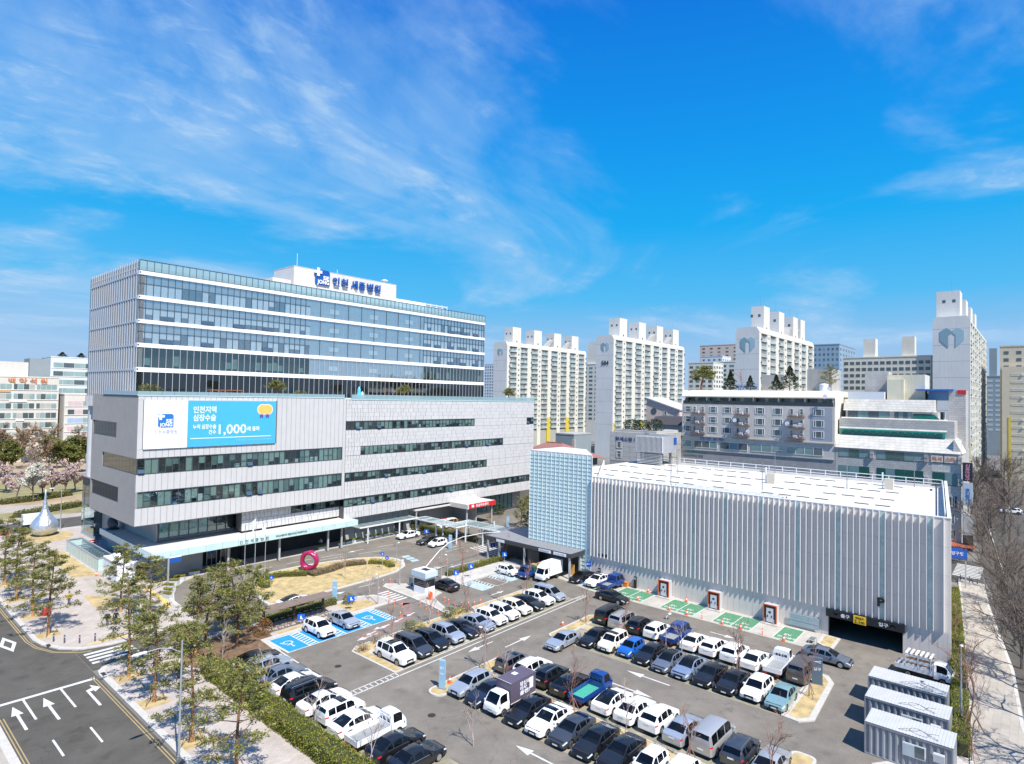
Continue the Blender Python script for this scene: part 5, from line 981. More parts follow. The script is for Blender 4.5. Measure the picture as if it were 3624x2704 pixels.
for i in range(12): piece('window_pane', m1, M_AGL if i % 3 else M_AGL2, X1_ + 1.95, Yr + 1.0 + i * 2.75, 27.4, X1_ + 1.99, Yr + 2.9 + i * 2.75, 28.9)
def winunit(v):
    r = random.Random(v); mb = MB(); mb.box(-0.02, 0.04, 0.04, 0.0, 0.96, 0.96, r.choice((0, 0, 1)))
    for a, b, c, d in ((0, 0, 1, 0.06), (0, 0.94, 1, 1), (0, 0, 0.06, 1), (0.94, 0, 1, 1)): mb.box(-0.07, a, b, 0.0, c, d, 2)
    for c in (0.22, 0.78): mb.box(-0.06, c - 0.025, 0.06, -0.01, c + 0.025, 0.94, 2)
    if v % 2: mb.box(-0.06, 0.22, 0.55, -0.01, 0.78, 0.6, 2)
    return mesh_of('window_unit', mb, [M_AGL, M_AGL2, M_AFR])
WU = [winunit(v) for v in range(4)]
def winX(parent, X, y, z, wd, h, name='window'):
    o = bpy.data.objects.new(name, random.choice(WU)); COL.objects.link(o); g = ORG[parent]; o.parent = parent; o.location = (X - g.x, y - g.y, z - g.z); o.scale = (1, wd, h); return o
for zc in (25.3, 22.9, 20.6):
    for yc in (64.1 - 0.4, 57.5, 54.1, 46.7, 42.9, 34.6): winX(m1, X1_, yc - 1.05, zc, 2.1, 1.45)
    for yc in (61.0, 50.6, 39.0):
        for d in (-1.0, 1.0): winX(m1, X1_, yc + d - 0.4, zc + 0.1, 0.8, 1.3)
        bl = put('balcony', MB().box(X1_ - 1.0, yc - 1.7, zc - 0.35, X1_ - 0.002, yc + 1.7, zc - 0.2).box(X1_ - 1.0, yc - 1.7, zc + 0.45, X1_ - 0.95, yc + 1.7, zc + 0.5).box(X1_ - 1.0, yc - 1.7, zc + 0.1, X1_ - 0.96, yc + 1.7, zc + 0.14), M_RUST, m1)
        for k in range(8): piece('baluster', bl, M_RUST, X1_ - 0.99, yc - 1.68 + k * 0.47, zc - 0.2, X1_ - 0.96, yc - 1.64 + k * 0.47, zc + 0.45)
        put('air_conditioner', MB().box(X1_ - 0.85, yc - 0.3, zc - 0.19, X1_ - 0.4, yc + 0.5, zc + 0.45), M_SIGNW, m1)
    piece('wall_patch', m1, mat('painted_grey_patch', (0.33, 0.35, 0.40), 0.8, 0, 0.05), X1_ - 0.012, 32.0, zc - 0.6, X1_ - 0.004, 36.3, zc + 1.75)
put('cornice', MB().box(X1_ - 0.35, Yr, 19.5, X1_ - 0.004, Yl, 19.7).box(X1_ - 0.2, Yr, 16.2, X1_ - 0.004, Yl, 16.4), M_CONCD, m1)
for a, b in ((62.7, 65.2), (56.4, 62.0), (49.4, 55.6), (41.8, 48.6), (33.8, 40.9)):
    n = max(1, round((b - a) / 2.0)); q = (b - a) / n
    fr_ = put('shop_window', MB().box(X1_ - 0.1, a, 16.9, X1_ - 0.02, b, 17.0).box(X1_ - 0.1, a, 18.5, X1_ - 0.02, b, 18.6), M_AFR, m1)
    for i in range(n): piece('window_pane', fr_, M_AGL2 if random.random() < 0.75 else M_AGL, X1_ - 0.08, a + i * q + 0.04, 17.0, X1_ - 0.03, a + (i + 1) * q - 0.04, 18.5); piece('frame_post', fr_, M_AFR, X1_ - 0.12, a + i * q - 0.04, 16.9, X1_ - 0.02, a + i * q + 0.04, 18.6)
put('tile_band', MB().box(X1_ - 0.03, Yr, 13.0, X1_ - 0.003, Yl, 16.15), M_TILEG, m1)
text('sign_lettering', '인 언 교 회', 0.9, mat('sign_letter_blue', (0.05, 0.16, 0.42), 0.6, 0, 0), m1, (X1_ - 0.2, 60.5, 18.75), FACE_X, 0.01, 0.02, 5.4); text('sign_lettering', '다문화공부방 학원', 0.75, mat('sign_letter_green', (0.03, 0.20, 0.20), 0.6, 0, 0), m1, (X1_ - 0.25, 64.2, 15.5), FACE_X, 0.01, 0.02, 5.0)
for y, z in ((64.4, 28.3), (52.0, 23.4), (49.0, 21.0), (40.6, 23.1), (38.0, 22.9), (33.2, 29.0), (32.4, 30.6)):
    put('satellite_dish', MB().lathe([(0.02, 0.2), (0.28, 0.12), (0.45, 0.0), (0.46, 0.02)], (X1_ - 1.0, y, z + 0.4), 12, axis='x').tube((X1_ - 0.6, y, z), (X1_ - 0.8, y, z + 0.4), 0.04), M_SIGNW, m1)
put('rooftop_shed', MB().box(X1_ + 6, 33.5, 29, X1_ + 14, 38.5, 35.5), M_CONCD, m1); put('rooftop_shed', MB().box(X1_ + 8, 44, 29, X1_ + 14, 49, 34.4), M_CONCD, m1)
put('blue_awning', MB().box(X1_ + 4, 50, 31.6, X1_ + 8, 53.2, 31.8).box(X1_ + 4.1, 50.1, 30.6, X1_ + 4.2, 50.2, 31.6).box(X1_ + 4.1, 53.0, 30.6, X1_ + 4.2, 53.1, 31.6), mat('awning_blue', (0.03, 0.14, 0.55), 0.6, 0, 0.06), m1)
put('water_tank', MB().lathe([(0.9, 0), (0.9, 1.4), (0.5, 1.6)], (X1_ + 3, 34.3, 30.6), 14), M_SIGNW, m1, 40)

# ---- tiered white-tiled commercial building
m2 = thing('commercial_building', 'tiered white tiled commercial building with green glass bands at the street corner', 'building', (X1_, 20, 0))
M_WTILE = paving('white_wall_tile', (0.60, 0.58, 0.53), 0.9, 0.5, 0.66, wall=True); M_GTILE = paving('grey_tile_spandrel', (0.50, 0.485, 0.46), 0.8, 0.45, 0.72, wall=True); M_GRNG = mat('dark_green_glass', (0.015, 0.10, 0.085), 0.08, 0, 0.15, 0.4, spec=0.7); M_GRNM = mat('green_metal', (0.02, 0.22, 0.17), 0.4, 0.1, 0.06)
a0, a1 = 10.4, 31.4
put('wall', MB().box(X1_, a0, 0, X1_ + 18, a1, 19.2).box(X1_ + 2.2, a0 + 1.2, 19.2, X1_ + 18, a1 - 0.2, 25.0).box(X1_ + 4.2, a0 + 4.0, 25.0, X1_ + 18, a1 - 1.0, 26.6).box(X1_ + 8, a0 - 0.1, 19.2, X1_ + 14, a0 + 2.6, 31.0), M_GTILE, m2)
put('mansard', MB().hull_y([(X1_ - 0.25, 19.0), (X1_ + 2.2, 19.0), (X1_ + 2.2, 21.6), (X1_ + 1.7, 21.6)][::-1], a0 + 0.1, a1).hull_y([(X1_ + 2.0, 22.9), (X1_ + 4.4, 22.9), (X1_ + 4.4, 25.2), (X1_ + 3.6, 25.2)][::-1], a0 + 2.4, a1 - 0.3).hull_y([(X1_ + 3.9, 26.6), (X1_ + 9, 26.6), (X1_ + 9, 29.0), (X1_ + 5.0, 29.0)][::-1], a0 + 4.6, a1 - 0.6).hull_x([(a0 - 0.2, 19.0), (a0 + 1.2, 19.0), (a0 + 1.2, 21.6), (a0 + 1.0, 21.6)][::-1], X1_ + 0.1, X1_ + 8), M_WTILE, m2)
gv = put('green_glass_gallery', MB().hull_y([(X1_ + 1.6, 21.7), (X1_ + 2.2, 21.7), (X1_ + 2.2, 22.9), (X1_ + 1.95, 22.9)][::-1], a0 + 2.6, a1 - 0.6), M_GRNM, m2)
for i in range(14): piece('window_pane', gv, M_GRNG, X1_ + 1.56, a0 + 3.0 + i * 1.22, 21.85, X1_ + 1.66, a0 + 4.05 + i * 1.22, 22.6)
for ya, yb in ((a1 - 9.0, a1 - 1.4), (a0 + 8.2, a1 - 9.8)):
    n = 4; q = (yb - ya) / n; f_ = put('window_band', MB().box(X1_ + 4.1, ya, 25.1, X1_ + 4.19, yb, 25.2), M_MULL, m2)
    for i in range(n): piece('window_pane', f_, M_AGL if i % 2 else M_AGL2, X1_ + 4.12, ya + i * q + 0.03, 25.2, X1_ + 4.18, ya + (i + 1) * q - 0.03, 26.55)
put('green_sloped_glass', MB().add([(X1_ + 3.7, a0 + 8.0, 25.2), (X1_ + 3.7, a0 + 3.6, 25.2), (X1_ + 5.2, a0 + 8.0, 28.2), (X1_ + 5.2, a0 + 6.6, 28.2)], [(0, 1, 3, 2), (2, 3, 1, 0)]), M_GRNM, m2)
for zz0, zz1 in ((17.2, 18.7), (13.2, 15.4), (9.2, 11.2)):
    for ya, yb in ((a1 - 6.2, a1 - 0.6), (a0 + 5.8, a1 - 7.4), (a0 + 0.6, a0 + 4.4)):
        n = max(2, round((yb - ya) / 1.7)); q = (yb - ya) / n; f_ = put('window_band', MB().box(X1_ - 0.05, ya, zz0 - 0.08, X1_ - 0.004, yb, zz0), M_MULL, m2)
        for i in range(n): piece('window_pane', f_, random.choice((M_GRNG, MATS['apartment_window_teal'], M_GRNG)), X1_ - 0.04, ya + i * q + 0.04, zz0, X1_ - 0.006, ya + (i + 1) * q - 0.04, zz1)
        put('air_conditioner', MB().box(X1_ - 0.4, ya - 0.75, zz0, X1_ - 0.004, ya - 0.1, zz0 + 0.6).box(X1_ - 0.4, ya - 0.75, zz0 + 0.75, X1_ - 0.004, ya - 0.1, zz0 + 1.3), M_CONCD, m2)
for i, y in enumerate((a0 + 2.75, a0 + 0.7)): put('orange_sign', MB().box(X1_ - 0.14, y, 17.3, X1_ - 0.06, y + 1.85, 18.6), mat('sign_orange_white', (0.70, 0.62, 0.54), 0.5, 0, 0.05), m2); text('sign_lettering', ('독서', '스타')[i], 0.9, mat('sign_letter_red', (0.60, 0.20, 0.06), 0.5, 0, 0), m2, (X1_ - 0.16, y + 1.7, 17.6), FACE_X, 0.02, 0.01, 1.5)
put('plain_corner', MB().box(X1_ - 0.03, a0 - 0.02, 0, X1_ - 0.003, a0 + 4.6, 13.0).box(X1_ - 0.02, a0 - 0.02, 15.5, X1_ - 0.003, a0 + 4.6, 17.1), M_WTILE, m2)
for y, z, wd, h in ((a0 + 1.0, 9.3, 1.8, 1.8), (a0 + 1.0, 6.0, 2.0, 2.0), (a0 + 0.8, 3.2, 2.0, 1.8)): winX(m2, X1_ - 0.035, y, z, wd, h)
put('awning', MB().hull_y([(X1_ - 1.6, 2.2), (X1_ - 0.05, 2.6), (X1_ - 0.05, 2.8), (X1_ - 1.6, 2.3)][::-1], a0 - 2.0, a0 + 2.8), mat('awning_brick_red', (0.36, 0.10, 0.05), 0.7, 0, 0.08), m2)
put('rooftop_block', MB().box(X1_ + 9, 17.0, 26.6, X1_ + 16, 23.6, 34.2).box(X1_ + 8, 20.5, 29.0, X1_ + 9, 23.5, 33.2), mat('roof_block_cream', (0.66, 0.62, 0.48), 0.8, 0, 0.1, 0.4, streak=0.2), m2)
put('rooftop_block', MB().box(X1_ + 7, 23.8, 26.6, X1_ + 12, 30.6, 30.6), M_PALEB, m2); put('brick_block', MB().box(X1_ + 13, 24.0, 26.6, X1_ + 17, 28.5, 35.0), M_GTILE, m2)
put('blue_shed', MB().box(X1_ + 10, 11.8, 29.0, X1_ + 16, 16.6, 31.0), mat('blue_sheet_metal', (0.20, 0.40, 0.66), 0.5, 0.1, 0.06), m2); put('blue_roof', MB().box(X1_ + 7, 12.2, 30.9, X1_ + 13, 18.4, 31.2), MATS['awning_blue'], m2)
put('red_cap', MB().box(X1_ + 7.9, a0 - 0.14, 30.2, X1_ + 8.6, a0 + 1.2, 31.05), MATS['sign_red'], m2)
vs_ = thing('street_sign', 'tall stacked vertical shop sign on the corner of the tiled building', 'sign', (X1_ - 0.6, a0 - 0.6, 3))
for z0, z1, m_ in ((14.2, 17.6, mat('sign_black', (0.03, 0.03, 0.04), 0.4, 0, 0.05)), (9.8, 13.9, mat('sign_grey_white', (0.55, 0.62, 0.68), 0.5, 0, 0.05)), (4.6, 8.2, mat('sign_pale', (0.60, 0.60, 0.58), 0.5, 0, 0.05)), (1.6, 4.4, MATS['sign_black'])):
    put('sign_box', MB().box(X1_ - 0.6, a0 - 1.7, z0, X1_ - 0.2, a0 - 0.3, z1), m_, vs_)
put('bracket', MB().box(X1_ - 0.45, a0 - 0.3, 1.6, X1_ - 0.35, a0 - 0.2, 17.6), M_GREYM, vs_)
for i, ch in enumerate('신동아당구'): text('sign_lettering', ch, 0.65, mat('sign_letter_pink', (0.80, 0.35, 0.45), 0.5, 0, 0), vs_, (X1_ - 0.62, a0 - 0.6, 16.8 - i * 0.62), FACE_X, 0.01, 0.004, 0.7)
for i, ch in enumerate('공인중개사'): text('sign_lettering', ch, 0.62, M_LOGO, vs_, (X1_ - 0.62, a0 - 0.6, 12.4 - i * 0.6), FACE_X, 0.01, 0.004, 0.7)

# ---- smaller buildings between garage and flats
def bx(px0, px1, pyt, X): a = onX(px0, pyt, X); b = onX(px1, pyt, X); return b[1], a[1], (a[2] + b[2]) / 2
y0, y1, zt = bx(2159, 2330, 1531, 127.0)
sb = thing('stone_building', 'light stone clad low building with dark lettering beside the garage lift housing', 'building', (127, (y0 + y1) / 2, 0))
put('wall', MB().box(127, y0, 0, 142, y1, zt), paving('pale_stone_cladding', (0.42, 0.41, 0.39), 1.1, 0.42, 0.55, wall=True), sb)
for r in range(6):
    for c in range(7): piece('stone_slab', sb, mat('pale_stone_slab', (0.50, 0.49, 0.47), 0.7, 0, 0.08, 1.0), 126.96, y0 + 0.1 + c * (y1 - y0 - 0.1) / 7, zt - 1.15 - r * 1.15, 126.995, y0 + 0.02 + (c + 1) * (y1 - y0 - 0.1) / 7, zt - 0.06 - r * 1.15)
for py in (1573, 1607): q = onX(2190, py, 127); winX(sb, 126.95, q[1] - 0.9, q[2] - 0.8, 1.6, 1.6)
put('glass_slot', MB().box(126.9, y0 + 2.2, zt - 4.5, 126.99, y0 + 3.4, zt), M_AGL, sb)
text('sign_lettering', '탑세스빌 I', 0.95, mat('sign_letter_navy', (0.03, 0.05, 0.18), 0.5, 0, 0), sb, (126.9, y1 - 1.6, zt - 2.0), FACE_X, 0.02, 0.02, 5.2)
put('roof_garden_box', MB().box(128, y0 + 1, zt, 140, y1 - 0.5, zt + 0.5), M_CONCD, sb)
y0, y1, zt = bx(2288, 2405, 1425, 165)
pk = thing('pink_house', 'pink rendered house with curved roof and round window behind the stone building', 'house', (165, (y0 + y1) / 2, 0))
put('wall', MB().hull_x([(y0, 0), (y1, 0), (y1, zt + 1.2), (y0, zt - 2.2)][::-1], 165, 176), M_PKREN, pk); put('roof', MB().hull_x([(y0 - 0.3, zt - 2.19), (y1 + 0.3, zt + 1.31), (y1 + 0.3, zt + 1.6), (y0 - 0.3, zt - 1.9)][::-1], 164.6, 176.4), mat('pale_metal_roof', (0.50, 0.50, 0.52), 0.6, 0.0, 0.05), pk)
q = onX(2314, 1455, 165); put('round_window', MB().lathe([(0.95, 0), (0.95, 0.06)], (164.92, q[1], q[2]), 18, axis='x'), M_AGL, pk); q = onX(2355, 1462, 165); winX(pk, 164.98, q[1] - 0.5, q[2] - 0.6, 1.0, 1.2)
y0, y1, zt = bx(2310, 2404, 1492, 150)
dk_ = thing('dark_roofed_house', 'dark tiled low house under the pink house', 'house', (150, (y0 + y1) / 2, 0))
put('wall', MB().box(150, y0, 0, 160, y1, zt - 0.8), M_STONE, dk_); put('roof', MB().hull_y([(149.4, zt - 0.8), (160.5, zt - 0.8), (157, zt + 1.4), (152, zt + 1.2)][::-1], y0 - 0.3, y1 + 0.3), mat('dark_roof_tile', (0.06, 0.055, 0.06), 0.7, 0, 0.15, 2), dk_)
# red tiled houses behind the glass tower
y0, y1, zt = bx(1892, 2030, 1590, 128)
zt -= 2.2
rh = thing('red_roofed_house', 'house with brick red tiled hip roof behind the cyan glass tower', 'house', (132, (y0 + y1) / 2, 0))
M_RTILE = mat('red_roof_tile', (0.29, 0.135, 0.115), 0.8, 0, 0.18, 1.5, 0.4, stretch=(4, 1, 1)); c = (y0 + y1) / 2 + 1
put('wall', MB().box(124, y0 + 0.5, 0, 140, y1 + 4.5, zt + 0.2), M_CONCD, rh)
put('roof', MB().add([(123, y0 - 1, zt), (141, y0 - 1, zt), (141, y1 + 5, zt), (123, y1 + 5, zt), (132, y0 + 6.5, zt + 3.6), (132, y1 - 1, zt + 3.6)], [(0, 1, 4), (1, 2, 5, 4), (2, 3, 5), (3, 0, 4, 5), (3, 2, 1, 0)]), M_RTILE, rh)
for k in range(10): piece('roof_ridge', rh, M_RTILE, 131.8, y0 + 6.5 + k * (y1 - y0 - 7.5) / 10, zt + 3.58, 132.2, y0 + 6.45 + (k + 1) * (y1 - y0 - 7.5) / 10, zt + 3.75)
put('chimney', MB().box(134, y0 + 4, zt + 1, 134.8, y0 + 4.8, zt + 4.6), M_CONCD, rh)
y0, y1, zt = bx(1975, 2022, 1538, 160); gx = thing('grey_low_building', 'plain grey flat roofed building beyond the red roofed house', 'building', (160, y0, 0)); put('wall', MB().box(160, y0 - 1, 0, 170, y1 + 1, zt), M_SLATE, gx); put('parapet', MB().box(159.9, y0 - 1.1, zt, 170, y1 + 1.1, zt + 0.4), M_CONCD, gx)

# ---- offices across the park on the left
def office(label, px0, px1, pyt, pyb, D, wm, rows, cols, gm, signs=0):
    d0 = ray(px0, pyt); d1 = ray(px1, pyt); k = lambda d: D / (d[0] * _c + d[1] * _s)
    A = Vector((d0[0] * k(d0), d0[1] * k(d0), 28 + d0[2] * k(d0))); B = Vector((d1[0] * k(d1), d1[1] * k(d1), 28 + d1[2] * k(d1)))
    # wall faces -Y: keep the left corner's Y
    Y = (A.y + B.y) / 2; x0 = onY(px0, pyt, Y)[0]; x1, _, zt = onY(px1, pyt, Y); zt = (zt + onY(px0, pyt, Y)[2]) / 2
    o = thing('office_building', label, 'office building', (x0, Y, 0)); put('wall', MB().box(x0, Y, 0, x1, Y + 18, zt), wm, o); put('parapet', MB().box(x0 - 0.1, Y - 0.12, zt, x1 + 0.1, Y + 18, zt + 0.5), wm, o)
    zb = onY((px0 + px1) / 2, pyb, Y)[2]; fh = (zt - 2.0 - zb) / rows
    for r in range(rows):
        z = zb + r * fh
        for c in range(cols):
            q = (x1 - x0 - 1.2) / cols; a = x0 + 0.6 + c * q
            piece('window_pane', o, random.choice(gm), a + (0.08 if c % 4 else 0.6), Y - 0.12, z + fh * 0.30, a + q - 0.08, Y - 0.02, z + fh * 0.86)
        piece('sill_band', o, M_AFR, x0 + 0.2, Y - 0.2, z + fh * 0.22, x1 - 0.2, Y - 0.01, z + fh * 0.29)
        for s in range(signs):
            if random.random() < 0.8: a = random.uniform(x0, x1 - 8); piece('sign_panel', o, random.choice((mat('sign_red_small', (0.55, 0.08, 0.06), 0.6, 0, 0), mat('sign_orange_small', (0.60, 0.36, 0.16), 0.6, 0, 0), M_LOGO, M_SIGNW, M_SIGNW)), a, Y - 0.26, z + 0.05, a + random.uniform(2, 6), Y - 0.02, z + fh * 0.2)
    return o, x0, x1, Y, zt
M_OFF = mat('office_cream_render', (0.62, 0.59, 0.54), 0.8, 0, 0.06, 0.2, streak=0.08)
M_TEALW = mat('office_teal_glass', (0.26, 0.36, 0.36), 0.08, 0, 0.15, 0.3, spec=0.6)
o, x0, x1, Y, zt = office('cream shop and office block with coloured signs beyond the park', -140, 210, 1335, 1560, 230, M_OFF, 6, 16, (M_TEALW, M_AGL, M_ABACK, M_TEALW), 2)
text('sign_lettering', '백 약 석 원', 2.2, MATS['sign_letter_red'], o, (x0 + (x1 - x0) * 0.46, Y - 0.3, zt - 2.0), FACE_Y, 0.03, 0.05, 12)
put('roof_shed', MB().box(x0 + 2, Y + 3, zt, x0 + 20, Y + 12, zt + 6), M_OFF, o)
o, x0, x1, Y, zt = office('teal glazed office building with roof trees far left of the hospital', 180, 345, 1268, 1400, 310, M_PALEB, 4, 4, (M_TEALW, M_TEALW, M_AGL), 0); TEALROOF = (x0, x1, Y, zt)
put('side_wall', MB().box(x0 - 8, Y + 2, 0, x0 - 0.05, Y + 14, zt - 1), M_SLATE, o)
office('cream low office with stripes of pink and blue window film beside the hospital', 229, 330, 1398, 1565, 245, M_OFF, 5, 3, (M_AGL, mat('window_film_blue', (0.35, 0.46, 0.66), 0.2, 0, 0.1), mat('window_film_pink', (0.60, 0.46, 0.49), 0.2, 0, 0.1), M_TEALW), 0)
# ================================================================== VEHICLES
def paint(name, col, metal=0.0, rough=0.28): return mat('car_paint_' + name, col, rough, metal, 0.02, 0.6, 0.0, 0.5, 0.6)
PAINT = {'white': paint('white', (0.82, 0.82, 0.83)), 'cream': paint('cream', (0.80, 0.76, 0.64)), 'black': paint('black', (0.010, 0.010, 0.013)), 'silver': paint('silver', (0.50, 0.54, 0.60), 0.55, 0.32),
         'dark grey': paint('dark_grey', (0.065, 0.075, 0.095), 0.4), 'grey': paint('grey', (0.20, 0.23, 0.28), 0.5), 'blue': paint('blue', (0.018, 0.14, 0.52), 0.2), 'dark blue': paint('dark_blue', (0.014, 0.055, 0.24), 0.1),
         'blue silver': paint('blue_silver', (0.30, 0.38, 0.52), 0.5), 'teal': paint('teal', (0.26, 0.44, 0.46), 0.4), 'brown grey': paint('brown_grey', (0.13, 0.12, 0.125), 0.4), 'navy': paint('navy', (0.016, 0.022, 0.045), 0.2), 'light grey': paint('light_grey', (0.46, 0.46, 0.47), 0.4)}
M_CGL = glass('car_glass', (0.26, 0.29, 0.32), 0.015, 0.02, 0.0, 0.75, (0.012, 0.014, 0.018)); M_SEAT = mat('car_seat_grey', (0.10, 0.10, 0.105), 0.8, 0, 0.2, 4); M_TYRE = mat('tyre', (0.018, 0.018, 0.019), 0.85, 0, 0.1, 6); M_RIM = mat('alloy_rim', (0.55, 0.56, 0.58), 0.3, 0.7, 0.03); M_HEAD = mat('headlight_lens', (0.62, 0.66, 0.70), 0.08, 0.2, 0, spec=0.9); M_TAIL = mat('tail_light_red', (0.40, 0.012, 0.012), 0.15, 0, 0); M_PLATE = mat('number_plate', (0.76, 0.77, 0.76), 0.5, 0, 0.02); M_TRIM = mat('black_trim', (0.02, 0.02, 0.022), 0.55, 0, 0.05); M_CHROME = mat('chrome', (0.65, 0.66, 0.68), 0.15, 0.9, 0)
def lerp(tab, x):
    if x <= tab[0][0]: return tab[0][1]
    for (a, b), (c, d) in zip(tab, tab[1:]):
        if x <= c: return b + (d - b) * (x - a) / (c - a)
    return tab[-1][1]
def wheel_parts(root, x, y, r, wd=0.21):
    s = 1 if y > 0 else -1
    t = put('wheel', MB().lathe([(r * 0.66, -wd / 2), (r * 0.93, -wd / 2), (r, -wd * 0.36), (r, wd * 0.36), (r * 0.93, wd / 2), (r * 0.66, wd / 2)], (x, y, r), 20, axis='y'), M_TYRE, root, 40, True)
    mb = MB().lathe([(r * 0.64, 0), (r * 0.64, 0.012)], (x, y + s * wd * 0.36, r), 16, 1, 'y')
    for k in range(5):
        a = 2 * math.pi * k / 5 + 0.3; c, q = math.cos(a), math.sin(a); n = Vector((-q, 0, c)) * r * 0.10; p0 = Vector((x, y + s * (wd * 0.5 - 0.005), r)); p1 = p0 + Vector((c, 0, q)) * r * 0.66
        mb.add([p0 - n * 1.3, p1 - n, p1 + n, p0 + n * 1.3], [(0, 1, 2, 3), (3, 2, 1, 0)], 0)
    mb.lathe([(r * 0.68, 0), (r * 0.68, 0.02), (r * 0.58, 0.03), (r * 0.58, 0.0)], (x, y + (s * wd * 0.5 - (0.015 if s > 0 else 0.015)), r), 16, 0, 'y')
    put('rim', mb, [M_RIM, M_TRIM], t, None, True)
def loft(root, S, wheels=True):
    x0, x1, w0 = S['x0'], S['x1'], S['w']; xw = S['xw']; rw = S.get('rw', 0.33); top = S['top']; belt = S['belt']; H = max(z for _, z in top)
    base = S.get('sill', 0.22); ar = rw + 0.055
    st = {x0, x1}
    n = int((x1 - x0) / 0.22)
    for i in range(n + 1): st.add(round(x0 + (x1 - x0) * i / n, 3))
    for w_ in xw:
        for k in (-1.0, -0.93, -0.75, -0.4, 0, 0.4, 0.75, 0.93, 1.0): st.add(round(w_ + ar * k, 3))
    for a, b in S['side']: st |= {a, b}
    for k in ('ws', 'rg'):
        if k in S: st |= set(S[k])
    for e in (x0 + 0.05, x0 + 0.14, x0 + 0.3, x1 - 0.05, x1 - 0.14, x1 - 0.3, x1 - 0.5): st.add(round(e, 3))
    st = sorted(s for s in st if x0 <= s <= x1); xs = [st[0]]
    for s in st[1:]:
        if s - xs[-1] > 0.012: xs.append(s)
    rings = []
    for x in xs:
        e1 = min(1, (x1 - x) / 0.55); e0 = min(1, (x - x0) / 0.45)
        fw = S.get('nose', 0.80); fr_ = S.get('tail', 0.86)
        w_ = w0 * (fw + (1 - fw) * math.sqrt(max(0, 1 - (1 - e1) ** 2))) * (fr_ + (1 - fr_) * math.sqrt(max(0, 1 - (1 - e0) ** 2)))
        zb, zr = lerp(belt, x), lerp(top, x); zl = base
        for q in xw:
            d = abs(x - q) / ar
            if d < 1: zl = max(zl, rw + ar * math.sqrt(1 - d * d) - 0.0)
        if x > x1 - 0.14 or x < x0 + 0.14: zl = max(zl, base + 0.04)
        z1 = max(zl + 0.03, base + 0.12); z2 = max(z1 + 0.04, zb * 0.62); z3 = max(z2 + 0.03, zb - 0.09)
        t = max(0.0, min(1.0, (zr - zb - 0.05) / max(0.2, H - zb - 0.05)))
        if t > 0.03:
            y5 = w_ * (0.915 - 0.19 * t * S.get('tumble', 1.0)); P5 = (y5, zr - 0.075 * t); P6 = (y5 * 0.88, zr - 0.012); P7 = (0, zr + 0.02)
        else: P5 = (w_ * 0.80, zb + (zr - zb) * 0.62); P6 = (w_ * 0.45, zr - 0.008); P7 = (0, zr)
        rings.append([(w_ * 0.93, zl), (w_ * 0.995, z1), (w_, z2), (w_ * 0.985, z3), (w_ * 0.925, zb), P5, P6, P7])
    parts = {}
    def face(part, pts):
        mb = parts.setdefault(part, (MB(), {}))
        idx = []
        for p in pts:
            k = tuple(round(c, 4) for c in p)
            if k not in mb[1]: mb[1][k] = len(mb[0].v); mb[0].v.append(k)
            idx.append(mb[1][k])
        if len(set(idx)) >= 3: u = []; [u.append(i) for i in idx if i not in u]; mb[0].f.append(tuple(u)); mb[0].m.append(0)
    hl, tl = S.get('hl', 0.42), S.get('tl', 0.30)
    for i in range(len(xs) - 1):
        a, b = xs[i], xs[i + 1]; c = (a + b) / 2
        for k in range(7):
            part = 'body'
            if k == 4 and any(p <= c <= q for p, q in S['side']): part = 'side_window'
            elif k == 6 and S['ws'][0] <= c <= S['ws'][1]: part = 'windshield'
            elif k == 6 and 'rg' in S and S['rg'][0] <= c <= S['rg'][1]: part = 'rear_window'
            elif k == 6 and 'sun' in S and S['sun'][0] <= c <= S['sun'][1]: part = 'sunroof'
            elif k in (2, 3) and c > x1 - hl and k == S.get('hk', 3): part = 'headlight'
            elif k in (2, 3) and c < x0 + tl and k == S.get('tk', 3): part = 'tail_light'
            elif k == 0: part = 'sill'
            for s in (1, -1):
                A, B = rings[i], rings[i + 1]
                pts = [(a, s * A[k][0], A[k][1]), (b, s * B[k][0], B[k][1]), (b, s * B[k + 1][0], B[k + 1][1]), (a, s * A[k + 1][0], A[k + 1][1])]
                face(part, pts[::-1] if s > 0 else pts)
    for r, x, f in ((rings[-1], x1, 1), (rings[0], x0, -1)):
        for k in range(7):
            pts = [(x, r[k][0], r[k][1]), (x, -r[k][0], r[k][1]), (x, -r[k + 1][0], r[k + 1][1]), (x, r[k + 1][0], r[k + 1][1])]
            pn = 'body' if k else 'sill'
            if f < 0 and S.get('flat_tail') and k == 4: pn = 'rear_window'
            face(pn, pts[::-1] if f > 0 else pts)
    mm = {'body': PAINT['white'], 'side_window': M_CGL, 'windshield': M_CGL, 'rear_window': M_CGL, 'sunroof': M_CGL, 'headlight': M_HEAD, 'tail_light': M_TAIL, 'sill': M_TRIM}
    for pn, (mb, _) in parts.items():
        if pn in ('headlight', 'tail_light', 'side_window'):
            for s in (1, -1):     # each lamp its own part
                keep = MB(); 
                for f in mb.f:
                    if sum(mb.v[j][1] for j in f) * s > 0: keep.add([(mb.v[j][0], mb.v[j][1] * (1.003 if pn != 'side_window' else 1.0), mb.v[j][2]) for j in f], [tuple(range(len(f)))])
                put(pn, keep, mm[pn], root, None, True)
            continue
        put(pn, mb, mm[pn], root, 38 if pn in ('body', 'sill') else 60, True)
    put('underbody', MB().box(x0 + 0.12, -w0 + 0.24, base - 0.02, x1 - 0.12, w0 - 0.24, min(0.75, belt[0][1])), M_TRIM, root, None, True)
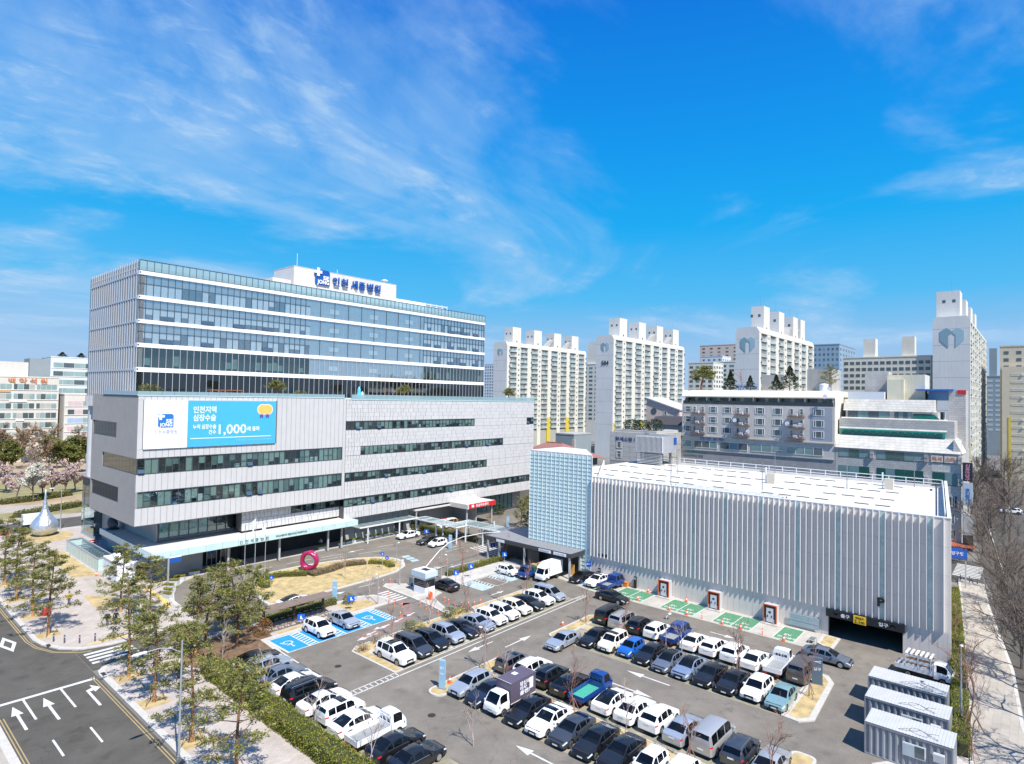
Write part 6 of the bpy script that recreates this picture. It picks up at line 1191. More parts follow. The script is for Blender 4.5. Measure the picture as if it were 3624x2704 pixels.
    zs = belt[0][1] - 0.30; xa = S['ws'][0] - 0.35; put('seats', MB().box(xa - 0.5, -0.55, zs - 0.15, xa, -0.08, zs + 0.1).box(xa - 0.62, -0.55, zs + 0.1, xa - 0.48, -0.08, zs + 0.62).box(xa - 0.5, 0.08, zs - 0.15, xa, 0.55, zs + 0.1).box(xa - 0.62, 0.08, zs + 0.1, xa - 0.48, 0.55, zs + 0.62), M_SEAT, root, None, True); put('dashboard', MB().box(S['ws'][0] + 0.1, -w0 * 0.72, zs, S['ws'][1] - 0.12, w0 * 0.72, zs + 0.24), M_SEAT, root, None, True)
    g = S.get('grille', (0.42, 0.60)); gw = S.get('gw', 0.42)
    put('grille', MB().box(x1 - 0.02, -w0 * gw, g[0], x1 + 0.012, w0 * gw, g[1]), M_TRIM, root, None, True)
    put('lower_intake', MB().box(x1 - 0.02, -w0 * 0.5, base + 0.08, x1 + 0.008, w0 * 0.5, base + 0.17), M_TRIM, root, None, True)
    put('number_plate', MB().box(x1 - 0.01, -0.24, g[0] - 0.06, x1 + 0.022, 0.24, g[0] + 0.05), M_PLATE, root, None, True)
    rp = S.get('rp', 0.72); put('number_plate', MB().box(x0 - 0.02, -0.24, rp, x0 + 0.02, 0.24, rp + 0.11), M_PLATE, root, None, True)
    for s in (1, -1): m_ = S['ws'][0] + (S['ws'][1] - S['ws'][0]) * 0.55; put('mirror', MB().box(m_ - 0.06, s * w0 * 0.93, lerp(belt, m_) - 0.02, m_ + 0.08, s * (w0 * 0.93 + 0.19), lerp(belt, m_) + 0.13), PAINT['white'], root, 60, True)
    if S.get('rails'):
        for s in (1, -1): put('roof_rail', MB().path([(S['rg'][1] + 0.0, s * w0 * 0.66, H - 0.02), (S['rg'][1] + 0.15, s * w0 * 0.67, H + 0.045), (S['ws'][0] - 0.15, s * w0 * 0.67, H + 0.045), (S['ws'][0], s * w0 * 0.66, H - 0.02)], 0.022, 5), M_CHROME, root, None, True)
    if S.get('chrome'):
        for s in (1, -1): put('window_trim', MB().path([(a, s * (w0 * 0.935), lerp(belt, a) + 0.012) for a in (S['side'][-1][1], S['side'][0][0])], 0.014, 4), M_CHROME, root, None, True)
    if wheels:
        for q in xw:
            for s in (1, -1): wheel_parts(root, q, s * (w0 - 0.115), rw)
CARS = {}
def proto(key, S, extra=None):
    o = thing(key.split('#')[0], 'car', 'car', (0, 0, 0)); ORG[o] = Vector((0, 0, 0)); 
    if S: loft(o, S)
    if extra: extra(o)
    CARS[key] = o
SED = dict(x0=-2.42, x1=2.42, w=0.93, xw=(1.46, -1.38), belt=[(-2.42, .88), (-1.9, .97), (-0.5, .94), (0.9, .90), (1.6, .83), (2.2, .72), (2.42, .60)],
           top=[(-2.42, .92), (-2.3, 1.02), (-1.85, 1.06), (-1.75, 1.07), (-1.05, 1.38), (-0.4, 1.46), (0.15, 1.43), (0.98, 0.99), (1.1, .965), (1.8, .88), (2.25, .76), (2.42, .64)],
           ws=(0.22, 0.98), rg=(-1.75, -1.02), side=[(-1.45, -0.98), (-0.88, -0.06), (0.02, 0.62)], chrome=True)
SED2 = dict(SED, top=[(-2.42, .92), (-2.3, 1.0), (-2.0, 1.05), (-1.95, 1.06), (-1.1, 1.36), (-0.35, 1.44), (0.2, 1.40), (1.05, 0.97), (1.15, .95), (1.8, .86), (2.25, .73), (2.42, .6)], rg=(-1.95, -1.0), ws=(0.25, 1.05), grille=(0.36, 0.58), gw=0.5)
SUV = dict(x0=-2.26, x1=2.26, w=0.94, xw=(1.36, -1.33), rw=0.36, sill=0.28, belt=[(-2.26, 1.02), (-1.8, 1.08), (0, 1.03), (0.95, 1.0), (1.7, .92), (2.1, .82), (2.26, .70)],
           top=[(-2.26, 1.05), (-2.18, 1.22), (-1.85, 1.56), (-1.5, 1.63), (-0.3, 1.67), (0.3, 1.62), (1.02, 1.10), (1.12, 1.07), (1.75, .99), (2.1, .88), (2.26, .74)],
           ws=(0.34, 1.02), rg=(-2.16, -1.80), side=[(-1.72, -1.15), (-1.05, -0.1), (-0.02, 0.68)], rails=True, grille=(0.52, 0.76), gw=0.45, rp=0.86, tk=3)
BIGSUV = dict(SUV, x0=-2.48, x1=2.48, w=0.99, xw=(1.5, -1.45), rw=0.38, belt=[(-2.48, 1.08), (-1.9, 1.12), (0, 1.08), (1.05, 1.06), (1.9, 1.0), (2.35, .9), (2.48, .78)], top=[(-2.48, 1.12), (-2.40, 1.32), (-2.12, 1.68), (-1.7, 1.75), (-0.2, 1.78), (0.4, 1.72), (1.05, 1.18), (1.15, 1.15), (1.95, 1.08), (2.35, .95), (2.48, .82)], ws=(0.44, 1.05), rg=(-2.38, -2.08), side=[(-1.98, -1.3), (-1.2, -0.1), (-0.02, 0.76)], sun=(-1.0, 0.1))
HATCH = dict(x0=-1.82, x1=1.82, w=0.83, xw=(1.18, -1.18), rw=0.29, belt=[(-1.82, .92), (-1.4, 1.0), (0, .94), (0.85, .92), (1.4, .84), (1.7, .72), (1.82, .6)], top=[(-1.82, .96), (-1.74, 1.12), (-1.42, 1.42), (-1.0, 1.49), (0, 1.5), (0.3, 1.47), (0.98, 1.0), (1.08, .97), (1.5, .88), (1.72, .76), (1.82, .64)], ws=(0.32, 0.98), rg=(-1.73, -1.38), side=[(-1.3, -0.85), (-0.78, -0.05), (0.02, 0.7)], rp=0.66)
BOXY = dict(HATCH, x0=-2.06, x1=2.06, w=0.91, xw=(1.28, -1.26), rw=0.34, sill=0.26, belt=[(-2.06, 1.0), (-1.6, 1.05), (0, 1.02), (1.0, 1.0), (1.6, .93), (1.95, .82), (2.06, .68)], top=[(-2.06, 1.05), (-2.02, 1.25), (-1.88, 1.56), (-1.5, 1.62), (0, 1.64), (0.5, 1.6), (1.05, 1.09), (1.15, 1.06), (1.65, .98), (1.96, .88), (2.06, .72)], ws=(0.52, 1.05), rg=(-2.01, -1.86), side=[(-1.75, -1.1), (-1.02, -0.05), (0.03, 0.78)], sun=(-0.5, 0.2), rp=0.75, tk=3, tumble=0.8)
VAN = dict(x0=-2.55, x1=2.55, w=0.96, xw=(1.62, -1.52), rw=0.34, sill=0.24, belt=[(-2.55, 1.08), (-2.0, 1.10), (0, 1.10), (1.6, 1.05), (2.2, .95), (2.48, .82), (2.55, .7)], top=[(-2.55, 1.14), (-2.5, 1.5), (-2.38, 1.82), (-2.1, 1.9), (0, 1.93), (1.0, 1.88), (1.95, 1.18), (2.05, 1.13), (2.4, .98), (2.55, .8)], ws=(1.05, 1.95), rg=(-2.5, -2.36), side=[(-2.2, -1.25), (-1.15, 0.15), (0.25, 1.4)], tumble=0.7, rp=0.62, hl=0.5, tk=3, grille=(0.5, 0.72))
MPV = dict(VAN, x0=-2.5, x1=2.5, belt=[(-2.5, 1.0), (-1.9, 1.04), (0, 1.0), (1.2, .97), (1.9, .9), (2.4, .78), (2.5, .64)], top=[(-2.5, 1.06), (-2.44, 1.35), (-2.2, 1.65), (-1.8, 1.72), (0, 1.75), (0.6, 1.70), (1.5, 1.07), (1.6, 1.04), (2.1, .94), (2.4, .82), (2.5, .68)], ws=(0.66, 1.5), rg=(-2.43, -2.17), side=[(-2.0, -1.2), (-1.1, 0.0), (0.08, 1.0)], rails=True)
proto('sedan', SED); proto('sedan#2', SED2); proto('suv', SUV); proto('suv#big', BIGSUV); proto('hatchback', HATCH); proto('boxy_car', BOXY); proto('van', VAN); proto('minivan', MPV)
proto('sedan#sun', dict(SED, sun=(-0.75, -0.1)))
proto('sedan#dark', dict(SED2, sun=(-1.0, 0.24), grille=(0.34, 0.6)))
proto('suv#plain', dict(SUV, rails=False, tk=3, top=[(-2.26, 1.05), (-2.16, 1.22), (-1.7, 1.5), (-1.35, 1.57), (-0.3, 1.61), (0.3, 1.57), (1.02, 1.08), (1.12, 1.05), (1.75, .97), (2.1, .86), (2.26, .72)], rg=(-2.14, -1.66)))
CAB = dict(x0=0.88, x1=2.5, w=0.86, xw=(1.62,), rw=0.31, sill=0.34, belt=[(0.88, 1.18), (1.8, 1.16), (2.3, 1.02), (2.5, .80)], top=[(0.88, 1.9), (1.1, 1.96), (1.6, 1.95), (1.85, 1.90), (2.36, 1.2), (2.42, 1.10), (2.5, .86)], ws=(1.85, 2.36), side=[(1.1, 2.0)], tumble=0.45, nose=0.92, tail=0.99, grille=(0.55, 0.66), gw=0.3, hl=0.16, hk=2, tl=0.001, rp=0.5)
CAB2 = dict(CAB, x0=0.1, belt=[(0.1, 1.18), (1.8, 1.16), (2.3, 1.02), (2.5, .80)], top=[(0.1, 1.9), (0.3, 1.96), (1.6, 1.95), (1.85, 1.90), (2.36, 1.2), (2.42, 1.10), (2.5, .86)], side=[(0.3, 0.95), (1.1, 2.0)])
M_BED = mat('truck_bed_grey', (0.30, 0.31, 0.31), 0.6, 0.1, 0.12, 2)
def bed(x0, x1):
    def fn(o):
        put('chassis', MB().box(-2.35, -0.42, 0.38, 1.2, 0.42, 0.62), M_TRIM, o, None, True)
        put('bed_floor', MB().box(x0 + 0.05, -0.80, 0.70, x1 - 0.05, 0.80, 0.76), M_BED, o, None, True)
        for s in (1, -1): put('bed_side', MB().box(x0, s * 0.80, 0.66, x1, s * 0.86, 1.10), PAINT['white'], o, None, True)
        put('tailgate', MB().box(x0, -0.79, 0.66, x0 + 0.05, 0.79, 1.10), PAINT['white'], o, None, True); put('headboard', MB().box(x1 - 0.05, -0.79, 0.76, x1, 0.79, 1.25).box(x1 - 0.05, -0.79, 1.25, x1, -0.74, 1.75).box(x1 - 0.05, 0.74, 1.25, x1, 0.79, 1.75).box(x1 - 0.05, -0.3, 1.25, x1, -0.26, 1.75).box(x1 - 0.05, 0.26, 1.25, x1, 0.3, 1.75).box(x1 - 0.05, -0.79, 1.70, x1, 0.79, 1.75), PAINT['white'], o, None, True)
        for s in (1, -1): wheel_parts(o, -1.35, s * 0.70, 0.29); put('tail_light', MB().box(x0 - 0.03, s * 0.55 - 0.14, 0.48, x0, s * 0.55 + 0.14, 0.6), M_TAIL, o, None, True)
    return fn
proto('pickup_truck', CAB, bed(-2.5, 0.80)); proto('pickup_truck#crew', CAB2, bed(-2.5, 0.02))
def cargo(col, defl=False, rack=False):
    def fn(o):
        put('chassis', MB().box(-2.35, -0.42, 0.38, 1.2, 0.42, 0.72), M_TRIM, o, None, True)
        put('cargo_box', MB().box(-2.55, -0.90, 0.78, 0.78, 0.90, 2.62), mat('cargo_' + col[0], col[1], 0.5, 0, 0.04, 1), o, None, True)
        put('box_edge', MB().box(-2.57, -0.92, 0.74, 0.80, -0.901, 0.80).box(-2.57, 0.901, 0.74, 0.80, 0.92, 0.80).box(-2.57, -0.92, 2.60, -2.551, 0.92, 2.64).box(0.781, -0.92, 2.60, 0.80, 0.92, 2.64), M_RAIL, o, None, True)
        if defl: put('wind_deflector', MB().hull_y([(0.82, 1.97), (2.0, 1.97), (1.5, 2.35), (0.82, 2.58)][::-1], -0.78, 0.78), PAINT['white'], o, 30, True)
        for s in (1, -1): wheel_parts(o, -1.35, s * 0.70, 0.29)
    return fn
proto('box_truck', CAB, cargo(('white', (0.80, 0.80, 0.80)), True)); proto('box_truck#purple', CAB, cargo(('purple_grey', (0.105, 0.085, 0.125))))
PROTOS = set(CARS.values())
def car(key, col, x, y, rz, label, group, z=0.012, cat='car'):
    o = dup(CARS[key], (x, y, z), R(rz), (random.uniform(.965, 1.03), random.uniform(.98, 1.02), random.uniform(.965, 1.035)), label, group); o['category'] = cat; pm = PAINT[col]
    for c in KIDS[o]:
        if c.name.split('.')[0] in ('body', 'mirror', 'bed_side', 'tailgate', 'headboard', 'wind_deflector') and c.material_slots: s = c.material_slots[0]; s.link = 'OBJECT'; s.material = pm
    return o
ORD = ['first', 'second', 'third', 'fourth', 'fifth', 'sixth', 'seventh', 'eighth', 'ninth', 'tenth', 'eleventh', 'twelfth']
NAMES = {'sedan': 'sedan', 'sedan#2': 'sedan', 'sedan#sun': 'sedan with sunroof', 'sedan#dark': 'sedan with black roof', 'suv': 'SUV', 'suv#big': 'large SUV with sunroof', 'suv#plain': 'SUV', 'hatchback': 'small hatchback', 'boxy_car': 'boxy compact car', 'van': 'van', 'minivan': 'minivan', 'pickup_truck': 'flatbed pickup truck', 'pickup_truck#crew': 'crew cab pickup truck', 'box_truck': 'box truck', 'box_truck#purple': 'truck with purple box'}
CATS = lambda k: 'truck' if 'truck' in k else 'van' if 'van' in k else 'car'
CARLIST = {}
def row(items, pos, rz, where, group):
    for i, it in enumerate(items):
        if it is None: continue
        key, col = it[:2]; x, y = pos(i); dx = it[2] if len(it) > 2 else 0
        j = random.uniform(-1.6, 1.6)
        c = car(key, col, x + (dx if rz in (0, 180) else random.uniform(-.08, .08)), y + (0 if rz in (0, 180) else dx), rz + j, '%s %s, %s in the row %s' % (col, NAMES[key], ORD[i], where), group, cat=CATS(key)); CARLIST[(group, i)] = c
row([('suv#big', 'white'), ('minivan', 'dark grey', 0.1), ('suv', 'black'), ('suv', 'silver'), ('sedan', 'black', .1), ('sedan', 'silver'), ('suv#plain', 'white'), ('suv', 'white'), ('suv#plain', 'cream'), ('sedan#2', 'black', .15), ('suv#plain', 'white', .1), ('minivan', 'silver', .3)],
    lambda i: (41.45 + 2.46 * i, 51.45), -90, 'behind the double white line', 'cars nosed up to the double white line')
row([('suv#plain', 'silver'), ('sedan', 'navy'), ('box_truck#purple', 'white', .2), ('sedan#2', 'black'), ('sedan#sun', 'white'), ('sedan#2', 'dark grey'), ('sedan#2', 'black'), ('sedan', 'black'), ('hatchback', 'white'), ('suv#plain', 'white')],
    lambda i: (42.1, 40.95 - 2.36 * i), 180, 'starting at the pale blue pylon', 'cars in the row starting at the pale blue pylon')
row([('boxy_car', 'brown grey', -0.3), ('suv', 'white'), ('suv', 'black'), ('sedan#2', 'black'), ('pickup_truck', 'dark blue'), ('sedan#dark', 'white'), ('sedan', 'white'), ('suv#plain', 'white'), ('sedan', 'silver'), ('van', 'light grey', .3), ('suv', 'dark grey'), ('sedan', 'light grey')],
    lambda i: (48.7, 40.95 - 2.33 * i), 0, 'tail to tail with the pylon row', 'cars tail to tail with the pylon row')
row([('sedan', 'silver', -3.3), ('sedan#2', 'black', -.1), ('boxy_car', 'cream'), ('hatchback', 'blue', .1), ('sedan#2', 'black', .3), ('sedan#dark', 'grey'), ('sedan#dark', 'blue silver'), ('sedan#2', 'black'), ('sedan#2', 'black'), ('suv#plain', 'white', .1), ('sedan', 'teal')],
    lambda i: (60.0, 40.7 - 2.27 * i), 180, 'ending at the planted island', 'cars in the row ending at the planted island')
row([('van', 'black', .5), ('minivan', 'light grey'), ('suv', 'black'), ('suv', 'white'), ('pickup_truck#crew', 'dark blue'), ('sedan', 'white'), ('suv#plain', 'white'), ('suv', 'white'), ('sedan#2', 'white'), ('pickup_truck', 'white'), ('van', 'brown grey', .2)],
    lambda i: (66.8, 40.95 - 2.29 * i), 0, 'nosed toward the garage lane', 'cars nosed toward the garage lane')
row([('sedan#2', 'black'), ('suv', 'silver'), ('sedan', 'grey'), ('sedan#2', 'white'), ('minivan', 'black'), ('sedan', 'white'), ('boxy_car', 'white'), ('sedan#2', 'white'), ('pickup_truck', 'white'), ('sedan#2', 'black'), ('sedan', 'black')],
    lambda i: (30.95, 60.9 - 2.53 * i), 0, 'backed against the hedge', 'cars backed against the hedge')
S_ = [('suv#plain', 'white', 39.75, 63.5, -90, 'white compact SUV parked on a blue disabled bay'), ('sedan', 'silver', 43.3, 63.8, -90, 'silver saloon on the blue disabled bay beside the white SUV'),
      ('sedan#dark', 'white', 42.8, 74.2, 3, 'white coupe with dark roof driving past the bicycle shelter'), ('sedan', 'black', 61.2, 65.3, 90, 'black sedan waiting beside the parking booth'),
      ('sedan', 'white', 77.8, 93.7, 180, 'white sedan parked nearest the hospital wall by the walkway'), ('sedan#2', 'black', 77.7, 87.5, 180, 'black sedan between two white cars by the covered walkway'), ('hatchback', 'white', 77.4, 84.6, 180, 'white small hatchback beside the black sedan near the walkway'),
      ('hatchback', 'white', 73.0, 63.4, -90, 'white small hatchback alone on the faded bays before the pavilion'), ('box_truck', 'white', 75.6, 57.2, 180, 'white box truck with wind deflector in front of the dark pavilion'), ('pickup_truck', 'dark blue', 74.9, 60.0, 180, 'dark blue pickup truck loaded with boxes beside the white box truck'),
      ('sedan#2', 'black', 78.6, 53.0, 180, 'black sedan on the blue bay at the garage corner'), ('sedan#sun', 'white', 78.6, 50.2, 180, 'white electric sedan charging next to the black sedan'), ('pickup_truck#crew', 'dark blue', 78.4, 47.6, 0, 'dark blue crew cab truck at the first garage charger'),
      ('sedan#2', 'black', 73.7, 44.6, -90, 'black sedan driving along the lane before the green charging bays'), ('sedan#2', 'grey', 72.9, 17.2, -90, 'dark silver sedan turning toward the garage entrance'), ('pickup_truck', 'white', 75.7, 8.7, -93, 'white stake truck with timber rack parked behind the containers'),
      ('van', 'white', 89.6, 95.2, 180, 'white ambulance van before the emergency entrance'), ('box_truck', 'white', 31.0, 154.0, 0, 'white lorry on the street behind the steel drop sculpture'), ('box_truck', 'white', 43.5, 154.5, 0, 'white lorry on the far street behind the glass stair box'),
      ('sedan', 'silver', 211.2, 9.0, 100, 'silver taxi far off beyond the bare street trees'), ('suv#plain', 'white', 206, 5.0, 100, 'white car far off at the right-hand edge beyond the bare trees')]
for k, col, x, y, rz, lb in S_: CARLIST[lb] = car(k, col, x, y, rz, lb, None, 0.03 if 75.4 < x < 81 and 19 < y < 66 else 0.012, CATS(k))
# extra fittings on single trucks
def local_box(o, name, m, *b): put(name, MB().box(*b), m, o, None, True)
t_ = CARLIST['dark blue pickup truck loaded with boxes beside the white box truck']
cb = mat('cardboard', (0.42, 0.26, 0.13), 0.85, 0, 0.1, 3)
for i, b in enumerate(((-2.3, -0.7, 0.77, -1.4, 0.1, 1.5), (-1.35, -0.7, 0.77, -0.5, 0.2, 1.7), (-2.2, 0.15, 0.77, -1.2, 0.75, 1.9), (-0.45, -0.6, 0.77, 0.4, 0.7, 1.6))):
    bx_ = put('cardboard_box', MB().box(*[b[0], b[1], 0, b[3], b[4], b[5] - b[2]]), cb if i < 3 else mat('green_tarpaulin', (0.02, 0.09, 0.05), 0.7, 0, 0.1))
    c_, s_ = math.cos(R(180)), math.sin(R(180)); bx_.location = (74.9, 60.0, 0.012 + b[2]); bx_.rotation_euler = (0, 0, R(180))
    tag(bx_, ('cardboard carton at the tail of the loaded blue truck', 'tall cardboard carton in the middle of the loaded blue truck', 'tallest cardboard carton on the far side of the loaded blue truck', 'green tarpaulin bundle behind the cab of the loaded blue truck')[i], 'carton' if i < 3 else 'bundle')
st_ = CARLIST['white stake truck with timber rack parked behind the containers']
mw_ = mat('raw_timber', (0.36, 0.20, 0.10), 0.8, 0, 0.15, 4)
for s in (1, -1):
    for k in range(5): local_box(st_, 'rack_board', mw_ if k % 2 else M_RAIL, -1.6, s * 0.80, 1.15 + k * 0.24, 0.7, s * 0.83, 1.28 + k * 0.24)
    for x in (-1.6, -0.5, 0.6): local_box(st_, 'rack_post', M_RAIL, x, s * 0.835, 1.0, x + 0.06, s * 0.87, 2.4)
for k in range(6): local_box(st_, 'rack_roof_slat', M_RAIL, -1.6 + k * 0.42, -0.85, 2.36, -1.4 + k * 0.42, 0.85, 2.42)
gt_ = [o for k, o in CARLIST.items() if 'fifth' in o['label'] and 'dark blue' in o['label'] and 'pylon' in o['label']][0]
local_box(gt_, 'green_bed_liner', mat('green_tarp', (0.06, 0.36, 0.25), 0.6, 0, 0.12, 3), -2.42, -0.76, 0.765, 0.7, 0.76, 0.80)
pt_ = [o for o in CARLIST.values() if 'purple' in o['label']][0]
for i, (s, wd) in enumerate((('당신의', 1.3), ('이사', 0.9), ('플랜!', 1.3))): t = text('cargo_lettering', s, 0.42, M_SIGNW, None, (0, 0, 0), (R(90), 0, R(180)), 0.012, 0.004, wd); t.parent = pt_; t.location = (-0.4, 0.91, 2.0 - i * 0.42)
local_box(pt_, 'cargo_poster', M_SIGNW, -2.2, 0.901, 1.35, -1.7, 0.908, 2.35)
local_box(pt_, 'roof_mark', M_SIGNW, -1.2, -0.5, 2.621, -0.7, 0.0, 2.626)
rd = MATS['sign_red']
amb = CARLIST['white ambulance van before the emergency entrance']; local_box(amb, 'light_bar', rd, 0.5, -0.6, 1.94, 0.75, 0.6, 2.05)
for s in (1, -1): local_box(amb, 'red_stripe', rd, -2.3, s * 0.955, 0.78, 1.6, s * 0.972, 0.9)
tx = CARLIST['silver taxi far off beyond the bare street trees']; local_box(tx, 'roof_sign', MATS['sign_yellow'], -0.2, -0.25, 1.47, 0.0, 0.25, 1.6); 
for s in (1, -1): local_box(tx, 'orange_door_panel', MATS['sign_yellow'], -0.6, s * 0.93, 0.5, 0.5, s * 0.945, 0.85)
for o in list(PROTOS):
    for c in list(o.children):
        for d in list(c.children): bpy.data.objects.remove(d)
        bpy.data.objects.remove(c)
    bpy.data.objects.remove(o)
# ================================================================== VEGETATION
M_BARK = mat('pine_bark', (0.20, 0.105, 0.060), 0.9, 0, 0.3, 4, 0.6); M_WRAP = mat('jute_trunk_wrap', (0.46, 0.24, 0.10), 0.95, 0, 0.15, 6); M_TWIG = mat('grey_brown_twig', (0.145, 0.115, 0.095), 0.9, 0, 0.25, 3); M_RTWIG = mat('reddish_twig', (0.30, 0.17, 0.13), 0.9, 0, 0.2, 3); M_PTWIG = mat('pale_twig', (0.42, 0.34, 0.30), 0.9, 0, 0.2, 3)
L_PINE = leafmat('pine_needles', [(0.085, 0.105, 0.035), (0.20, 0.205, 0.06), (0.38, 0.345, 0.12)], 0.6, 0.2); L_OLIVE = leafmat('olive_leaves', [(0.09, 0.11, 0.03), (0.17, 0.18, 0.05), (0.26, 0.24, 0.08)]); L_HEDGE = leafmat('hedge_leaves', [(0.06, 0.10, 0.012), (0.17, 0.21, 0.025), (0.33, 0.33, 0.05), (0.38, 0.31, 0.08)], 0.5)
L_PINKB = leafmat('pink_blossom', [(0.54, 0.40, 0.39), (0.72, 0.60, 0.58), (0.44, 0.31, 0.28)], 0.8, 0.3); L_WHITEB = leafmat('white_blossom', [(0.70, 0.68, 0.60), (0.82, 0.80, 0.74), (0.60, 0.60, 0.48)], 0.8, 0.3); L_CONI = leafmat('conifer_needles', [(0.015, 0.035, 0.015), (0.035, 0.065, 0.025), (0.06, 0.09, 0.03)]); L_BROWN = leafmat('dry_brown_leaves', [(0.24, 0.15, 0.10), (0.36, 0.25, 0.16), (0.44, 0.33, 0.22)]); L_YELFL = leafmat('yellow_green_flowers', [(0.22, 0.25, 0.03), (0.50, 0.42, 0.04), (0.12, 0.17, 0.03)]); L_RUSSET = leafmat('russet_leaves', [(0.22, 0.10, 0.03), (0.36, 0.18, 0.05), (0.16, 0.10, 0.03)])
def leaf(mb, c, d, ln, wd, r, mi=0):
    d = Vector(d).normalized(); a = d.orthogonal().normalized(); a.rotate(Matrix.Rotation(r.uniform(0, 6.28), 3, d)); a *= wd / 2; c = Vector(c)
    mb.add([c - a * 0.4, c + d * ln * 0.55 - a, c + d * ln, c + d * ln * 0.55 + a], [(0, 1, 2, 3)], mi)
def clump(mb, c, rad, n, r, ln=0.24, wd=0.05, flat=0.55, up=0.35):
    for _ in range(n):
        d = Vector((r.gauss(0, 1), r.gauss(0, 1), r.gauss(0, flat) + up)); 
        if d.length < 0.1: continue
        p = Vector(c) + Vector((r.gauss(0, rad * 0.5), r.gauss(0, rad * 0.5), r.gauss(0, rad * 0.28))); leaf(mb, p, d, ln * r.uniform(0.7, 1.3), wd * r.uniform(0.7, 1.3), r)
def tree_proto(name, fn, seed):
    o = thing(name, 'tree', 'tree'); fn(o, random.Random(seed)); return o
def pine(o, r, h=9.5, lean=0.3, start=0.36, spread=2.6, wrap=True, dens=1.0):
    tr = MB(); lv = MB(); pts = []; n = 9; bend = r.uniform(0, 6.28)
    for i in range(n + 1):
        t = i / n; pts.append(Vector((lean * math.sin(t * 2.6 + bend) * t, lean * math.cos(t * 3.1 + bend) * t, h * t)))
    for i in range(n): tr.tube(pts[i], pts[i + 1], 0.17 * (1 - 0.82 * i / n), 0.17 * (1 - 0.82 * (i + 1) / n), 7, 1 if (wrap and i < 2) else 0)
    if wrap:
        for k in range(3): a = k * 2.09 + bend; tr.tube((1.0 * math.cos(a), 1.0 * math.sin(a), 0), (0.12 * math.cos(a), 0.12 * math.sin(a), 1.9), 0.035, 0.03, 5)
    nb = int(30 * dens)
    for k in range(nb):
        t = start + (1 - start) * (k + r.random()) / nb; i = min(n - 1, int(t * n)); p = pts[i].lerp(pts[i + 1], t * n - i)
        L = spread * (1.05 - 0.72 * max(0, (t - start) / (1 - start)) ** 1.3) * r.uniform(0.55, 1.1); a = k * 2.4 + r.uniform(-0.5, 0.5)
        q = p; d = Vector((math.cos(a), math.sin(a), r.uniform(-0.05, 0.35)))
        for s in range(4):
            e = q + d * L / 4; tr.tube(q, e, 0.05 * (1 - s * 0.22) * (1.2 - t * 0.6), 0.05 * (1 - (s + 1) * 0.22) * (1.2 - t * 0.6), 4, 0, False)
            if s >= 1:
                for m in range(1 if r.random() < 0.45 else 2):
                    sd = (d + Vector((r.gauss(0, 0.7), r.gauss(0, 0.7), r.uniform(0, 0.3)))).normalized(); f = e + sd * L * r.uniform(0.15, 0.36)
                    tr.tube(e, f, 0.016, 0.008, 3, 0, False); clump(lv, f, 0.30, 27, r, 0.30, 0.085)
                clump(lv, e + Vector((0, 0, 0.08)), 0.24, 13, r, 0.28, 0.08)
            q = e; d = (d + Vector((r.gauss(0, 0.22), r.gauss(0, 0.22), r.uniform(-0.08, 0.14)))).normalized()
    clump(lv, pts[-1], 0.35, 30, r)
    put('trunk', tr, [M_BARK, M_WRAP], o, None, True); put('crown', lv, L_PINE, o, None, True)
def bare(o, r, h=9.0, levels=4, r0=0.16, m=None, spread=0.55, start=0.25, nch=(3, 5), leafm=None, nleaf=0, lsz=0.16, stakes=False, minr=0.007, twigf=1.0):
    tr = MB(); lv = MB()
    def grow(p, d, L, rad, lev):
        n = 3 if lev else 5; q = p; path = []
        for i in range(n):
            e = q + d * L / n; tr.tube(q, e, max(minr, rad * (1 - 0.55 * i / n)), max(minr, rad * (1 - 0.55 * (i + 1) / n)), 6 if lev == 0 else 4 if lev == 1 else 3, 0, False)
            path.append((q, e, d)); q = e; k = 0.10 if lev == 0 else 0.2; d = (d + Vector((r.gauss(0, k), r.gauss(0, k), r.gauss(0.04, k * 0.6)))).normalized()
        if leafm and lev >= levels - 1:
            for _ in range(nleaf): a, b, dd = r.choice(path); clump(lv, a.lerp(b, r.random()), 0.28, 6, r, lsz, lsz * 0.8, 1.0, 0.0)
        if lev < levels:
            c = int(round(r.randint(*nch) * (1.6 if lev == 0 else twigf)))
            for j in range(c):
                t = (start + (1 - start) * (j + r.random()) / c) if lev == 0 else r.uniform(0.25, 1.0); a, b, dd = path[min(n - 1, int(t * n))]; s = a.lerp(b, t * n - int(t * n)) if t < 1 else b
                az = j * 2.4 + r.uniform(-0.6, 0.6); u = dd.orthogonal().normalized(); u.rotate(Matrix.Rotation(az, 3, dd)); nd = (dd * (1 - spread * 0.6) + u * spread + Vector((0, 0, 0.16))).normalized()
                grow(s, nd, L * r.uniform(0.42, 0.66) * (1.1 - 0.35 * t if lev == 0 else 1), rad * (0.5 if lev == 0 else 0.55), lev + 1)
    grow(Vector((0, 0, 0)), Vector((r.gauss(0, 0.04), r.gauss(0, 0.04), 1)).normalized(), h * 0.72, r0, 0)
    if stakes:
        for k in range(3): a = k * 2.09 + 0.4; tr.tube((0.7 * math.cos(a), 0.7 * math.sin(a), 0), (0.05 * math.cos(a), 0.05 * math.sin(a), 1.25), 0.03, 0.03, 4)
    put('trunk', tr, m or M_TWIG, o, None, True)
    if lv.v: put('crown', lv, leafm, o, None, True)
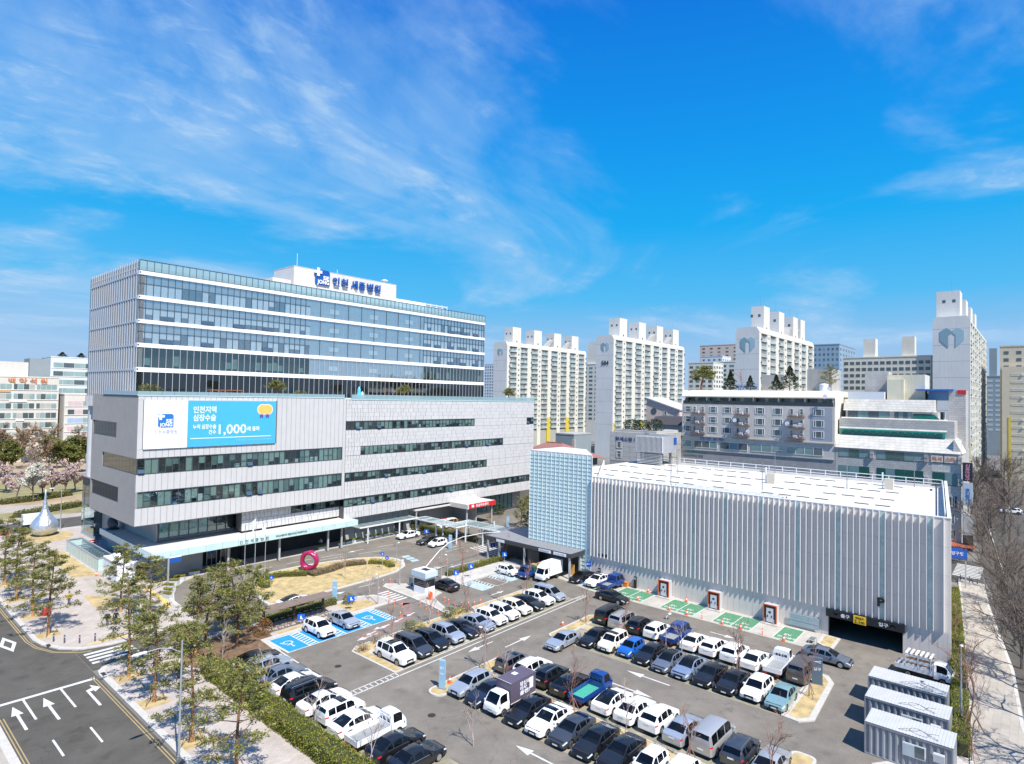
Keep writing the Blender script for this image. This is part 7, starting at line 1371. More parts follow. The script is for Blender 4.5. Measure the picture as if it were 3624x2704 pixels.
def conifer(o, r, h=3.4, rad=1.1, lm=None, n=520):
    tr = MB().tube((0, 0, 0), (0, 0, h), 0.09, 0.02, 6); lv = MB()
    for _ in range(n):
        t = r.random() ** 0.8; a = r.uniform(0, 6.28); q = rad * (1 - t) * r.uniform(0.3, 1.05) * (1 + 0.25 * math.sin(t * 17)); c = Vector((q * math.cos(a), q * math.sin(a), h * (0.1 + 0.88 * t)))
        for _ in range(3): leaf(lv, c, (math.cos(a) + r.gauss(0, 0.5), math.sin(a) + r.gauss(0, 0.5), r.uniform(-0.3, 0.3)), 0.34 * (1.1 - 0.5 * t), 0.12, r)
    put('trunk', tr, M_BARK, o, None, True); put('crown', lv, lm or L_CONI, o, None, True)
def bush(o, r, h=1.2, rad=0.8, lm=None, n=420, sz=0.16, stem=M_TWIG):
    tr = MB(); lv = MB()
    for k in range(7): a = k * 0.9; tr.tube((0, 0, 0), (rad * 0.6 * math.cos(a), rad * 0.6 * math.sin(a), h * 0.75), 0.03, 0.01, 4)
    for _ in range(n):
        a = r.uniform(0, 6.28); u = r.random() ** 0.5; z = r.random(); k = rad * math.sqrt(max(0.05, 1 - (z * 1.6 - 0.7) ** 2)) * (1 + 0.2 * math.sin(3 * a + 5 * z)); c = (u * k * math.cos(a), u * k * math.sin(a), h * (0.08 + 0.9 * z)); leaf(lv, c, (math.cos(a) + r.gauss(0, 0.6), math.sin(a) + r.gauss(0, 0.6), r.gauss(0.3, 0.6)), sz * r.uniform(0.7, 1.4), sz * 0.7, r)
    put('trunk', tr, stem, o, None, True); put('crown', lv, lm or L_OLIVE, o, None, True)
VP = {}
def vproto(k, name, fn, seed, **kw): VP[k] = tree_proto(name, lambda o, r: fn(o, r, **kw), seed)
for i in range(3): vproto('pine%d' % i, 'pine_tree', pine, 40 + i, h=(9.4, 8.6, 9.8)[i], spread=(3.0, 3.2, 2.9)[i], start=(0.27, 0.25, 0.30)[i])
vproto('pineb', 'pine_tree', pine, 50, h=7.4, spread=3.0, start=0.2, wrap=False, dens=0.8, lean=0.7); vproto('bonsai', 'pine_tree', pine, 51, h=2.8, spread=1.5, start=0.45, wrap=False, dens=0.5, lean=0.5)
for i in range(3): vproto('bare%d' % i, 'bare_tree', bare, 60 + i, h=(10.5, 9.0, 11.5)[i], levels=4, r0=0.17, nch=(4, 5), twigf=1.3, minr=0.006)
for i in range(3): vproto('sap%d' % i, 'bare_sapling', bare, 70 + i, h=(4.2, 3.6, 4.8)[i], levels=3, r0=0.055, m=(M_RTWIG, M_PTWIG, M_RTWIG)[i], nch=(3, 5), stakes=i != 1, minr=0.008, spread=0.42, start=0.35)
vproto('pink', 'cherry_tree', bare, 80, h=6.5, levels=3, r0=0.16, nch=(3, 4), leafm=L_PINKB, nleaf=5, lsz=0.30); vproto('white', 'magnolia_tree', bare, 81, h=9.5, levels=3, r0=0.18, nch=(4, 5), leafm=L_WHITEB, nleaf=9, lsz=0.42); vproto('olive', 'leafy_tree', bare, 82, h=7.5, levels=3, r0=0.16, nch=(4, 5), leafm=L_OLIVE, nleaf=6, lsz=0.36); vproto('brown', 'bare_tree', bare, 83, h=8.5, levels=3, r0=0.17, nch=(4, 5), leafm=L_BROWN, nleaf=2, lsz=0.22, twigf=1.4)
vproto('coni', 'conifer', conifer, 90); vproto('conib', 'conifer', conifer, 91, h=4.2, rad=1.7, n=620); vproto('bush', 'shrub', bush, 92); vproto('russet', 'shrub', bush, 93, h=2.6, rad=1.4, lm=L_RUSSET, n=650, sz=0.2); vproto('yb', 'shrub', bush, 94, h=0.7, rad=0.7, lm=L_YELFL, n=260, sz=0.12); vproto('ever', 'shrub', bush, 95, h=2.4, rad=1.6, lm=L_CONI, n=700, sz=0.24); vproto('dryb', 'shrub', bush, 96, h=0.9, rad=0.7, lm=L_BROWN, n=260, sz=0.13)
VCAT = {'pine': 'tree', 'bare': 'tree', 'sap': 'sapling', 'coni': 'tree', 'bush': 'shrub', 'yb': 'shrub', 'dryb': 'shrub', 'ever': 'shrub', 'russet': 'shrub'}
def plant(k, x, y, z, label, group=None, sc=1.0, rz=None):
    o = dup(VP[k], (x, y, z), random.uniform(0, 6.28) if rz is None else rz, sc * random.uniform(0.96, 1.05) if not isinstance(sc, tuple) else sc, label, group)
    o['category'] = next((v for a, v in VCAT.items() if k.startswith(a)), 'tree'); return o
G1 = 'pines along the street pavement'
for i, (x, y, k, s, lb) in enumerate(((18.5, 85.1, 'pine0', 1.0, 'staked street pine beside the row of short bollards'), (18.7, 93.3, 'pine1', 1.0, 'street pine beside the red sack on the plaza edge'), (18.6, 102.0, 'pine2', 0.92, 'street pine on the plaza edge, third beyond the bollards'), (18.9, 111.0, 'pine0', 0.95, 'street pine on the plaza edge, fourth beyond the bollards'),
        (21.1, 67.0, 'pine2', 1.0, 'staked street pine at the corner by the zebra crossing'), (21.0, 60.0, 'pine1', 1.0, 'staked street pine behind the curved street lamp arm'), (20.7, 51.0, 'pine0', 0.98, 'staked street pine just behind the street lamp pole'), (20.8, 43.4, 'pine1', 0.92, 'street pine whose crown rises from the lower edge of the photo'))): plant(k, x, y, 0.1, lb, G1, s)
for i, (x, y, k, s, lb) in enumerate(((26.4, 87.4, 'pine1', 0.9, 'loose pine by the pale path before the guard hut'), (27.6, 80.8, 'pine2', 0.82, 'slender pine by the drive kerb near two walkers'), (29.4, 69.4, 'pineb', 1.05, 'dense pine in the mulch bed beside the hedge end'), (32.6, 69.0, 'pineb', 1.1, 'dense pine in the mulch bed next to the bicycle shelter'), (31.4, 66.4, 'pineb', 0.85, 'lower pine in the mulch bed behind the parked black sedan'), (27.4, 67.2, 'pine2', 0.8, 'tall thin pine at the pavement side of the mulch bed'), (34.6, 70.4, 'pineb', 0.95, 'pine in the mulch bed nearest the grass island'))): plant(k, x, y, 0.1, lb, 'pines in the mulch bed and forecourt', s)
plant('russet', 27.3, 69.6, 0.1, 'russet leaved shrub under the pines by the mulch bed'); plant('russet', 34.9, 67.4, 0.1, 'orange brown shrub at the end of the bicycle shelter', None, 0.7); plant('pine0', 92.4, 74.5, 0, 'pine behind the corner of the cyan glass tower', None, 0.95); plant('pine1', 101.0, 84.0, 0, 'pine beside the emergency drive', None, 0.75)
SAPS = [(64.1, 42.6, 0, 'sapling with a leaning shadow at the end of the planted island near the black van'), (46.2, 43.1, 2, 'staked sapling on the kerbed island beside the blue pylon row'), (56.9, 56.6, 0, 'reddish sapling in shrubs before the parking booth'), (62.7, 55.8, 1, 'thin sapling behind the white cars of the double line row'), (68.6, 55.8, 0, 'sapling behind the silver minivan at the far end of the row'), (50.3, 56.2, 1, 'sapling in the strip behind the silver SUV row'), (44.8, 56.4, 0, 'small sapling in the strip behind the dark minivan'), (68.7, 69.2, 2, 'tall sapling in the hedge strip by the drive exit'), (72.4, 69.2, 1, 'staked sapling in the middle of the hedge strip'), (79.2, 69.2, 0, 'sapling at the pavilion end of the hedge strip'), (45.2, 39.4, 1, 'sapling between the brown boxy car and the silver SUV'), (45.2, 31.2, 2, 'bushy reddish sapling beside the blue flatbed truck'), (45.2, 25.9, 1, 'pale sapling between the white SUVs'), (45.2, 20.3, 0, 'reddish sapling behind the grey van'), (46.0, 14.4, 2, 'reddish sapling at the lower edge beside the silver sedan'), (63.0, 16.4, 0, 'staked sapling on the dry planted island beside the grey pylon'), (62.9, 23.3, 2, 'reddish sapling between the white trucks row'), (62.9, 29.2, 1, 'thin sapling behind the grey black-roofed sedan'), (62.9, 36.4, 0, 'reddish sapling behind the cream boxy car'), (28.0, 53.8, 1, 'thin pale sapling in the hedge behind the grey sedan'), (28.0, 44.9, 1, 'thin pale sapling in the hedge behind the white boxy car'), (28.3, 37.9, 1, 'pale sapling in the hedge beside the black sedans'), (28.4, 63.2, 1, 'thin sapling at the top end of the hedge'), (35.6, 34.2, 1, 'leafless pale sapling low in the photo before the hedge row'), (65.8, 4.4, 2, 'tall bare sapling rising behind the grey containers'), (72.5, 5.1, 0, 'bare sapling in the bed behind the middle container'), (88.5, 7.2, 0, 'leafless sapling beside the flank of the garage'), (60.6, 3.9, 0, 'bare sapling at the near end of the right-hand hedge'), (50.6, 68.9, 1, 'small leafy sapling by the blue sign near the booth'), (54.0, 79.5, 1, 'round bare shrub tree on the grass island kerb')]
for x, y, k, lb in SAPS: plant('sap%d' % k, x, y, 0.1 if x > 35.7 or x < 35 else 0, lb, 'saplings in the car park strips', 1.6 if (x, y) == (65.8, 4.4) else 1.05)
BARES = [(64.5, -1.6, 'bare street tree overhanging the lower right corner'), (82.0, 0.6, 'bare street tree opposite the back container'), (71.5, -0.6, 'nearest bare street tree at the right-hand edge'), (78.5, 0.4, 'bare street tree opposite the containers'), (85.5, 1.2, 'bare street tree opposite the stake truck'), (93, 1.9, 'bare street tree opposite the garage corner'), (101, 2.6, 'bare street tree opposite the middle of the garage flank'), (109.5, 3.5, 'bare street tree opposite the rear of the garage'), (118.5, 4.4, 'bare street tree short of the far zebra crossing'), (133, 5.2, 'bare street tree just past the far zebra crossing'), (146, 7.6, 'bare street tree outside the tiled corner building'), (156, 4.0, 'bare street tree leaning over the far road'), (166, 9.5, 'bare street tree before the tallest apartment slab'), (176, 5.5, 'bare street tree halfway to the taxi'), (188, 12.0, 'bare street tree at the foot of the tall slab'), (198, 7.5, 'bare street tree near the silver taxi'), (222, 13.0, 'bare street tree behind the silver taxi'), (230, 6.0, 'far bare street tree under the beige tower'), (242, 11.5, 'far bare street tree between tall slab and beige tower'), (262, 8.0, 'most distant bare street tree at the right')]
for i, (x, y, lb) in enumerate(BARES): plant('bare%d' % (i % 3), x, y, 0.0, lb, 'bare trees along the right-hand street', 1.0 if x < 125 else 1.25)
# park on the left
PK = ['cherry tree in pale pink blossom', 'brown bare tree', 'olive green leafy tree']
r_ = random.Random(5); k_ = 0
plant('white', *onZ(118, 1775), 0, 'white magnolia in full bloom in the park beyond the plaza', None, 1.0)
PARKT = [(20, 1745, 'pink'), (60, 1770, 'pink'), (150, 1760, 'pink'), (185, 1752, 'pink'), (230, 1750, 'pink'), (265, 1740, 'pink'), (15, 1690, 'olive'), (45, 1660, 'brown'), (85, 1640, 'brown'), (170, 1690, 'brown'), (200, 1660, 'olive'), (250, 1690, 'olive'), (280, 1670, 'olive'), (300, 1640, 'brown'), (130, 1620, 'olive'), (215, 1620, 'brown'), (30, 1615, 'brown'), (0, 1640, 'brown'), (165, 1640, 'brown'), (270, 1615, 'brown'), (60, 1600, 'pink'), (110, 1598, 'brown'), (235, 1600, 'pink'), (320, 1610, 'brown'), (0, 1600, 'pink'), (185, 1596, 'brown')]
nth = {'pink': 0, 'brown': 0, 'olive': 0}
for px, py, k in PARKT:
    lb = {'pink': 'pale pink cherry tree', 'brown': 'brown leafless park tree', 'olive': 'olive green park tree'}[k] + ', %s of its kind from the path' % (ORD + ['thirteenth', 'fourteenth'])[nth[k]]; nth[k] += 1
    plant(k, *onZ(px, py), 0, lb, 'park trees beyond the plaza', 1.25 if py > 1700 else 1.5)
# roof and terrace planting
for px, py, k, s, lb in ((2483, 1371, 'bonsai', 2.0, 'spreading pine at the left end of the grey building roof'), (2585, 1372, 'coni', 1.35, 'pointed conifer on the roof beside the bare roof tree'), (2655, 1376, 'coni', 1.1, 'small rounded conifer in the middle of the roof garden'), (2747, 1378, 'coni', 1.15, 'narrow conifer left of the big roof conifer'), (2795, 1376, 'conib', 1.35, 'biggest dense conifer on the roof garden'), (2938, 1376, 'pine1', 0.62, 'layered pine at the right end of the roof garden')):
    q = onX(px, py, 143.0); plant(k, 143.0, q[1], 30.55, lb, 'roof garden trees', s)
q = onX(2622, 1376, 144.0); plant('sap2', 144, q[1], 30.55, 'leafless tree between the roof garden conifers', None, 1.0)
for px, lb in ((2235, 'evergreen shrub at the left of the stone building roof'), (2272, 'evergreen shrub in the middle of the stone building roof'), (2318, 'evergreen shrub at the right of the stone building roof')): q = onX(px, 1520, 131.0); plant('ever', 131.0, q[1], 17.5 if 0 else onX(px, 1531, 131.0)[2], lb, 'roof shrubs on the stone building', 1.3)
for px, lb, k, s in ((528, 'clipped olive shrub on the terrace above the banner', 'bush', (2.6, 1.6, 1.5)), (976, 'brown leaved terrace tree near the banner end', 'bonsai', 1.0), (1062, 'small yellow green terrace shrub left of the joint', 'bush', (1.9, 1.5, 1.1)), (1432, 'rounded terrace pine right of the blue figure', 'bonsai', 0.95), (1797, 'terrace pine at the far right end of the podium', 'bonsai', 1.0), (1362, 'twiggy shrub on the terrace right of the blue figure', 'sap0', 0.6), (1390, 'second twiggy shrub on the terrace beside the rounded pine', 'sap1', 0.55)):
    q = onY(px, 1395, 100.0); plant(k, q[0], 100.0, 27.2, lb, 'terrace plants', s)
for i, t in enumerate((0.3, 0.75)): plant('coni', TEALROOF[0] + (TEALROOF[1] - TEALROOF[0]) * t * 0.9, TEALROOF[2] + 3, TEALROOF[3], 'dark tree on the teal office roof, %s one' % ('first' if i == 0 else 'second'), 'trees on the teal office roof', (2.2, 2.2, 0.9))
# shrubs in strips
for i, (x, y, k, lb) in enumerate(((40.2, 55.6, 'dryb', 'yellowing shrub behind the white large SUV'), (42.6, 56.3, 'dryb', 'dry shrub behind the dark minivan'), (47.2, 56.2, 'bush', 'green shrub behind the black SUV'), (48.6, 56.0, 'yb', 'yellow green shrub behind the silver SUV'), (53.4, 56.1, 'bush', 'shrub behind the white SUV near the booth'), (55.4, 56.2, 'yb', 'yellow shrub under the reddish sapling'), (56.6, 56.0, 'dryb', 'dry shrub at the end of the booth strip'), (69.6, 55.8, 'yb', 'yellow shrub at the far end of the double line row'), (47.8, 69.4, 'bush', 'shrub under the blue sign by the shelter'), (83.0, 100.0 - 2.2, 'bush', 'round shrub at the end of the forecourt planters'), (90.5, 84.0, 'ever', 'dark round shrub in the bed by the walkway'), (94.0, 77.0, 'ever', 'dark round shrub behind the cyan tower'), (87.8, 90.4, 'russet', 'pink brown shrub before the ambulance'), (104, 96, 'dryb', 'reddish shrub beside the emergency entrance'), (108, 97, 'ever', 'green shrub by the glazed emergency wing'), (31.2, 105.0 + 3.6, 'bush', 'low green shrub at the glass pit corner'))): plant(k, x, y, 0.1, lb, 'shrubs in the strips', 1.0)
# hedges: an inner mass with leaves all over it
def hedge(label, path, wd, h, z=0.1, lm=None, per=170, name='hedge', sz=0.11, seed=1):
    r = random.Random(seed); o = thing(name, label, 'hedge', (path[0][0], path[0][1], z)); inn = MB(); lv = MB()
    for (a, b) in zip(path, path[1:]):
        a = Vector((*a, 0)); b = Vector((*b, 0)); d = b - a; L = d.length; d.normalize(); nrm = Vector((-d.y, d.x, 0)); k = wd / 2 - 0.10
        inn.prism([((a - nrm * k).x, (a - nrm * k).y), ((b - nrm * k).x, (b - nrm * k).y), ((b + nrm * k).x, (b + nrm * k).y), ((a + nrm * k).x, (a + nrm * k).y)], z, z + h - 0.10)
        for _ in range(int(L * (wd + 2 * h) * per)):
            t = r.random() * L; u = r.uniform(-h, wd + h)
            wob = 0.10 * math.sin(t * 1.7 + seed) + 0.07 * math.sin(t * 4.1)
            if u < 0: off, zz, nd = -wd / 2 - wob * 0.4, h + u, -nrm
            elif u > wd: off, zz, nd = wd / 2 + wob * 0.4, h - (u - wd), nrm
            else: off, zz, nd = u - wd / 2, h + wob * 0.8, Vector((0, 0, 1))
            c = a + d * t + nrm * (off + r.gauss(0, 0.04)); c.z = z + max(0.02, zz + r.gauss(0, 0.05)); leaf(lv, c, nd + Vector((r.gauss(0, 0.7), r.gauss(0, 0.7), r.gauss(0.2, 0.7))), sz * r.uniform(0.7, 1.4), sz * 0.75, r)
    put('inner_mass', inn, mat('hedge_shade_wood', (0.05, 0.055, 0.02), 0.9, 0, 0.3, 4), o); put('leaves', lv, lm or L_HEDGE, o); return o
hedge('long clipped yellow green hedge between pavement and parked cars', [(26.6, 30), (26.8, 50), (26.9, 62.6)], 1.7, 1.25, 0.1, None, 150, seed=2)
hedge('thin hedge along the right-hand pavement beside containers and garage', [(61, 4.6), (74, 5.7), (89, 7.1), (112, 9.3)], 1.1, 1.1, 0.0, None, 110, seed=3)
hedge('curved low green hedge on the dry grass island', [(43.6, 83.4), (43.7, 86.0), (45.4, 87.7), (48.0, 87.2), (50.8, 84.9)], 1.1, 0.6, 0.1, None, 150, seed=4)
hedge('winding low brown hedge on the dry grass island', [(51.0, 84.4), (54.4, 84.6), (57.6, 85.6), (61.0, 84.2)], 1.8, 0.5, 0.1, L_BROWN, 120, seed=5)
hedge('yellow flowered low hedge at the tip of the grass island', [(61.4, 83.8), (63.2, 81.6), (62.6, 79.2)], 1.2, 0.5, 0.1, L_YELFL, 120, seed=6)
hedge('narrow clipped hedge along the grey path by the exit lane', [(65.4, 69.3), (80.2, 69.5)], 0.8, 0.7, 0.1, None, 130, seed=7)
hedge('dark hedge below the covered walkway', [(84.9, 98.0), (85.0, 82.0)], 1.2, 1.0, 0.0, L_OLIVE, 110, seed=8)
hedge('low hedge behind the bicycle shelter', [(36.4, 70.8), (46.6, 70.8)], 0.9, 0.8, 0.1, None, 110, seed=9)
hedge('dark park hedge along the path behind the steel drop', [onZ(0, 1785), onZ(120, 1772), onZ(245, 1752)], 2.4, 1.0, 0.0, L_OLIVE, 18, sz=0.3, seed=10)
hedge('dark park hedge near the far street', [onZ(62, 1832), onZ(160, 1812), onZ(285, 1790)], 2.4, 1.0, 0.0, L_OLIVE, 18, sz=0.3, seed=11)
for o in VP.values():
    for c in list(o.children): bpy.data.objects.remove(c)
    bpy.data.objects.remove(o)
# ================================================================== STREET FURNITURE, SCULPTURE, SMALL THINGS, PEOPLE
M_GALV = mat('galvanised_steel', (0.46, 0.48, 0.50), 0.4, 0.4, 0.06, 3); M_PYL = mat('pylon_pale_blue', (0.30, 0.50, 0.66), 0.4, 0, 0.04, 2); M_PYLD = mat('pylon_slate_blue', (0.10, 0.15, 0.20), 0.4, 0, 0.05, 2); M_SBLUE = mat('sign_bright_blue', (0.012, 0.11, 0.55), 0.4, 0, 0.03); M_WOODT = mat('weathered_brown_wood', (0.20, 0.15, 0.125), 0.8, 0, 0.2, 2); M_MAG = mat('magenta_lacquer', (0.36, 0.008, 0.09), 0.28, 0, 0.06, 2, coat=0.5); M_PLAN = mat('planter_grey', (0.46, 0.50, 0.55), 0.7, 0, 0.08, 3); M_CONT = mat('container_blue_grey', (0.27, 0.285, 0.31), 0.5, 0.1, 0.08, 0.8, streak=0.15); M_CONTR = mat('container_pale_roof', (0.50, 0.505, 0.51), 0.55, 0.05, 0.08, 0.8); M_CONE = mat('traffic_cone_orange', (0.80, 0.14, 0.04), 0.5, 0, 0.05, 4)
# ---- sculptures
ring = thing('ring_sculpture', 'magenta ribbed ring sculpture standing on the dry grass island', 'sculpture', (52.5, 87.0, 0.1), rz=R(36))
def torus(mb, R0, r0, c, n=40, m=10, sx=1.0):
    b = len(mb.v)
    for i in range(n):
        a = 2 * math.pi * i / n; w_ = 1 + 0.05 * math.sin(3 * a + c[0] * 4)
        for j in range(m): t = 2 * math.pi * j / m; q = (R0 + r0 * math.cos(t)) * w_; mb.v.append((c[0] + r0 * 0.8 * math.sin(t), c[1] + q * math.cos(a), c[2] + q * math.sin(a)))
    for i in range(n):
        for j in range(m): mb.f.append((b + i * m + j, b + ((i + 1) % n) * m + j, b + ((i + 1) % n) * m + (j + 1) % m, b + i * m + (j + 1) % m)); mb.m.append(0)
    return mb
for k in range(5): put('rib', torus(MB(), 1.18 + 0.05 * (k % 2), 0.26, (-0.56 + k * 0.28, 0.05 * k, 1.62 - 0.02 * k)), M_MAG, ring, 180, True)
put('base_plate', MB().box(-0.9, -0.9, -0.02, 0.9, 0.9, 0.10), M_WOODD, ring, None, True)
dp = thing('drop_sculpture', 'tall stainless steel water drop sculpture on the plaza', 'sculpture', (30.0, 143.5, 0.1))
M_STEEL = mat('crumpled_steel', (0.62, 0.66, 0.70), 0.36, 0.75, 0.18, 2.2); t_ = M_STEEL.node_tree; bs = t_.nodes['Principled BSDF']; vo = t_.nodes.new('ShaderNodeTexVoronoi'); vo.inputs['Scale'].default_value = 3.0; gg = t_.nodes.new('ShaderNodeNewGeometry'); t_.links.new(gg.outputs['Position'], vo.inputs['Vector']); bp_ = t_.nodes.new('ShaderNodeBump'); bp_.inputs['Strength'].default_value = 0.5; bp_.inputs['Distance'].default_value = 0.12; t_.links.new(vo.outputs['Distance'], bp_.inputs['Height']); t_.links.new(bp_.outputs[0], bs.inputs['Normal'])
put('steel_skin', MB().lathe([(0.7, 0), (1.3, 0.12), (1.9, 0.6), (2.2, 1.25), (2.25, 1.8), (2.05, 2.5), (1.6, 3.2), (1.05, 3.9), (0.65, 4.6), (0.42, 5.4), (0.28, 6.4), (0.16, 7.6), (0.05, 8.8)], (0, 0, 0), 28), M_STEEL, dp, 180, True)
put('base_ring', MB().lathe([(1.2, -0.02), (1.2, 0.06)], (0, 0, 0), 20), M_GREYM, dp, None, True)
bs_ = thing('stone_bird_sculpture', 'dark grey bird shaped stone sculpture on the low roof under the ribbed wall', 'sculpture', (33.5, 116.2, 4.95))
mb = MB().lathe([(0.25, -1.9), (0.55, -1.3), (0.85, -0.5), (0.9, 0.2), (0.7, 0.8), (0.42, 1.3), (0.2, 1.75), (0.05, 2.0)], (0, 0, 0.95), 12, axis='y'); mb.xform(lambda p: Vector((p.x * 0.8, -p.y, p.z + 0.32 * max(0, abs(p.y) - 0.6) * (1.0 if p.y < 0 else 0.25)))); put('stone_body', mb, mat('dark_rough_stone', (0.075, 0.085, 0.095), 0.8, 0, 0.3, 2, 0.8), bs_, 180, True)
put('plinth', MB().lathe([(1.0, 0), (0.8, 0.2)], (0, 0, 0), 10), mat('dark_plinth', (0.10, 0.10, 0.10), 0.8, 0, 0.1), bs_, None, True)
fg = thing('terrace_figure', 'slim cyan blue figure sculpture standing on the podium terrace', 'sculpture', (70.0, 100.0, 27.2))
put('figure_body', MB().lathe([(0.35, 0), (0.5, 0.3), (0.42, 0.9), (0.3, 1.4), (0.34, 1.8), (0.2, 2.2), (0.03, 2.45)], (0, 0, 0), 14), mat('cyan_lacquer', (0.10, 0.50, 0.72), 0.35, 0, 0.04), fg, 180, True); put('small_body', MB().lathe([(0.3, 0), (0.4, 0.3), (0.3, 0.9), (0.26, 1.2), (0.05, 1.5)], (0.75, 0, 0), 12), mat('pale_cyan_lacquer', (0.40, 0.68, 0.78), 0.35, 0, 0.04), fg, 180, True)
pg = thing('terrace_pergola', 'small brown red pergola on the terrace above the banner', 'pergola', (44.5, 101, 27.2))
put('frame', MB().box(-2.6, -0.8, 1.1, 2.6, -0.65, 1.25).box(-2.6, 0.65, 1.1, 2.6, 0.8, 1.25).box(-2.6, -0.65, 1.1, -2.45, 0.65, 1.25).box(2.45, -0.65, 1.1, 2.6, 0.65, 1.25), mat('red_brown_wood', (0.24, 0.09, 0.06), 0.7, 0, 0.1), pg, None, True)
for x in (-2.5, -0.8, 0.8, 2.5): put('post', MB().box(x - 0.06, -0.72, 0, x + 0.06, -0.6, 1.1), MATS['red_brown_wood'], pg, None, True)
# ---- flagpoles
for px, py, h, lb in ((864, 2055, 8.2, 'flagpole nearest the banner end of the forecourt, without a flag'), (900, 2062, 9.8, 'tall middle flagpole with a drooping white flag'), (936, 2060, 8.8, 'flagpole nearest the ring sculpture with a white flag')):
    x, y = onZ(px, py, 0.1); o = thing('flagpole', lb, 'flagpole', (x, y, 0.1), 'flagpoles on the grass island')
    put('pole', MB().tube((0, 0, 0), (0, 0, h), 0.06, 0.03, 8).tube((0, 0, 0), (0, 0, 0.25), 0.14, 0.12, 8), M_GALV, o, None, True); put('finial', MB().lathe([(0.01, 0), (0.07, 0.06), (0.01, 0.14)], (0, 0, h), 8), M_CHROME, o, 180, True)
    if 'white' in lb:
        fb = MB(); n = 8
        for i in range(n + 1): fb.v += [(0.03 - 0.10 * i - 0.02 * math.sin(i), -0.05 * i, h - 0.3 - 0.05 * i), (0.03 - 0.08 * i + 0.05 * math.sin(i * 1.3), -0.04 * i + 0.05 * math.cos(i * 1.7), h - 1.35 - 0.12 * i)]
        fb.f = [(2 * i, 2 * i + 1, 2 * i + 3, 2 * i + 2) for i in range(n)]; fb.m = [0] * n; put('flag', fb, mat('white_flag_cloth', (0.80, 0.80, 0.82), 0.8, 0, 0.05), o, 180, True)
# ---- lamp posts
def lamp(label, x, y, h, arm, ang, z=0.1, r=0.07, group=None, head=0.9):
    o = thing('street_lamp', label, 'street lamp', (x, y, z), group, R(ang)); pts = [(0, 0, h * 0.90), (arm * 0.3, 0, h * 0.955), (arm * 0.65, 0, h * 0.985), (arm, 0, h * 0.985)]
    put('pole', MB().tube((0, 0, 0), (0, 0, h), r * 1.3, r * 0.75, 10).tube((0, 0, 0), (0, 0, 0.5), r * 1.9, r * 1.8, 10), M_GALV, o, 60, True)
    if arm > 0.2: put('arm', MB().path(pts, r * 0.55, 8), M_GALV, o, 60, True)
    hd = MB().lathe([(0.02, 0), (0.13, 0.12 * head), (0.17, 0.45 * head), (0.13, 0.8 * head), (0.02, head)], (arm - 0.05, 0, h * 0.985 if arm > 0.2 else h), 10, axis='x'); hd.v = [(p[0], p[1], h * 0.985 + (p[2] - h * 0.985) * 0.55) for p in hd.v]; put('lamp_head', hd, M_SIGNW, o, 180, True); return o
lamp('tall galvanised street lamp with one curved arm at the lower left', 18.95, 48.9, 9.1, 2.4, 180, head=1.1)
lamp('slim lamp post on the island beside the pale blue pylon row', 45.8, 42.6, 4.3, 0.5, 90, r=0.05, head=0.5); lamp('slim lamp post beside the blue crew cab truck', 63.0, 31.2, 4.0, 0.7, 0, r=0.05, head=0.5)
lamp('grey lamp post beside the blue disabled bays', 50.4, 66.6, 3.9, 0.3, 90, r=0.05, head=0.4); lamp('grey lamp post on the path near the parking booth', 63.6, 67.2, 4.0, 0.3, 90, r=0.05, head=0.4); lamp('white pole standing behind the parking booth', 57.6, 71.0, 3.6, 0.3, 0, r=0.06, head=0.4); lamp('slim post at the tip of the grass island', 64.6, 80.6, 3.4, 0.3, 0, r=0.04, head=0.3)
lamp('tall lamp post on the far plaza beside the steel drop', 33.3, 147.0, 8.5, 1.2, 180, r=0.08); lamp('lamp post with sign on the pavement by the two walkers', 25.4, 80.6, 6.0, 0.3, 90, r=0.06, head=0.3); lamp('grey pole by the roadside of the far right pavement', 66.4, 5.0, 7.0, 0.3, 0, 0.0, 0.07, head=0.4)
# ---- pylons and signs
def pylon(label, x, y, rz, wd, h, m, txt, z=0.1):
    o = thing('sign_pylon', label, 'pylon', (x, y, z), None, R(rz)); put('slab', MB().box(-0.09, -wd / 2, 0.06, 0.09, wd / 2, h - 0.1).hull_y([(-0.09, h - 0.1), (0.09, h - 0.1), (0.05, h), (-0.05, h)][::-1], -wd / 2, wd / 2), m, o, None, True); put('foot', MB().box(-0.16, -wd / 2 - 0.08, 0, 0.16, wd / 2 + 0.08, 0.06), M_GREYM, o, None, True)
    for i, (s, zz, sz) in enumerate(txt): t = text('pylon_lettering', s, sz, M_SIGNW, None, (0, 0, 0), FACE_X, 0.008, 0.004, wd * 0.7); t.parent = o; t.location = (-0.1, wd * 0.35, zz)
    return o
pylon('pale blue sign pylon at the head of the pylon row', 40.3, 43.0, 18, 0.62, 2.75, M_PYL, (('출구', 1.85, 0.3), ('>', 1.3, 0.35))); pylon('slate blue sign pylon on the planted island beside the brown van', 66.2, 16.5, 15, 0.95, 2.7, M_PYLD, (('<', 2.1, 0.4), ('입구', 1.4, 0.35))); pylon('blue sign pylon at the end of the bicycle shelter', 46.6, 71.0, 30, 0.6, 3.0, M_PYL, (('주차', 2.0, 0.3),)); pylon('pale blue sign pylon beside the white hatchback by the walkway', 77.6, 81.4, 20, 0.6, 2.6, M_PYL, (('안내', 1.8, 0.3),), 0.0); pylon('slate blue pylon at the pavilion corner', 79.8, 70.6, 20, 0.6, 2.6, M_PYLD, (('주차', 1.8, 0.3),), 0.0); pylon('small white pylon beside the emergency drive', 99.5, 86.5, 20, 0.6, 2.2, M_PYL, (('응급', 1.5, 0.3),), 0.0); pylon('slate blue sign pylon on the pavement between the pines', 25.4, 78.6, 35, 0.8, 2.9, M_PYLD, (('P', 2.0, 0.6),))
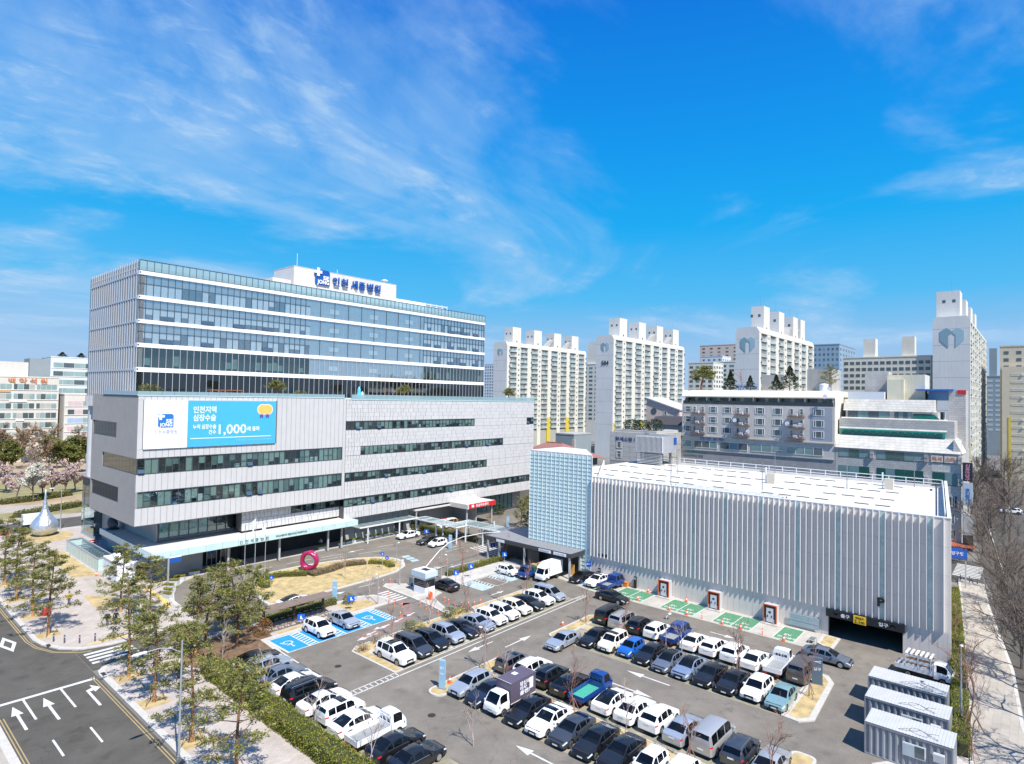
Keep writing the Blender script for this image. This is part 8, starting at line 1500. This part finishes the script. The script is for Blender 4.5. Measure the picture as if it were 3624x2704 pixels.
def postsign(label, x, y, h, rz, kind, z=0.1, col=None, txt=None):
    o = thing('road_sign', label, 'sign', (x, y, z), None, R(rz)); put('post', MB().tube((0, 0, 0), (0, 0, h), 0.03, 0.03, 6), M_GALV, o, 60, True)
    if kind == 'round': put('sign_face', MB().lathe([(0.32, -0.05), (0.32, -0.035)], (0, 0, h - 0.1), 18, axis='x'), col or M_SBLUE, o, None, True); put('sign_symbol', MB().add([(-0.056, 0.14, h - 0.22), (-0.056, -0.14, h - 0.22), (-0.056, 0, h + 0.08)], [(0, 1, 2), (2, 1, 0)]), M_SIGNW, o, None, True)
    else:
        put('sign_face', MB().box(-0.06, -0.42, h - 0.75, -0.035, 0.42, h), col or M_SBLUE, o, None, True)
        if kind == 'chair': put('sign_symbol', MB().box(-0.066, -0.05, h - 0.6, -0.061, 0.09, h - 0.2).box(-0.066, -0.22, h - 0.62, -0.061, -0.051, h - 0.5), M_SIGNW, o, None, True)
        elif txt: t = text('sign_lettering', txt, 0.3, M_SIGNW, None, (0, 0, 0), FACE_X, 0.006, 0.003, 0.6); t.parent = o; t.location = (-0.068, 0.3, h - 0.5)
for a in (('round blue arrow sign at the right tip of the grass island', 60.8, 79.4, 2.6, 45, 'round'), ('round blue arrow sign at the left end of the grass island', 42.2, 79.6, 2.7, 45, 'round'), ('round blue sign low on the island by the yellow hedge', 62.8, 80.8, 1.3, 45, 'round'), ('blue wheelchair sign behind the disabled bays by the shelter', 46.6, 67.2, 1.9, 60, 'chair'), ('blue wheelchair banner on the bicycle shelter fence', 39.6, 67.3, 1.3, 60, 'chair'), ('blue wheelchair sign on the grey path behind the faded bays', 67.4, 66.0, 2.2, 60, 'chair'), ('blue sign on the grey path near the lamp post', 63.8, 65.6, 2.0, 60, 'chair'), ('blue wheelchair sign at the pavilion end of the path', 77.5, 68.0, 1.8, 60, 'chair'), ('blue flag sign beside the covered walkway crossing', 80.6, 73.6, 1.8, 60, 'chair'), ('blue parking sign against the foot of the cyan tower', 80.9, 53.3, 2.4, 10, 'square', 0.02, None, 'P'), ('blue sign by the hedge below the walkway', 84.2, 86.6, 1.5, 50, 'chair'), ('blue sign beside the walkway post near the white sedan', 80.4, 91.2, 1.7, 50, 'chair', 0.0)): postsign(*a)
o = thing('direction_sign', 'pole with blue direction board by the drive before the guard hut', 'sign', (34.0, 93.4, 0.1), None, R(0)); put('post', MB().box(-0.09, -0.09, 0, 0.09, 0.09, 4.2), M_GALV, o, None, True); put('blue_board', MB().box(0.1, -0.06, 3.45, 1.7, 0.06, 4.15), M_BLUEL, o, None, True); put('board_cap', MB().box(0.1, -0.1, 4.16, 1.7, 0.1, 4.3), M_SIGNW, o, None, True)
o = thing('direction_sign', 'large blue road direction board beyond the garage flank', 'sign', (116.5, 8.2, 0.0), None, R(5)); put('post', MB().tube((0, 0, 0), (0, 0, 6.0), 0.1, 0.08, 8), M_GALV, o, None, True); put('blue_board', MB().box(-0.12, -0.2, 4.4, -0.02, 2.6, 6.0), M_SBLUE, o, None, True); text('sign_lettering', '계양구청', 0.6, M_SIGNW, o, (116.5 - 0.15, 8.2 + 2.3, 5.0), FACE_X, 0.01, 0.004, 2.0).location = (-0.15, 2.3, 5.0)
# ---- parking booth, barrier, cable
bo = thing('parking_booth', 'small pale parking booth with blue white roof box and dark windows', 'booth', (58.0, 66.0, 0.12))
put('booth_wall', MB().box(-0.9, -1.2, 0, 0.9, 1.2, 0.95).box(-0.9, -1.2, 2.0, 0.9, 1.2, 2.35), M_SIGNW, bo, None, True)
for x, y in ((-0.9, -1.2), (0.8, -1.2), (-0.9, 1.1), (0.8, 1.1)): put('corner_post', MB().box(x, y, 0.95, x + 0.1, y + 0.1, 2.0), M_MULL, bo, None, True)
for b in ((-0.88, -1.08, 0.96, -0.84, 1.08, 1.98), (0.84, -1.08, 0.96, 0.88, 1.08, 1.98), (-0.78, -1.18, 0.96, 0.78, -1.14, 1.98), (-0.78, 1.14, 0.96, 0.78, 1.18, 1.98)): put('window_pane', MB().box(*b), G_DARK, bo, None, True)
put('roof_box', MB().box(-1.15, -1.5, 2.36, 1.15, 1.5, 3.1), mat('booth_roof_blue_white', (0.52, 0.62, 0.72), 0.5, 0, 0.05), bo, None, True); put('roof_tray', MB().box(-0.95, -1.3, 3.1, 0.95, 1.3, 3.18), M_SIGNW, bo, None, True); put('roof_hatch', MB().box(-0.4, -0.8, 3.181, 0.5, 0.5, 3.22), M_TRIM, bo, None, True)
ba = thing('barrier_gate', 'white parking barrier arm beside the booth', 'barrier', (56.4, 62.9, 0.12)); put('cabinet', MB().box(-0.2, -0.25, 0, 0.2, 0.25, 1.05), M_ORNG, ba, None, True); put('arm', MB().tube((0, 0, 0.95), (-2.9, 0.3, 1.0), 0.05, 0.04, 6), M_SIGNW, ba, None, True)
ba = thing('barrier_gate', 'grey ticket machine with barrier on the far side of the booth', 'barrier', (58.6, 69.6, 0.12)); put('cabinet', MB().box(-0.2, -0.25, 0, 0.2, 0.25, 1.2), M_PYLD, ba, None, True); put('arm', MB().tube((0, 0, 0.95), (2.8, 0.4, 1.05), 0.05, 0.04, 6), M_SIGNW, ba, None, True)
cb_ = thing('overhead_pipe', 'long white pipe running overhead from the booth roof to the walkway', 'pipe', (58.4, 66.6, 3.2)); put('pipe_run', MB().path([(58.2, 66.4, 3.2), (63.2, 68.6, 4.6), (66.0, 69.6, 5.1), (70, 70.6, 5.2), (76, 71.8, 4.7), (81.5, 72.6, 3.9), (84.0, 73.0, 3.5)], 0.06, 6), M_SIGNW, cb_); put('pipe_post', MB().tube((63.9, 68.9, 0.1), (63.9, 68.9, 4.75), 0.05, 0.05, 6), M_GALV, cb_)
# ---- EV chargers in orange-edged housings
for yc, lb in ((40.1, 'charging cabinet with orange frame nearest the crew cab truck'), (32.8, 'charging cabinet with orange frame in the middle of the garage wall'), (25.5, 'charging cabinet with orange frame nearest the garage entrance')):
    o = thing('charging_cabinet', lb, 'charger', (80.55, yc, 0.02), 'orange framed charging cabinets')
    put('housing', MB().box(-0.45, -0.8, 0.12, 0.6, 0.8, 2.35), mat('charger_pale_grey', (0.52, 0.53, 0.55), 0.45, 0.1, 0.05), o, None, True); put('orange_frame', MB().box(-0.52, -0.85, 0.12, -0.455, -0.72, 2.4).box(-0.52, 0.72, 0.12, -0.455, 0.85, 2.4).box(-0.52, -0.72, 2.28, -0.455, 0.72, 2.4), M_ORNG, o, None, True); put('black_recess', MB().box(-0.49, -0.71, 0.13, -0.456, 0.71, 2.27), M_TRIM, o, None, True); put('charger_panel', MB().box(-0.54, -0.42, 0.25, -0.495, 0.42, 1.95), mat('charger_panel_white', (0.60, 0.63, 0.66), 0.35, 0, 0.05), o, None, True); put('screen', MB().box(-0.55, -0.14, 1.35, -0.541, 0.14, 1.6), M_TRIM, o, None, True)
    for s in (-0.25, 0.25): put('plug', MB().box(-0.58, s - 0.05, 0.85, -0.541, s + 0.05, 1.1), M_TRIM, o, None, True)
    put('plinth', MB().box(-1.0, -1.1, 0, 0.6, 1.0, 0.12), M_KERB, o, None, True)
    for s in (-0.6, 0.5): put('guard_post', MB().tube((-0.85, s, 0.12), (-0.85, s, 0.75), 0.05, 0.05, 8), M_GALV, o, None, True)
for yc, lb in ((51.4, 'black charging post behind the black sedan'), (48.7, 'black charging post behind the white electric sedan'), (45.1, 'black charging post beside the first green bay')):
    o = thing('charging_post', lb, 'charger', (80.95, yc, 0.02), 'slim black charging posts'); put('column', MB().box(-0.12, -0.18, 0, 0.12, 0.18, 1.75), M_TRIM, o, None, True); put('screen', MB().box(-0.14, -0.12, 1.3, -0.121, 0.12, 1.6), M_HEAD, o, None, True); put('cable', MB().path([(-0.13, 0.1, 1.1), (-0.3, 0.3, 0.4), (-0.35, 0.1, 0.15), (-0.14, -0.05, 0.9)], 0.02, 5), M_TRIM, o, None, True)
o = thing('orange_box', 'orange plastic box against the garage wall by the black charging post', 'box', (80.7, 46.6, 0.02)); put('box_body', MB().box(-0.3, -0.4, 0, 0.3, 0.4, 0.6), mat('box_orange', (0.62, 0.24, 0.05), 0.5, 0, 0.08), o, None, True); put('lid', MB().box(-0.32, -0.42, 0.601, 0.32, 0.42, 0.68), mat('box_orange_lid', (0.55, 0.20, 0.04), 0.5, 0, 0.08), o, None, True)
# ---- cones, delineator posts, bollards
cone_me = {}
def cone_thing(kind, x, y, label, group, z=0.012):
    o = thing({'cone': 'traffic_cone', 'post': 'delineator_post', 'bollard': 'bollard'}[kind], label, {'cone': 'traffic cone', 'post': 'delineator', 'bollard': 'bollard'}[kind], (x, y, z), group)
    if kind not in cone_me:
        if kind == 'cone': L = [('body', MB().lathe([(0.17, 0.03), (0.12, 0.28), (0.045, 0.7)], (0, 0, 0), 12), M_CONE), ('band', MB().lathe([(0.125, 0.3), (0.09, 0.46)], (0, 0, 0.0), 12), M_SIGNW), ('foot', MB().box(-0.2, -0.2, 0, 0.2, 0.2, 0.03), M_CONE)]
        elif kind == 'post': L = [('body', MB().lathe([(0.045, 0.04), (0.045, 0.75)], (0, 0, 0), 8), M_CONE), ('band', MB().lathe([(0.05, 0.45), (0.05, 0.6)], (0, 0, 0), 8), M_SIGNW), ('foot', MB().lathe([(0.13, 0), (0.11, 0.04)], (0, 0, 0), 10), M_CONE)]
        else: L = [('body', MB().lathe([(0.08, 0), (0.08, 0.8), (0.09, 0.82), (0.06, 0.9)], (0, 0, 0), 10), mat('bollard_slate', (0.10, 0.11, 0.15), 0.5, 0.2, 0.08)), ('band', MB().lathe([(0.088, 0.62), (0.088, 0.74)], (0, 0, 0), 10), M_GALV)]
        cone_me[kind] = [(n, mesh_of(n, mb, m_, 50)) for n, mb, m_ in L]
    for n, me in cone_me[kind]: c = bpy.data.objects.new(n, me); COL.objects.link(c); c.parent = o
POSTS = [(68.8, 76.8), (71.0, 77.1), (71.2, 75.4), (75.6, 76.7), (77.3, 76.7), (79.3, 77.0), (56.6, 73.6), (57.6, 73.2), (53.9, 71.0), (51.8, 64.9), (52.0, 63.5), (49.7, 61.0), (57.6, 61.3), (57.3, 60.2), (57.4, 59.1), (57.7, 58.1), (58.4, 57.5), (59.1, 57.1), (60.2, 57.0), (53.4, 58.0), (53.6, 59.4), (53.8, 60.8), (54.0, 62.2), (75.8, 25.0), (75.9, 32.6), (53.9, 68.8)]
for i, (x, y) in enumerate(POSTS):
    near = 'by the drive exit lane' if y > 74 and x > 65 else 'round the booth island' if 48 < x < 62 else 'at the edge of the charging apron'
    cone_thing('post', x, y, 'orange delineator post with white band %s' % near, 'orange delineators ' + near, 0.024 if x > 75.4 and y < 56 else 0.012)
for i, (x, y, lb) in enumerate(((61.6, 44.3, 'orange cone beside the silver sedan that sticks out'), (76.5, 42.2, 'orange cone on the first pair of green bays'), (75.75, 37.1, 'orange cone on the far bay of the second green pair'), (75.75, 34.6, 'orange cone on the near bay of the second green pair'), (75.75, 29.9, 'orange cone on the far bay of the third green pair'), (75.7, 27.6, 'orange cone on the near bay of the third green pair'), (75.6, 22.5, 'orange cone on the single green bay'), (80.6, 42.8, 'orange cone against the wall by the first cabinet'), (80.6, 36.9, 'orange cone against the wall between the cabinets'), (41.6, 43.3, 'orange cone on the island by the pale blue pylon'), (48.4, 43.2, 'orange cone beside the brown boxy car'), (27.4, 132, 'orange cone near the steel drop'), (28.9, 106.9, 'orange safety block by the glass pit corner'))): cone_thing('cone', x, y, lb, 'orange traffic cones', 0.12 if y > 100 or (41 < x < 49 and y > 42) else 0.035 if x > 75.4 else 0.012)
for x, y, lb in ((18.4, 82.3, 'short dark bollard nearest the road corner'), (19.1, 81.0, 'short dark bollard, second from the road corner'), (20.2, 79.8, 'short dark bollard in the middle of the kerb curve'), (21.5, 79.2, 'short dark bollard, fourth from the road corner'), (23.1, 78.7, 'short dark bollard by the pavement pylon'), (23.6, 71.0, 'short dark bollard across the zebra crossing'), (25.3, 71.0, 'second short dark bollard across the zebra crossing'), (121.2, 9.2, 'black bollard by the far zebra crossing'), (120.6, 8.0, 'black bollard in the middle of the far pavement end'), (120.2, 7.0, 'black bollard on the street side of the far pavement')): cone_thing('bollard', x, y, lb, 'short bollards', 0.1)
# ---- planters
PL = [(36.5, 95.9, -35), (35.2, 94.6, -50), (34.0, 92.9, -62), (33.1, 90.8, -68), (32.4, 89.0, -75), (65.1, 97.5, 0), (66.8, 97.5, 0), (68.5, 97.5, 0), (71.2, 97.6, 0), (73.4, 97.6, 0), (75.5, 97.6, 0), (61.0, 97.3, 0), (39.2, 97.5, -12)]
pw = ('first', 'second', 'third', 'fourth', 'fifth', 'sixth', 'seventh', 'eighth')
pbox = mesh_of('box', MB().box(-0.75, -0.28, 0, 0.75, 0.28, 0.5), M_PLAN); psoil = mesh_of('soil', MB().box(-0.69, -0.22, 0.5, 0.69, 0.22, 0.53), M_MULCH); fb = MB(); rr = random.Random(3)
for _ in range(330): leaf(fb, (rr.uniform(-0.7, 0.7), rr.uniform(-0.24, 0.24), 0.52 + rr.random() * 0.22), (rr.gauss(0, .6), rr.gauss(0, .6), 1), 0.14, 0.09, rr)
pfl = mesh_of('flowers', fb, L_YELFL)
for i, (x, y, a) in enumerate(PL):
    o = thing('planter', 'grey planter box with yellow flowers, %s %s' % (pw[i if i < 5 else (i - 5 if i < 11 else i - 11)], 'along the curved drive kerb' if i < 5 else 'along the hospital pavement' if i < 11 else 'at the canopy front'), 'planter', (x, y, 0.1), 'planters along the drive', R(a))
    for me in (pbox, psoil, pfl): c = bpy.data.objects.new(me.name, me); COL.objects.link(c); c.parent = o
# ---- guard hut, glass pit
gh = thing('guard_hut', 'white flat roofed hut with blue sign board at the hospital corner', 'hut', (31, 102, 0.1))
put('wall', MB().box(29.6, 100.2, 0.1, 31.3, 106.2, 3.0).box(31.3, 99.0, 0.1, 31.6, 104, 2.7).box(31.6, 103.7, 0.1, 33.3, 104, 2.7), M_SIGNW, gh); put('roof', MB().box(29.5, 100.1, 3.0, 31.4, 106.3, 3.1).box(31.25, 98.6, 2.7, 33.35, 104.1, 2.82), M_RAIL, gh)
put('blue_sign', MB().box(31.3, 98.5, 2.75, 33.3, 98.58, 3.2), M_SBLUE, gh); text('sign_lettering', '응급실 입구', 0.3, M_SIGNW, gh, (31.5, 98.48, 2.86), FACE_Y, 0.006, 0.004, 1.6); put('window', MB().box(29.54, 102, 1.2, 29.59, 103, 2.2), M_MULL, gh); put('air_conditioner', MB().box(30.2, 103.6, 3.1, 31.0, 104.4, 3.7), M_RAIL, gh); put('dark_doorway', MB().box(32.0, 100.3, 0.12, 33.2, 100.36, 2.5), M_CORE, gh)
gp = thing('glass_pit', 'long low frosted glass enclosure with open slatted top on the plaza', 'enclosure', (30.8, 118, 0.1))
put('coping', MB().box(29.65, 109.5, 1.95, 29.85, 127, 2.1).box(31.85, 109.5, 1.95, 32.05, 127, 2.1).box(29.85, 109.5, 1.95, 31.85, 109.7, 2.1).box(29.85, 126.8, 1.95, 31.85, 127, 2.1), M_GALV, gp); put('pit_floor', MB().box(29.9, 109.8, 0.12, 31.8, 126.7, 0.14), M_CORE, gp)
for i in range(10): piece('glass_panel', gp, M_TEAL, 29.68, 109.6 + i * 1.73, 0.12, 29.74, 111.25 + i * 1.73, 1.94); piece('glass_panel', gp, M_TEAL, 31.96, 109.6 + i * 1.73, 0.12, 32.02, 111.25 + i * 1.73, 1.94)
piece('glass_panel', gp, M_TEAL, 29.8, 109.55, 0.12, 31.9, 109.6, 1.94); piece('glass_panel', gp, M_TEAL, 29.8, 126.9, 0.12, 31.9, 126.95, 1.94)
for i in range(9): piece('top_slat', gp, mat('dark_teal_slat', (0.10, 0.16, 0.18), 0.3, 0.2, 0.1), 29.9, 110.6 + i * 1.3, 1.9, 31.8, 111.1 + i * 1.3, 1.94)
# ---- bicycle shelter and bicycles
bsh = thing('bicycle_shelter', 'long brown flat roofed bicycle shelter beside the blue disabled bays', 'shelter', (39.8, 68.6, 0.1))
for i in range(2): put('roof_panel', MB().box(35.4 + i * 4.35, 67.5, 2.5, 39.7 + i * 4.35, 69.6, 2.6), M_WOODT, bsh)
for x in (35.8, 39.7, 43.7): put('post', MB().box(x - 0.12, 69.0, 0.1, x + 0.12, 69.25, 2.5), M_WOODD, bsh)
put('back_rail', MB().box(35.6, 67.55, 0.55, 44, 67.62, 0.65).box(35.6, 67.55, 0.15, 44, 67.62, 0.25), M_WOODT, bsh)
bikeparts = []
mbw = MB()
def ringm(mb, c, R0, r0, n=16): 
    for i in range(n): a, b = 2 * math.pi * i / n, 2 * math.pi * (i + 1) / n; mb.tube((c[0] + R0 * math.cos(a), c[1], c[2] + R0 * math.sin(a)), (c[0] + R0 * math.cos(b), c[1], c[2] + R0 * math.sin(b)), r0, r0, 4, 0, False)
    for i in range(6): a = math.pi * i / 6; mb.tube((c[0] - R0 * math.cos(a), c[1], c[2] - R0 * math.sin(a)), (c[0] + R0 * math.cos(a), c[1], c[2] + R0 * math.sin(a)), 0.006, 0.006, 3, 0, False)
for n_, x in (('wheel', -0.52), ('wheel', 0.52)): m_ = MB(); ringm(m_, (x, 0, 0.33), 0.32, 0.022); bikeparts.append((n_, mesh_of('wheel', m_, M_TYRE)))
fr2 = MB(); [fr2.tube(a, b, 0.018, 0.018, 5) for a, b in (((-0.52, 0, 0.33), (-0.15, 0, 0.32)), ((-0.52, 0, 0.33), (-0.22, 0, 0.75)), ((-0.15, 0, 0.32), (-0.25, 0, 0.85)), ((-0.15, 0, 0.32), (0.36, 0, 0.72)), ((-0.22, 0, 0.76), (0.34, 0, 0.8)), ((0.32, 0, 0.95), (0.52, 0, 0.33)))]
bikeparts += [('frame', mesh_of('frame', fr2, M_TRIM)), ('handlebar', mesh_of('handlebar', MB().path([(0.2, -0.28, 0.98), (0.32, -0.1, 0.98), (0.32, 0.1, 0.98), (0.2, 0.28, 0.98)], 0.015, 5), M_CHROME)), ('saddle', mesh_of('saddle', MB().box(-0.36, -0.07, 0.85, -0.12, 0.07, 0.91), M_TRIM))]
for i in range(10):
    o = thing('bicycle', 'parked bicycle, %s along the shelter from its hedge end' % ORD[i], 'bicycle', (36.3 + i * 0.78, 68.3, 0.11), 'bicycles under the shelter', R(90 + random.uniform(-10, 10)))
    for n_, me in bikeparts: c = bpy.data.objects.new(n_, me); COL.objects.link(c); c.parent = o
# ---- containers
def container(label, x0, y0, x1, y1, h, window=True):
    o = thing('shipping_container', label, 'container', (x0, y0, 0), 'grey site containers'); mb = MB(); n = 26; L = y1 - y0
    prof = []
    for i in range(n + 1): prof.append((x0 + (0.09 if i % 2 else 0.0), y0 + L * i / n))
    for i in range(n):
        (a, b), (c, d) = prof[i], prof[i + 1]; k = L / n * 0.5
        mb.add([(a, b, 0.12), (a, b + k, 0.12), (a, b + k, h - 0.12), (a, b, h - 0.12)], [(3, 2, 1, 0)]); mb.add([(a, b + k, 0.12), (c, d, 0.12), (c, d, h - 0.12), (a, b + k, h - 0.12)], [(3, 2, 1, 0)])
    put('corrugated_side', mb, M_CONT, o); put('body', MB().box(x0 + 0.12, y0 + 0.02, 0.1, x1, y1 - 0.02, h - 0.1), M_CONT, o)
    put('frame', MB().box(x0 - 0.03, y0, 0, x0 + 0.08, y1, 0.12).box(x0 - 0.03, y0, h - 0.12, x0 + 0.08, y1, h).box(x0 - 0.03, y1 - 0.1, 0.121, x0 + 0.1, y1 + 0.01, h - 0.121).box(x0 - 0.03, y0 - 0.01, 0.121, x0 + 0.1, y0 + 0.1, h - 0.121), M_CONT, o)
    rf = MB(); m_ = 26
    for i in range(m_): rf.box(x0 + 0.08, y0 + L * i / m_, h - 0.02, x1 + 0.02, y0 + L * (i + 0.6) / m_, h + 0.02)
    rf.box(x0 - 0.02, y0, h - 0.06, x1 + 0.03, y1, h + 0.0); put('roof', rf, M_CONTR, o)
    if window: yw = y0 + L * 0.42; w_ = put('window', MB().box(x0 - 0.08, yw - 0.75, 0.95, x0 - 0.035, yw + 0.75, 1.95), M_AFR, o); put('pane', MB().box(x0 - 0.1, yw - 0.66, 1.03, x0 - 0.081, yw - 0.03, 1.87), M_AGL, w_); put('pane', MB().box(x0 - 0.1, yw + 0.03, 1.03, x0 - 0.081, yw + 0.66, 1.87), mat('frosted_pane', (0.42, 0.48, 0.50), 0.3, 0, 0.05), w_); put('air_conditioner', MB().box(x0 - 0.42, y0 + 0.5, 1.35, x0 - 0.04, y0 + 1.2, 1.9), M_CONTR, o)
    put('service_cable', MB().path([(x0 + 1.0 + 0.5 * math.cos(t * 0.7), y0 + 1.0 + 0.09 * t + 0.5 * math.sin(t * 0.9), h + 0.03) for t in range(26)], 0.012, 4), M_TRIM, o); return o
container('grey container nearest the lower edge with a white framed window', 56.2, 4.7, 59.1, 10.5, 2.5); container('middle grey container between the two others', 61.0, 5.4, 63.9, 11.4, 2.5); container('grey container farthest back beside the stake truck', 65.7, 6.0, 68.6, 12.0, 2.5, False)
# ---- people: one continuous body each, grown on a posed skeleton
def person(label, x, y, rz, z, top, trousers, hair, stride=0.22, arm=0.15, hold=None, cap=None):
    o = thing('person', label, 'person', (x, y, z), None, R(rz)); bm = bmesh.new(); sk = bm.verts.layers.skin.verify(); V = {}
    def v(k, p, r): q = bm.verts.new(p); q[sk].radius = (r, r); V[k] = q; return q
    v('hip', (0, 0, 0.92), 0.145); v('bel', (0.0, 0, 1.10), 0.135); v('chest', (0.01, 0, 1.30), 0.155); v('neck', (0.02, 0, 1.46), 0.06); v('jaw', (0.04, 0, 1.55), 0.075); v('head', (0.03, 0, 1.64), 0.095); v('crown', (0.02, 0, 1.70), 0.07); V['hip'][sk].use_root = True
    E_ = [('hip', 'bel'), ('bel', 'chest'), ('chest', 'neck'), ('neck', 'jaw'), ('jaw', 'head'), ('head', 'crown')]
    for s, n in ((1, 'l'), (-1, 'r')):
        f = stride * s; v('hj' + n, (0.0, 0.09 * s, 0.86), 0.10); v('kn' + n, (f * 0.6 + 0.04, 0.095 * s, 0.48), 0.068); v('an' + n, (f - 0.03, 0.10 * s, 0.09), 0.045); v('to' + n, (f + 0.14, 0.11 * s, 0.04), 0.04)
        v('sh' + n, (0.0, 0.19 * s, 1.38), 0.065); v('el' + n, (-f * 0.5 - 0.03, 0.26 * s, 1.12), 0.05); v('wr' + n, (-f * 0.5 + arm, 0.25 * s, 0.90), 0.034); v('ha' + n, (-f * 0.5 + arm + 0.05, 0.25 * s, 0.80), 0.036)
        E_ += [('hip', 'hj' + n), ('hj' + n, 'kn' + n), ('kn' + n, 'an' + n), ('an' + n, 'to' + n), ('chest', 'sh' + n), ('sh' + n, 'el' + n), ('el' + n, 'wr' + n), ('wr' + n, 'ha' + n)]
    for a, b in E_: bm.edges.new((V[a], V[b]))
    me = bpy.data.meshes.new('body'); bm.to_mesh(me); bm.free(); b = bpy.data.objects.new('body', me); COL.objects.link(b); b.parent = o
    b.modifiers.new('skin', 'SKIN'); s2 = b.modifiers.new('sub', 'SUBSURF'); s2.levels = 1; s2.render_levels = 1
    nm = 'clothes_' + label[:28].replace(' ', '_'); m_ = bpy.data.materials.new(nm); m_.use_nodes = True; t = m_.node_tree; tcn = t.nodes.new('ShaderNodeTexCoord'); sp = t.nodes.new('ShaderNodeSeparateXYZ'); t.links.new(tcn.outputs['Object'], sp.inputs[0]); rp = t.nodes.new('ShaderNodeValToRGB'); rp.color_ramp.interpolation = 'CONSTANT'; mr = t.nodes.new('ShaderNodeMath'); mr.operation = 'DIVIDE'; mr.inputs[1].default_value = 2.0; t.links.new(sp.outputs['Z'], mr.inputs[0]); t.links.new(mr.outputs[0], rp.inputs[0])
    el = rp.color_ramp.elements; el[0].position = 0; el[0].color = (0.03, 0.03, 0.03, 1); el[1].position = 0.05; el[1].color = (*trousers, 1)
    for p_, c_ in ((0.47, top), (0.725, (0.45, 0.28, 0.2))): q = el.new(p_); q.color = (*c_, 1)
    t.links.new(rp.outputs[0], t.nodes['Principled BSDF'].inputs['Base Color']); t.nodes['Principled BSDF'].inputs['Roughness'].default_value = 0.8; me.materials.append(m_)
    put('hair', MB().lathe([(0.02, 0.14), (0.085, 0.10), (0.112, 0.03), (0.10, -0.05), (0.07, -0.10)], (-0.005, 0, 1.66), 12), mat('hair_' + ('cap' if cap else 'dark'), cap or hair, 0.7, 0, 0.1), o, 180, True)
    if hold: put('bag', MB().box(0.02, -0.36, 0.55, 0.28, -0.26, 0.85), mat('bag_' + hold[0], hold[1], 0.7, 0, 0.05), o, None, True)
    return o
BL = (0.02, 0.02, 0.02)
person('person in a yellow jacket and dark trousers walking across the plaza', 22.7, 94.8, 250, 0.11, (0.62, 0.40, 0.03), (0.04, 0.05, 0.06), BL); person('person in black jacket with white cap walking beside a companion', 23.8, 83.3, 60, 0.11, (0.03, 0.03, 0.035), (0.10, 0.10, 0.11), BL, cap=(0.75, 0.75, 0.75)); person('person all in black walking at the shoulder of the white capped walker', 24.6, 83.0, 60, 0.11, (0.015, 0.015, 0.017), (0.02, 0.02, 0.022), BL)
person('person in black top and pale trousers standing under the walkway roof', 71.3, 98.3, 200, 0.11, (0.03, 0.03, 0.03), (0.62, 0.56, 0.46), BL, 0.06); person('person in white shirt and dark trousers striding past the entrance doors', 61.6, 98.6, 180, 0.11, (0.72, 0.72, 0.74), (0.03, 0.03, 0.04), BL, 0.3, 0.2, ('dark', (0.05, 0.05, 0.06)))
# ---- plaza odds and ends
o = thing('red_sack', 'red bulky sack leaning by a street pine on the plaza', 'sack', (19.9, 92.6, 0.11)); put('sack_body', MB().lathe([(0.4, 0), (0.5, 0.3), (0.45, 0.8), (0.2, 1.05)], (0, 0, 0), 10), mat('sack_red', (0.60, 0.06, 0.04), 0.7, 0, 0.1, 3), o, 60, True); put('tie', MB().lathe([(0.12, 1.0), (0.2, 1.2)], (0, 0, 0), 8), mat('tie_blue', (0.30, 0.45, 0.62), 0.7, 0, 0), o, 60, True)
for x, y, lb in ((21.6, 63.7, 'grey stone bench block between the street pines'), (21.5, 56.0, 'grey stone bench block beside the street lamp pine')):
    o = thing('stone_bench', lb, 'bench', (x, y, 0.11)); put('seat', MB().box(-0.3, -0.8, 0.32, 0.3, 0.8, 0.45), M_STONE, o, None, True); put('support', MB().box(-0.25, -0.6, 0, 0.25, -0.4, 0.32).box(-0.25, 0.4, 0, 0.25, 0.6, 0.32), M_STONE, o, None, True)
for x, y, lb in ((34.3, 128.5, 'red and white barrier fence near the glass stair box'), (24.5, 146.0, 'red barrier fence left of the steel drop'), (32.6, 128.4, 'low red barrier before the dark side roof')):
    o = thing('barrier_fence', lb, 'barrier', (x, y, 0.11)); put('rail', MB().box(-0.8, -0.03, 0.75, 0.8, 0.03, 0.95).box(-0.8, -0.03, 0.4, 0.8, 0.03, 0.55), mat('barrier_red', (0.66, 0.06, 0.05), 0.6, 0, 0.05), o, None, True)
    for s in (-0.75, 0.75): put('foot', MB().box(s - 0.04, -0.25, 0, s + 0.04, 0.25, 0.06).box(s - 0.03, -0.03, 0.06, s + 0.03, 0.03, 0.75), M_RAIL, o, None, True)
for x, y, z0, lb in ((79.0, 18.6, 0.1, 'low metal rack beside the garage entrance island'),): o = thing('wheel_rack', lb, 'rack', (x - 1.6, y + 0.9, 0.02)); put('frame', MB().path([(-0.5, 0, 0.05), (-0.5, 0, 0.5), (0.5, 0, 0.5), (0.5, 0, 0.05)], 0.03, 6).path([(-0.5, 0.6, 0.05), (-0.5, 0.6, 0.5), (0.5, 0.6, 0.5), (0.5, 0.6, 0.05)], 0.03, 6), M_GALV, o, None, True); put('shelf', MB().box(-0.5, 0, 0.48, 0.5, 0.6, 0.52), M_GREYM, o, None, True)
for x, y in ((98, 7.6), (92, 7.0)): o = thing('stone_slab', 'pale stone slab lying in the bed beside the garage, %s' % ('farther one' if x > 95 else 'nearer one'), 'slab', (x, y, 0.0)); put('slab_block', MB().box(-1.0, -0.5, 0, 1.0, 0.5, 0.45).box(-0.9, -0.42, 0.45, 0.9, 0.42, 0.5), M_SLAB, o, None, True)
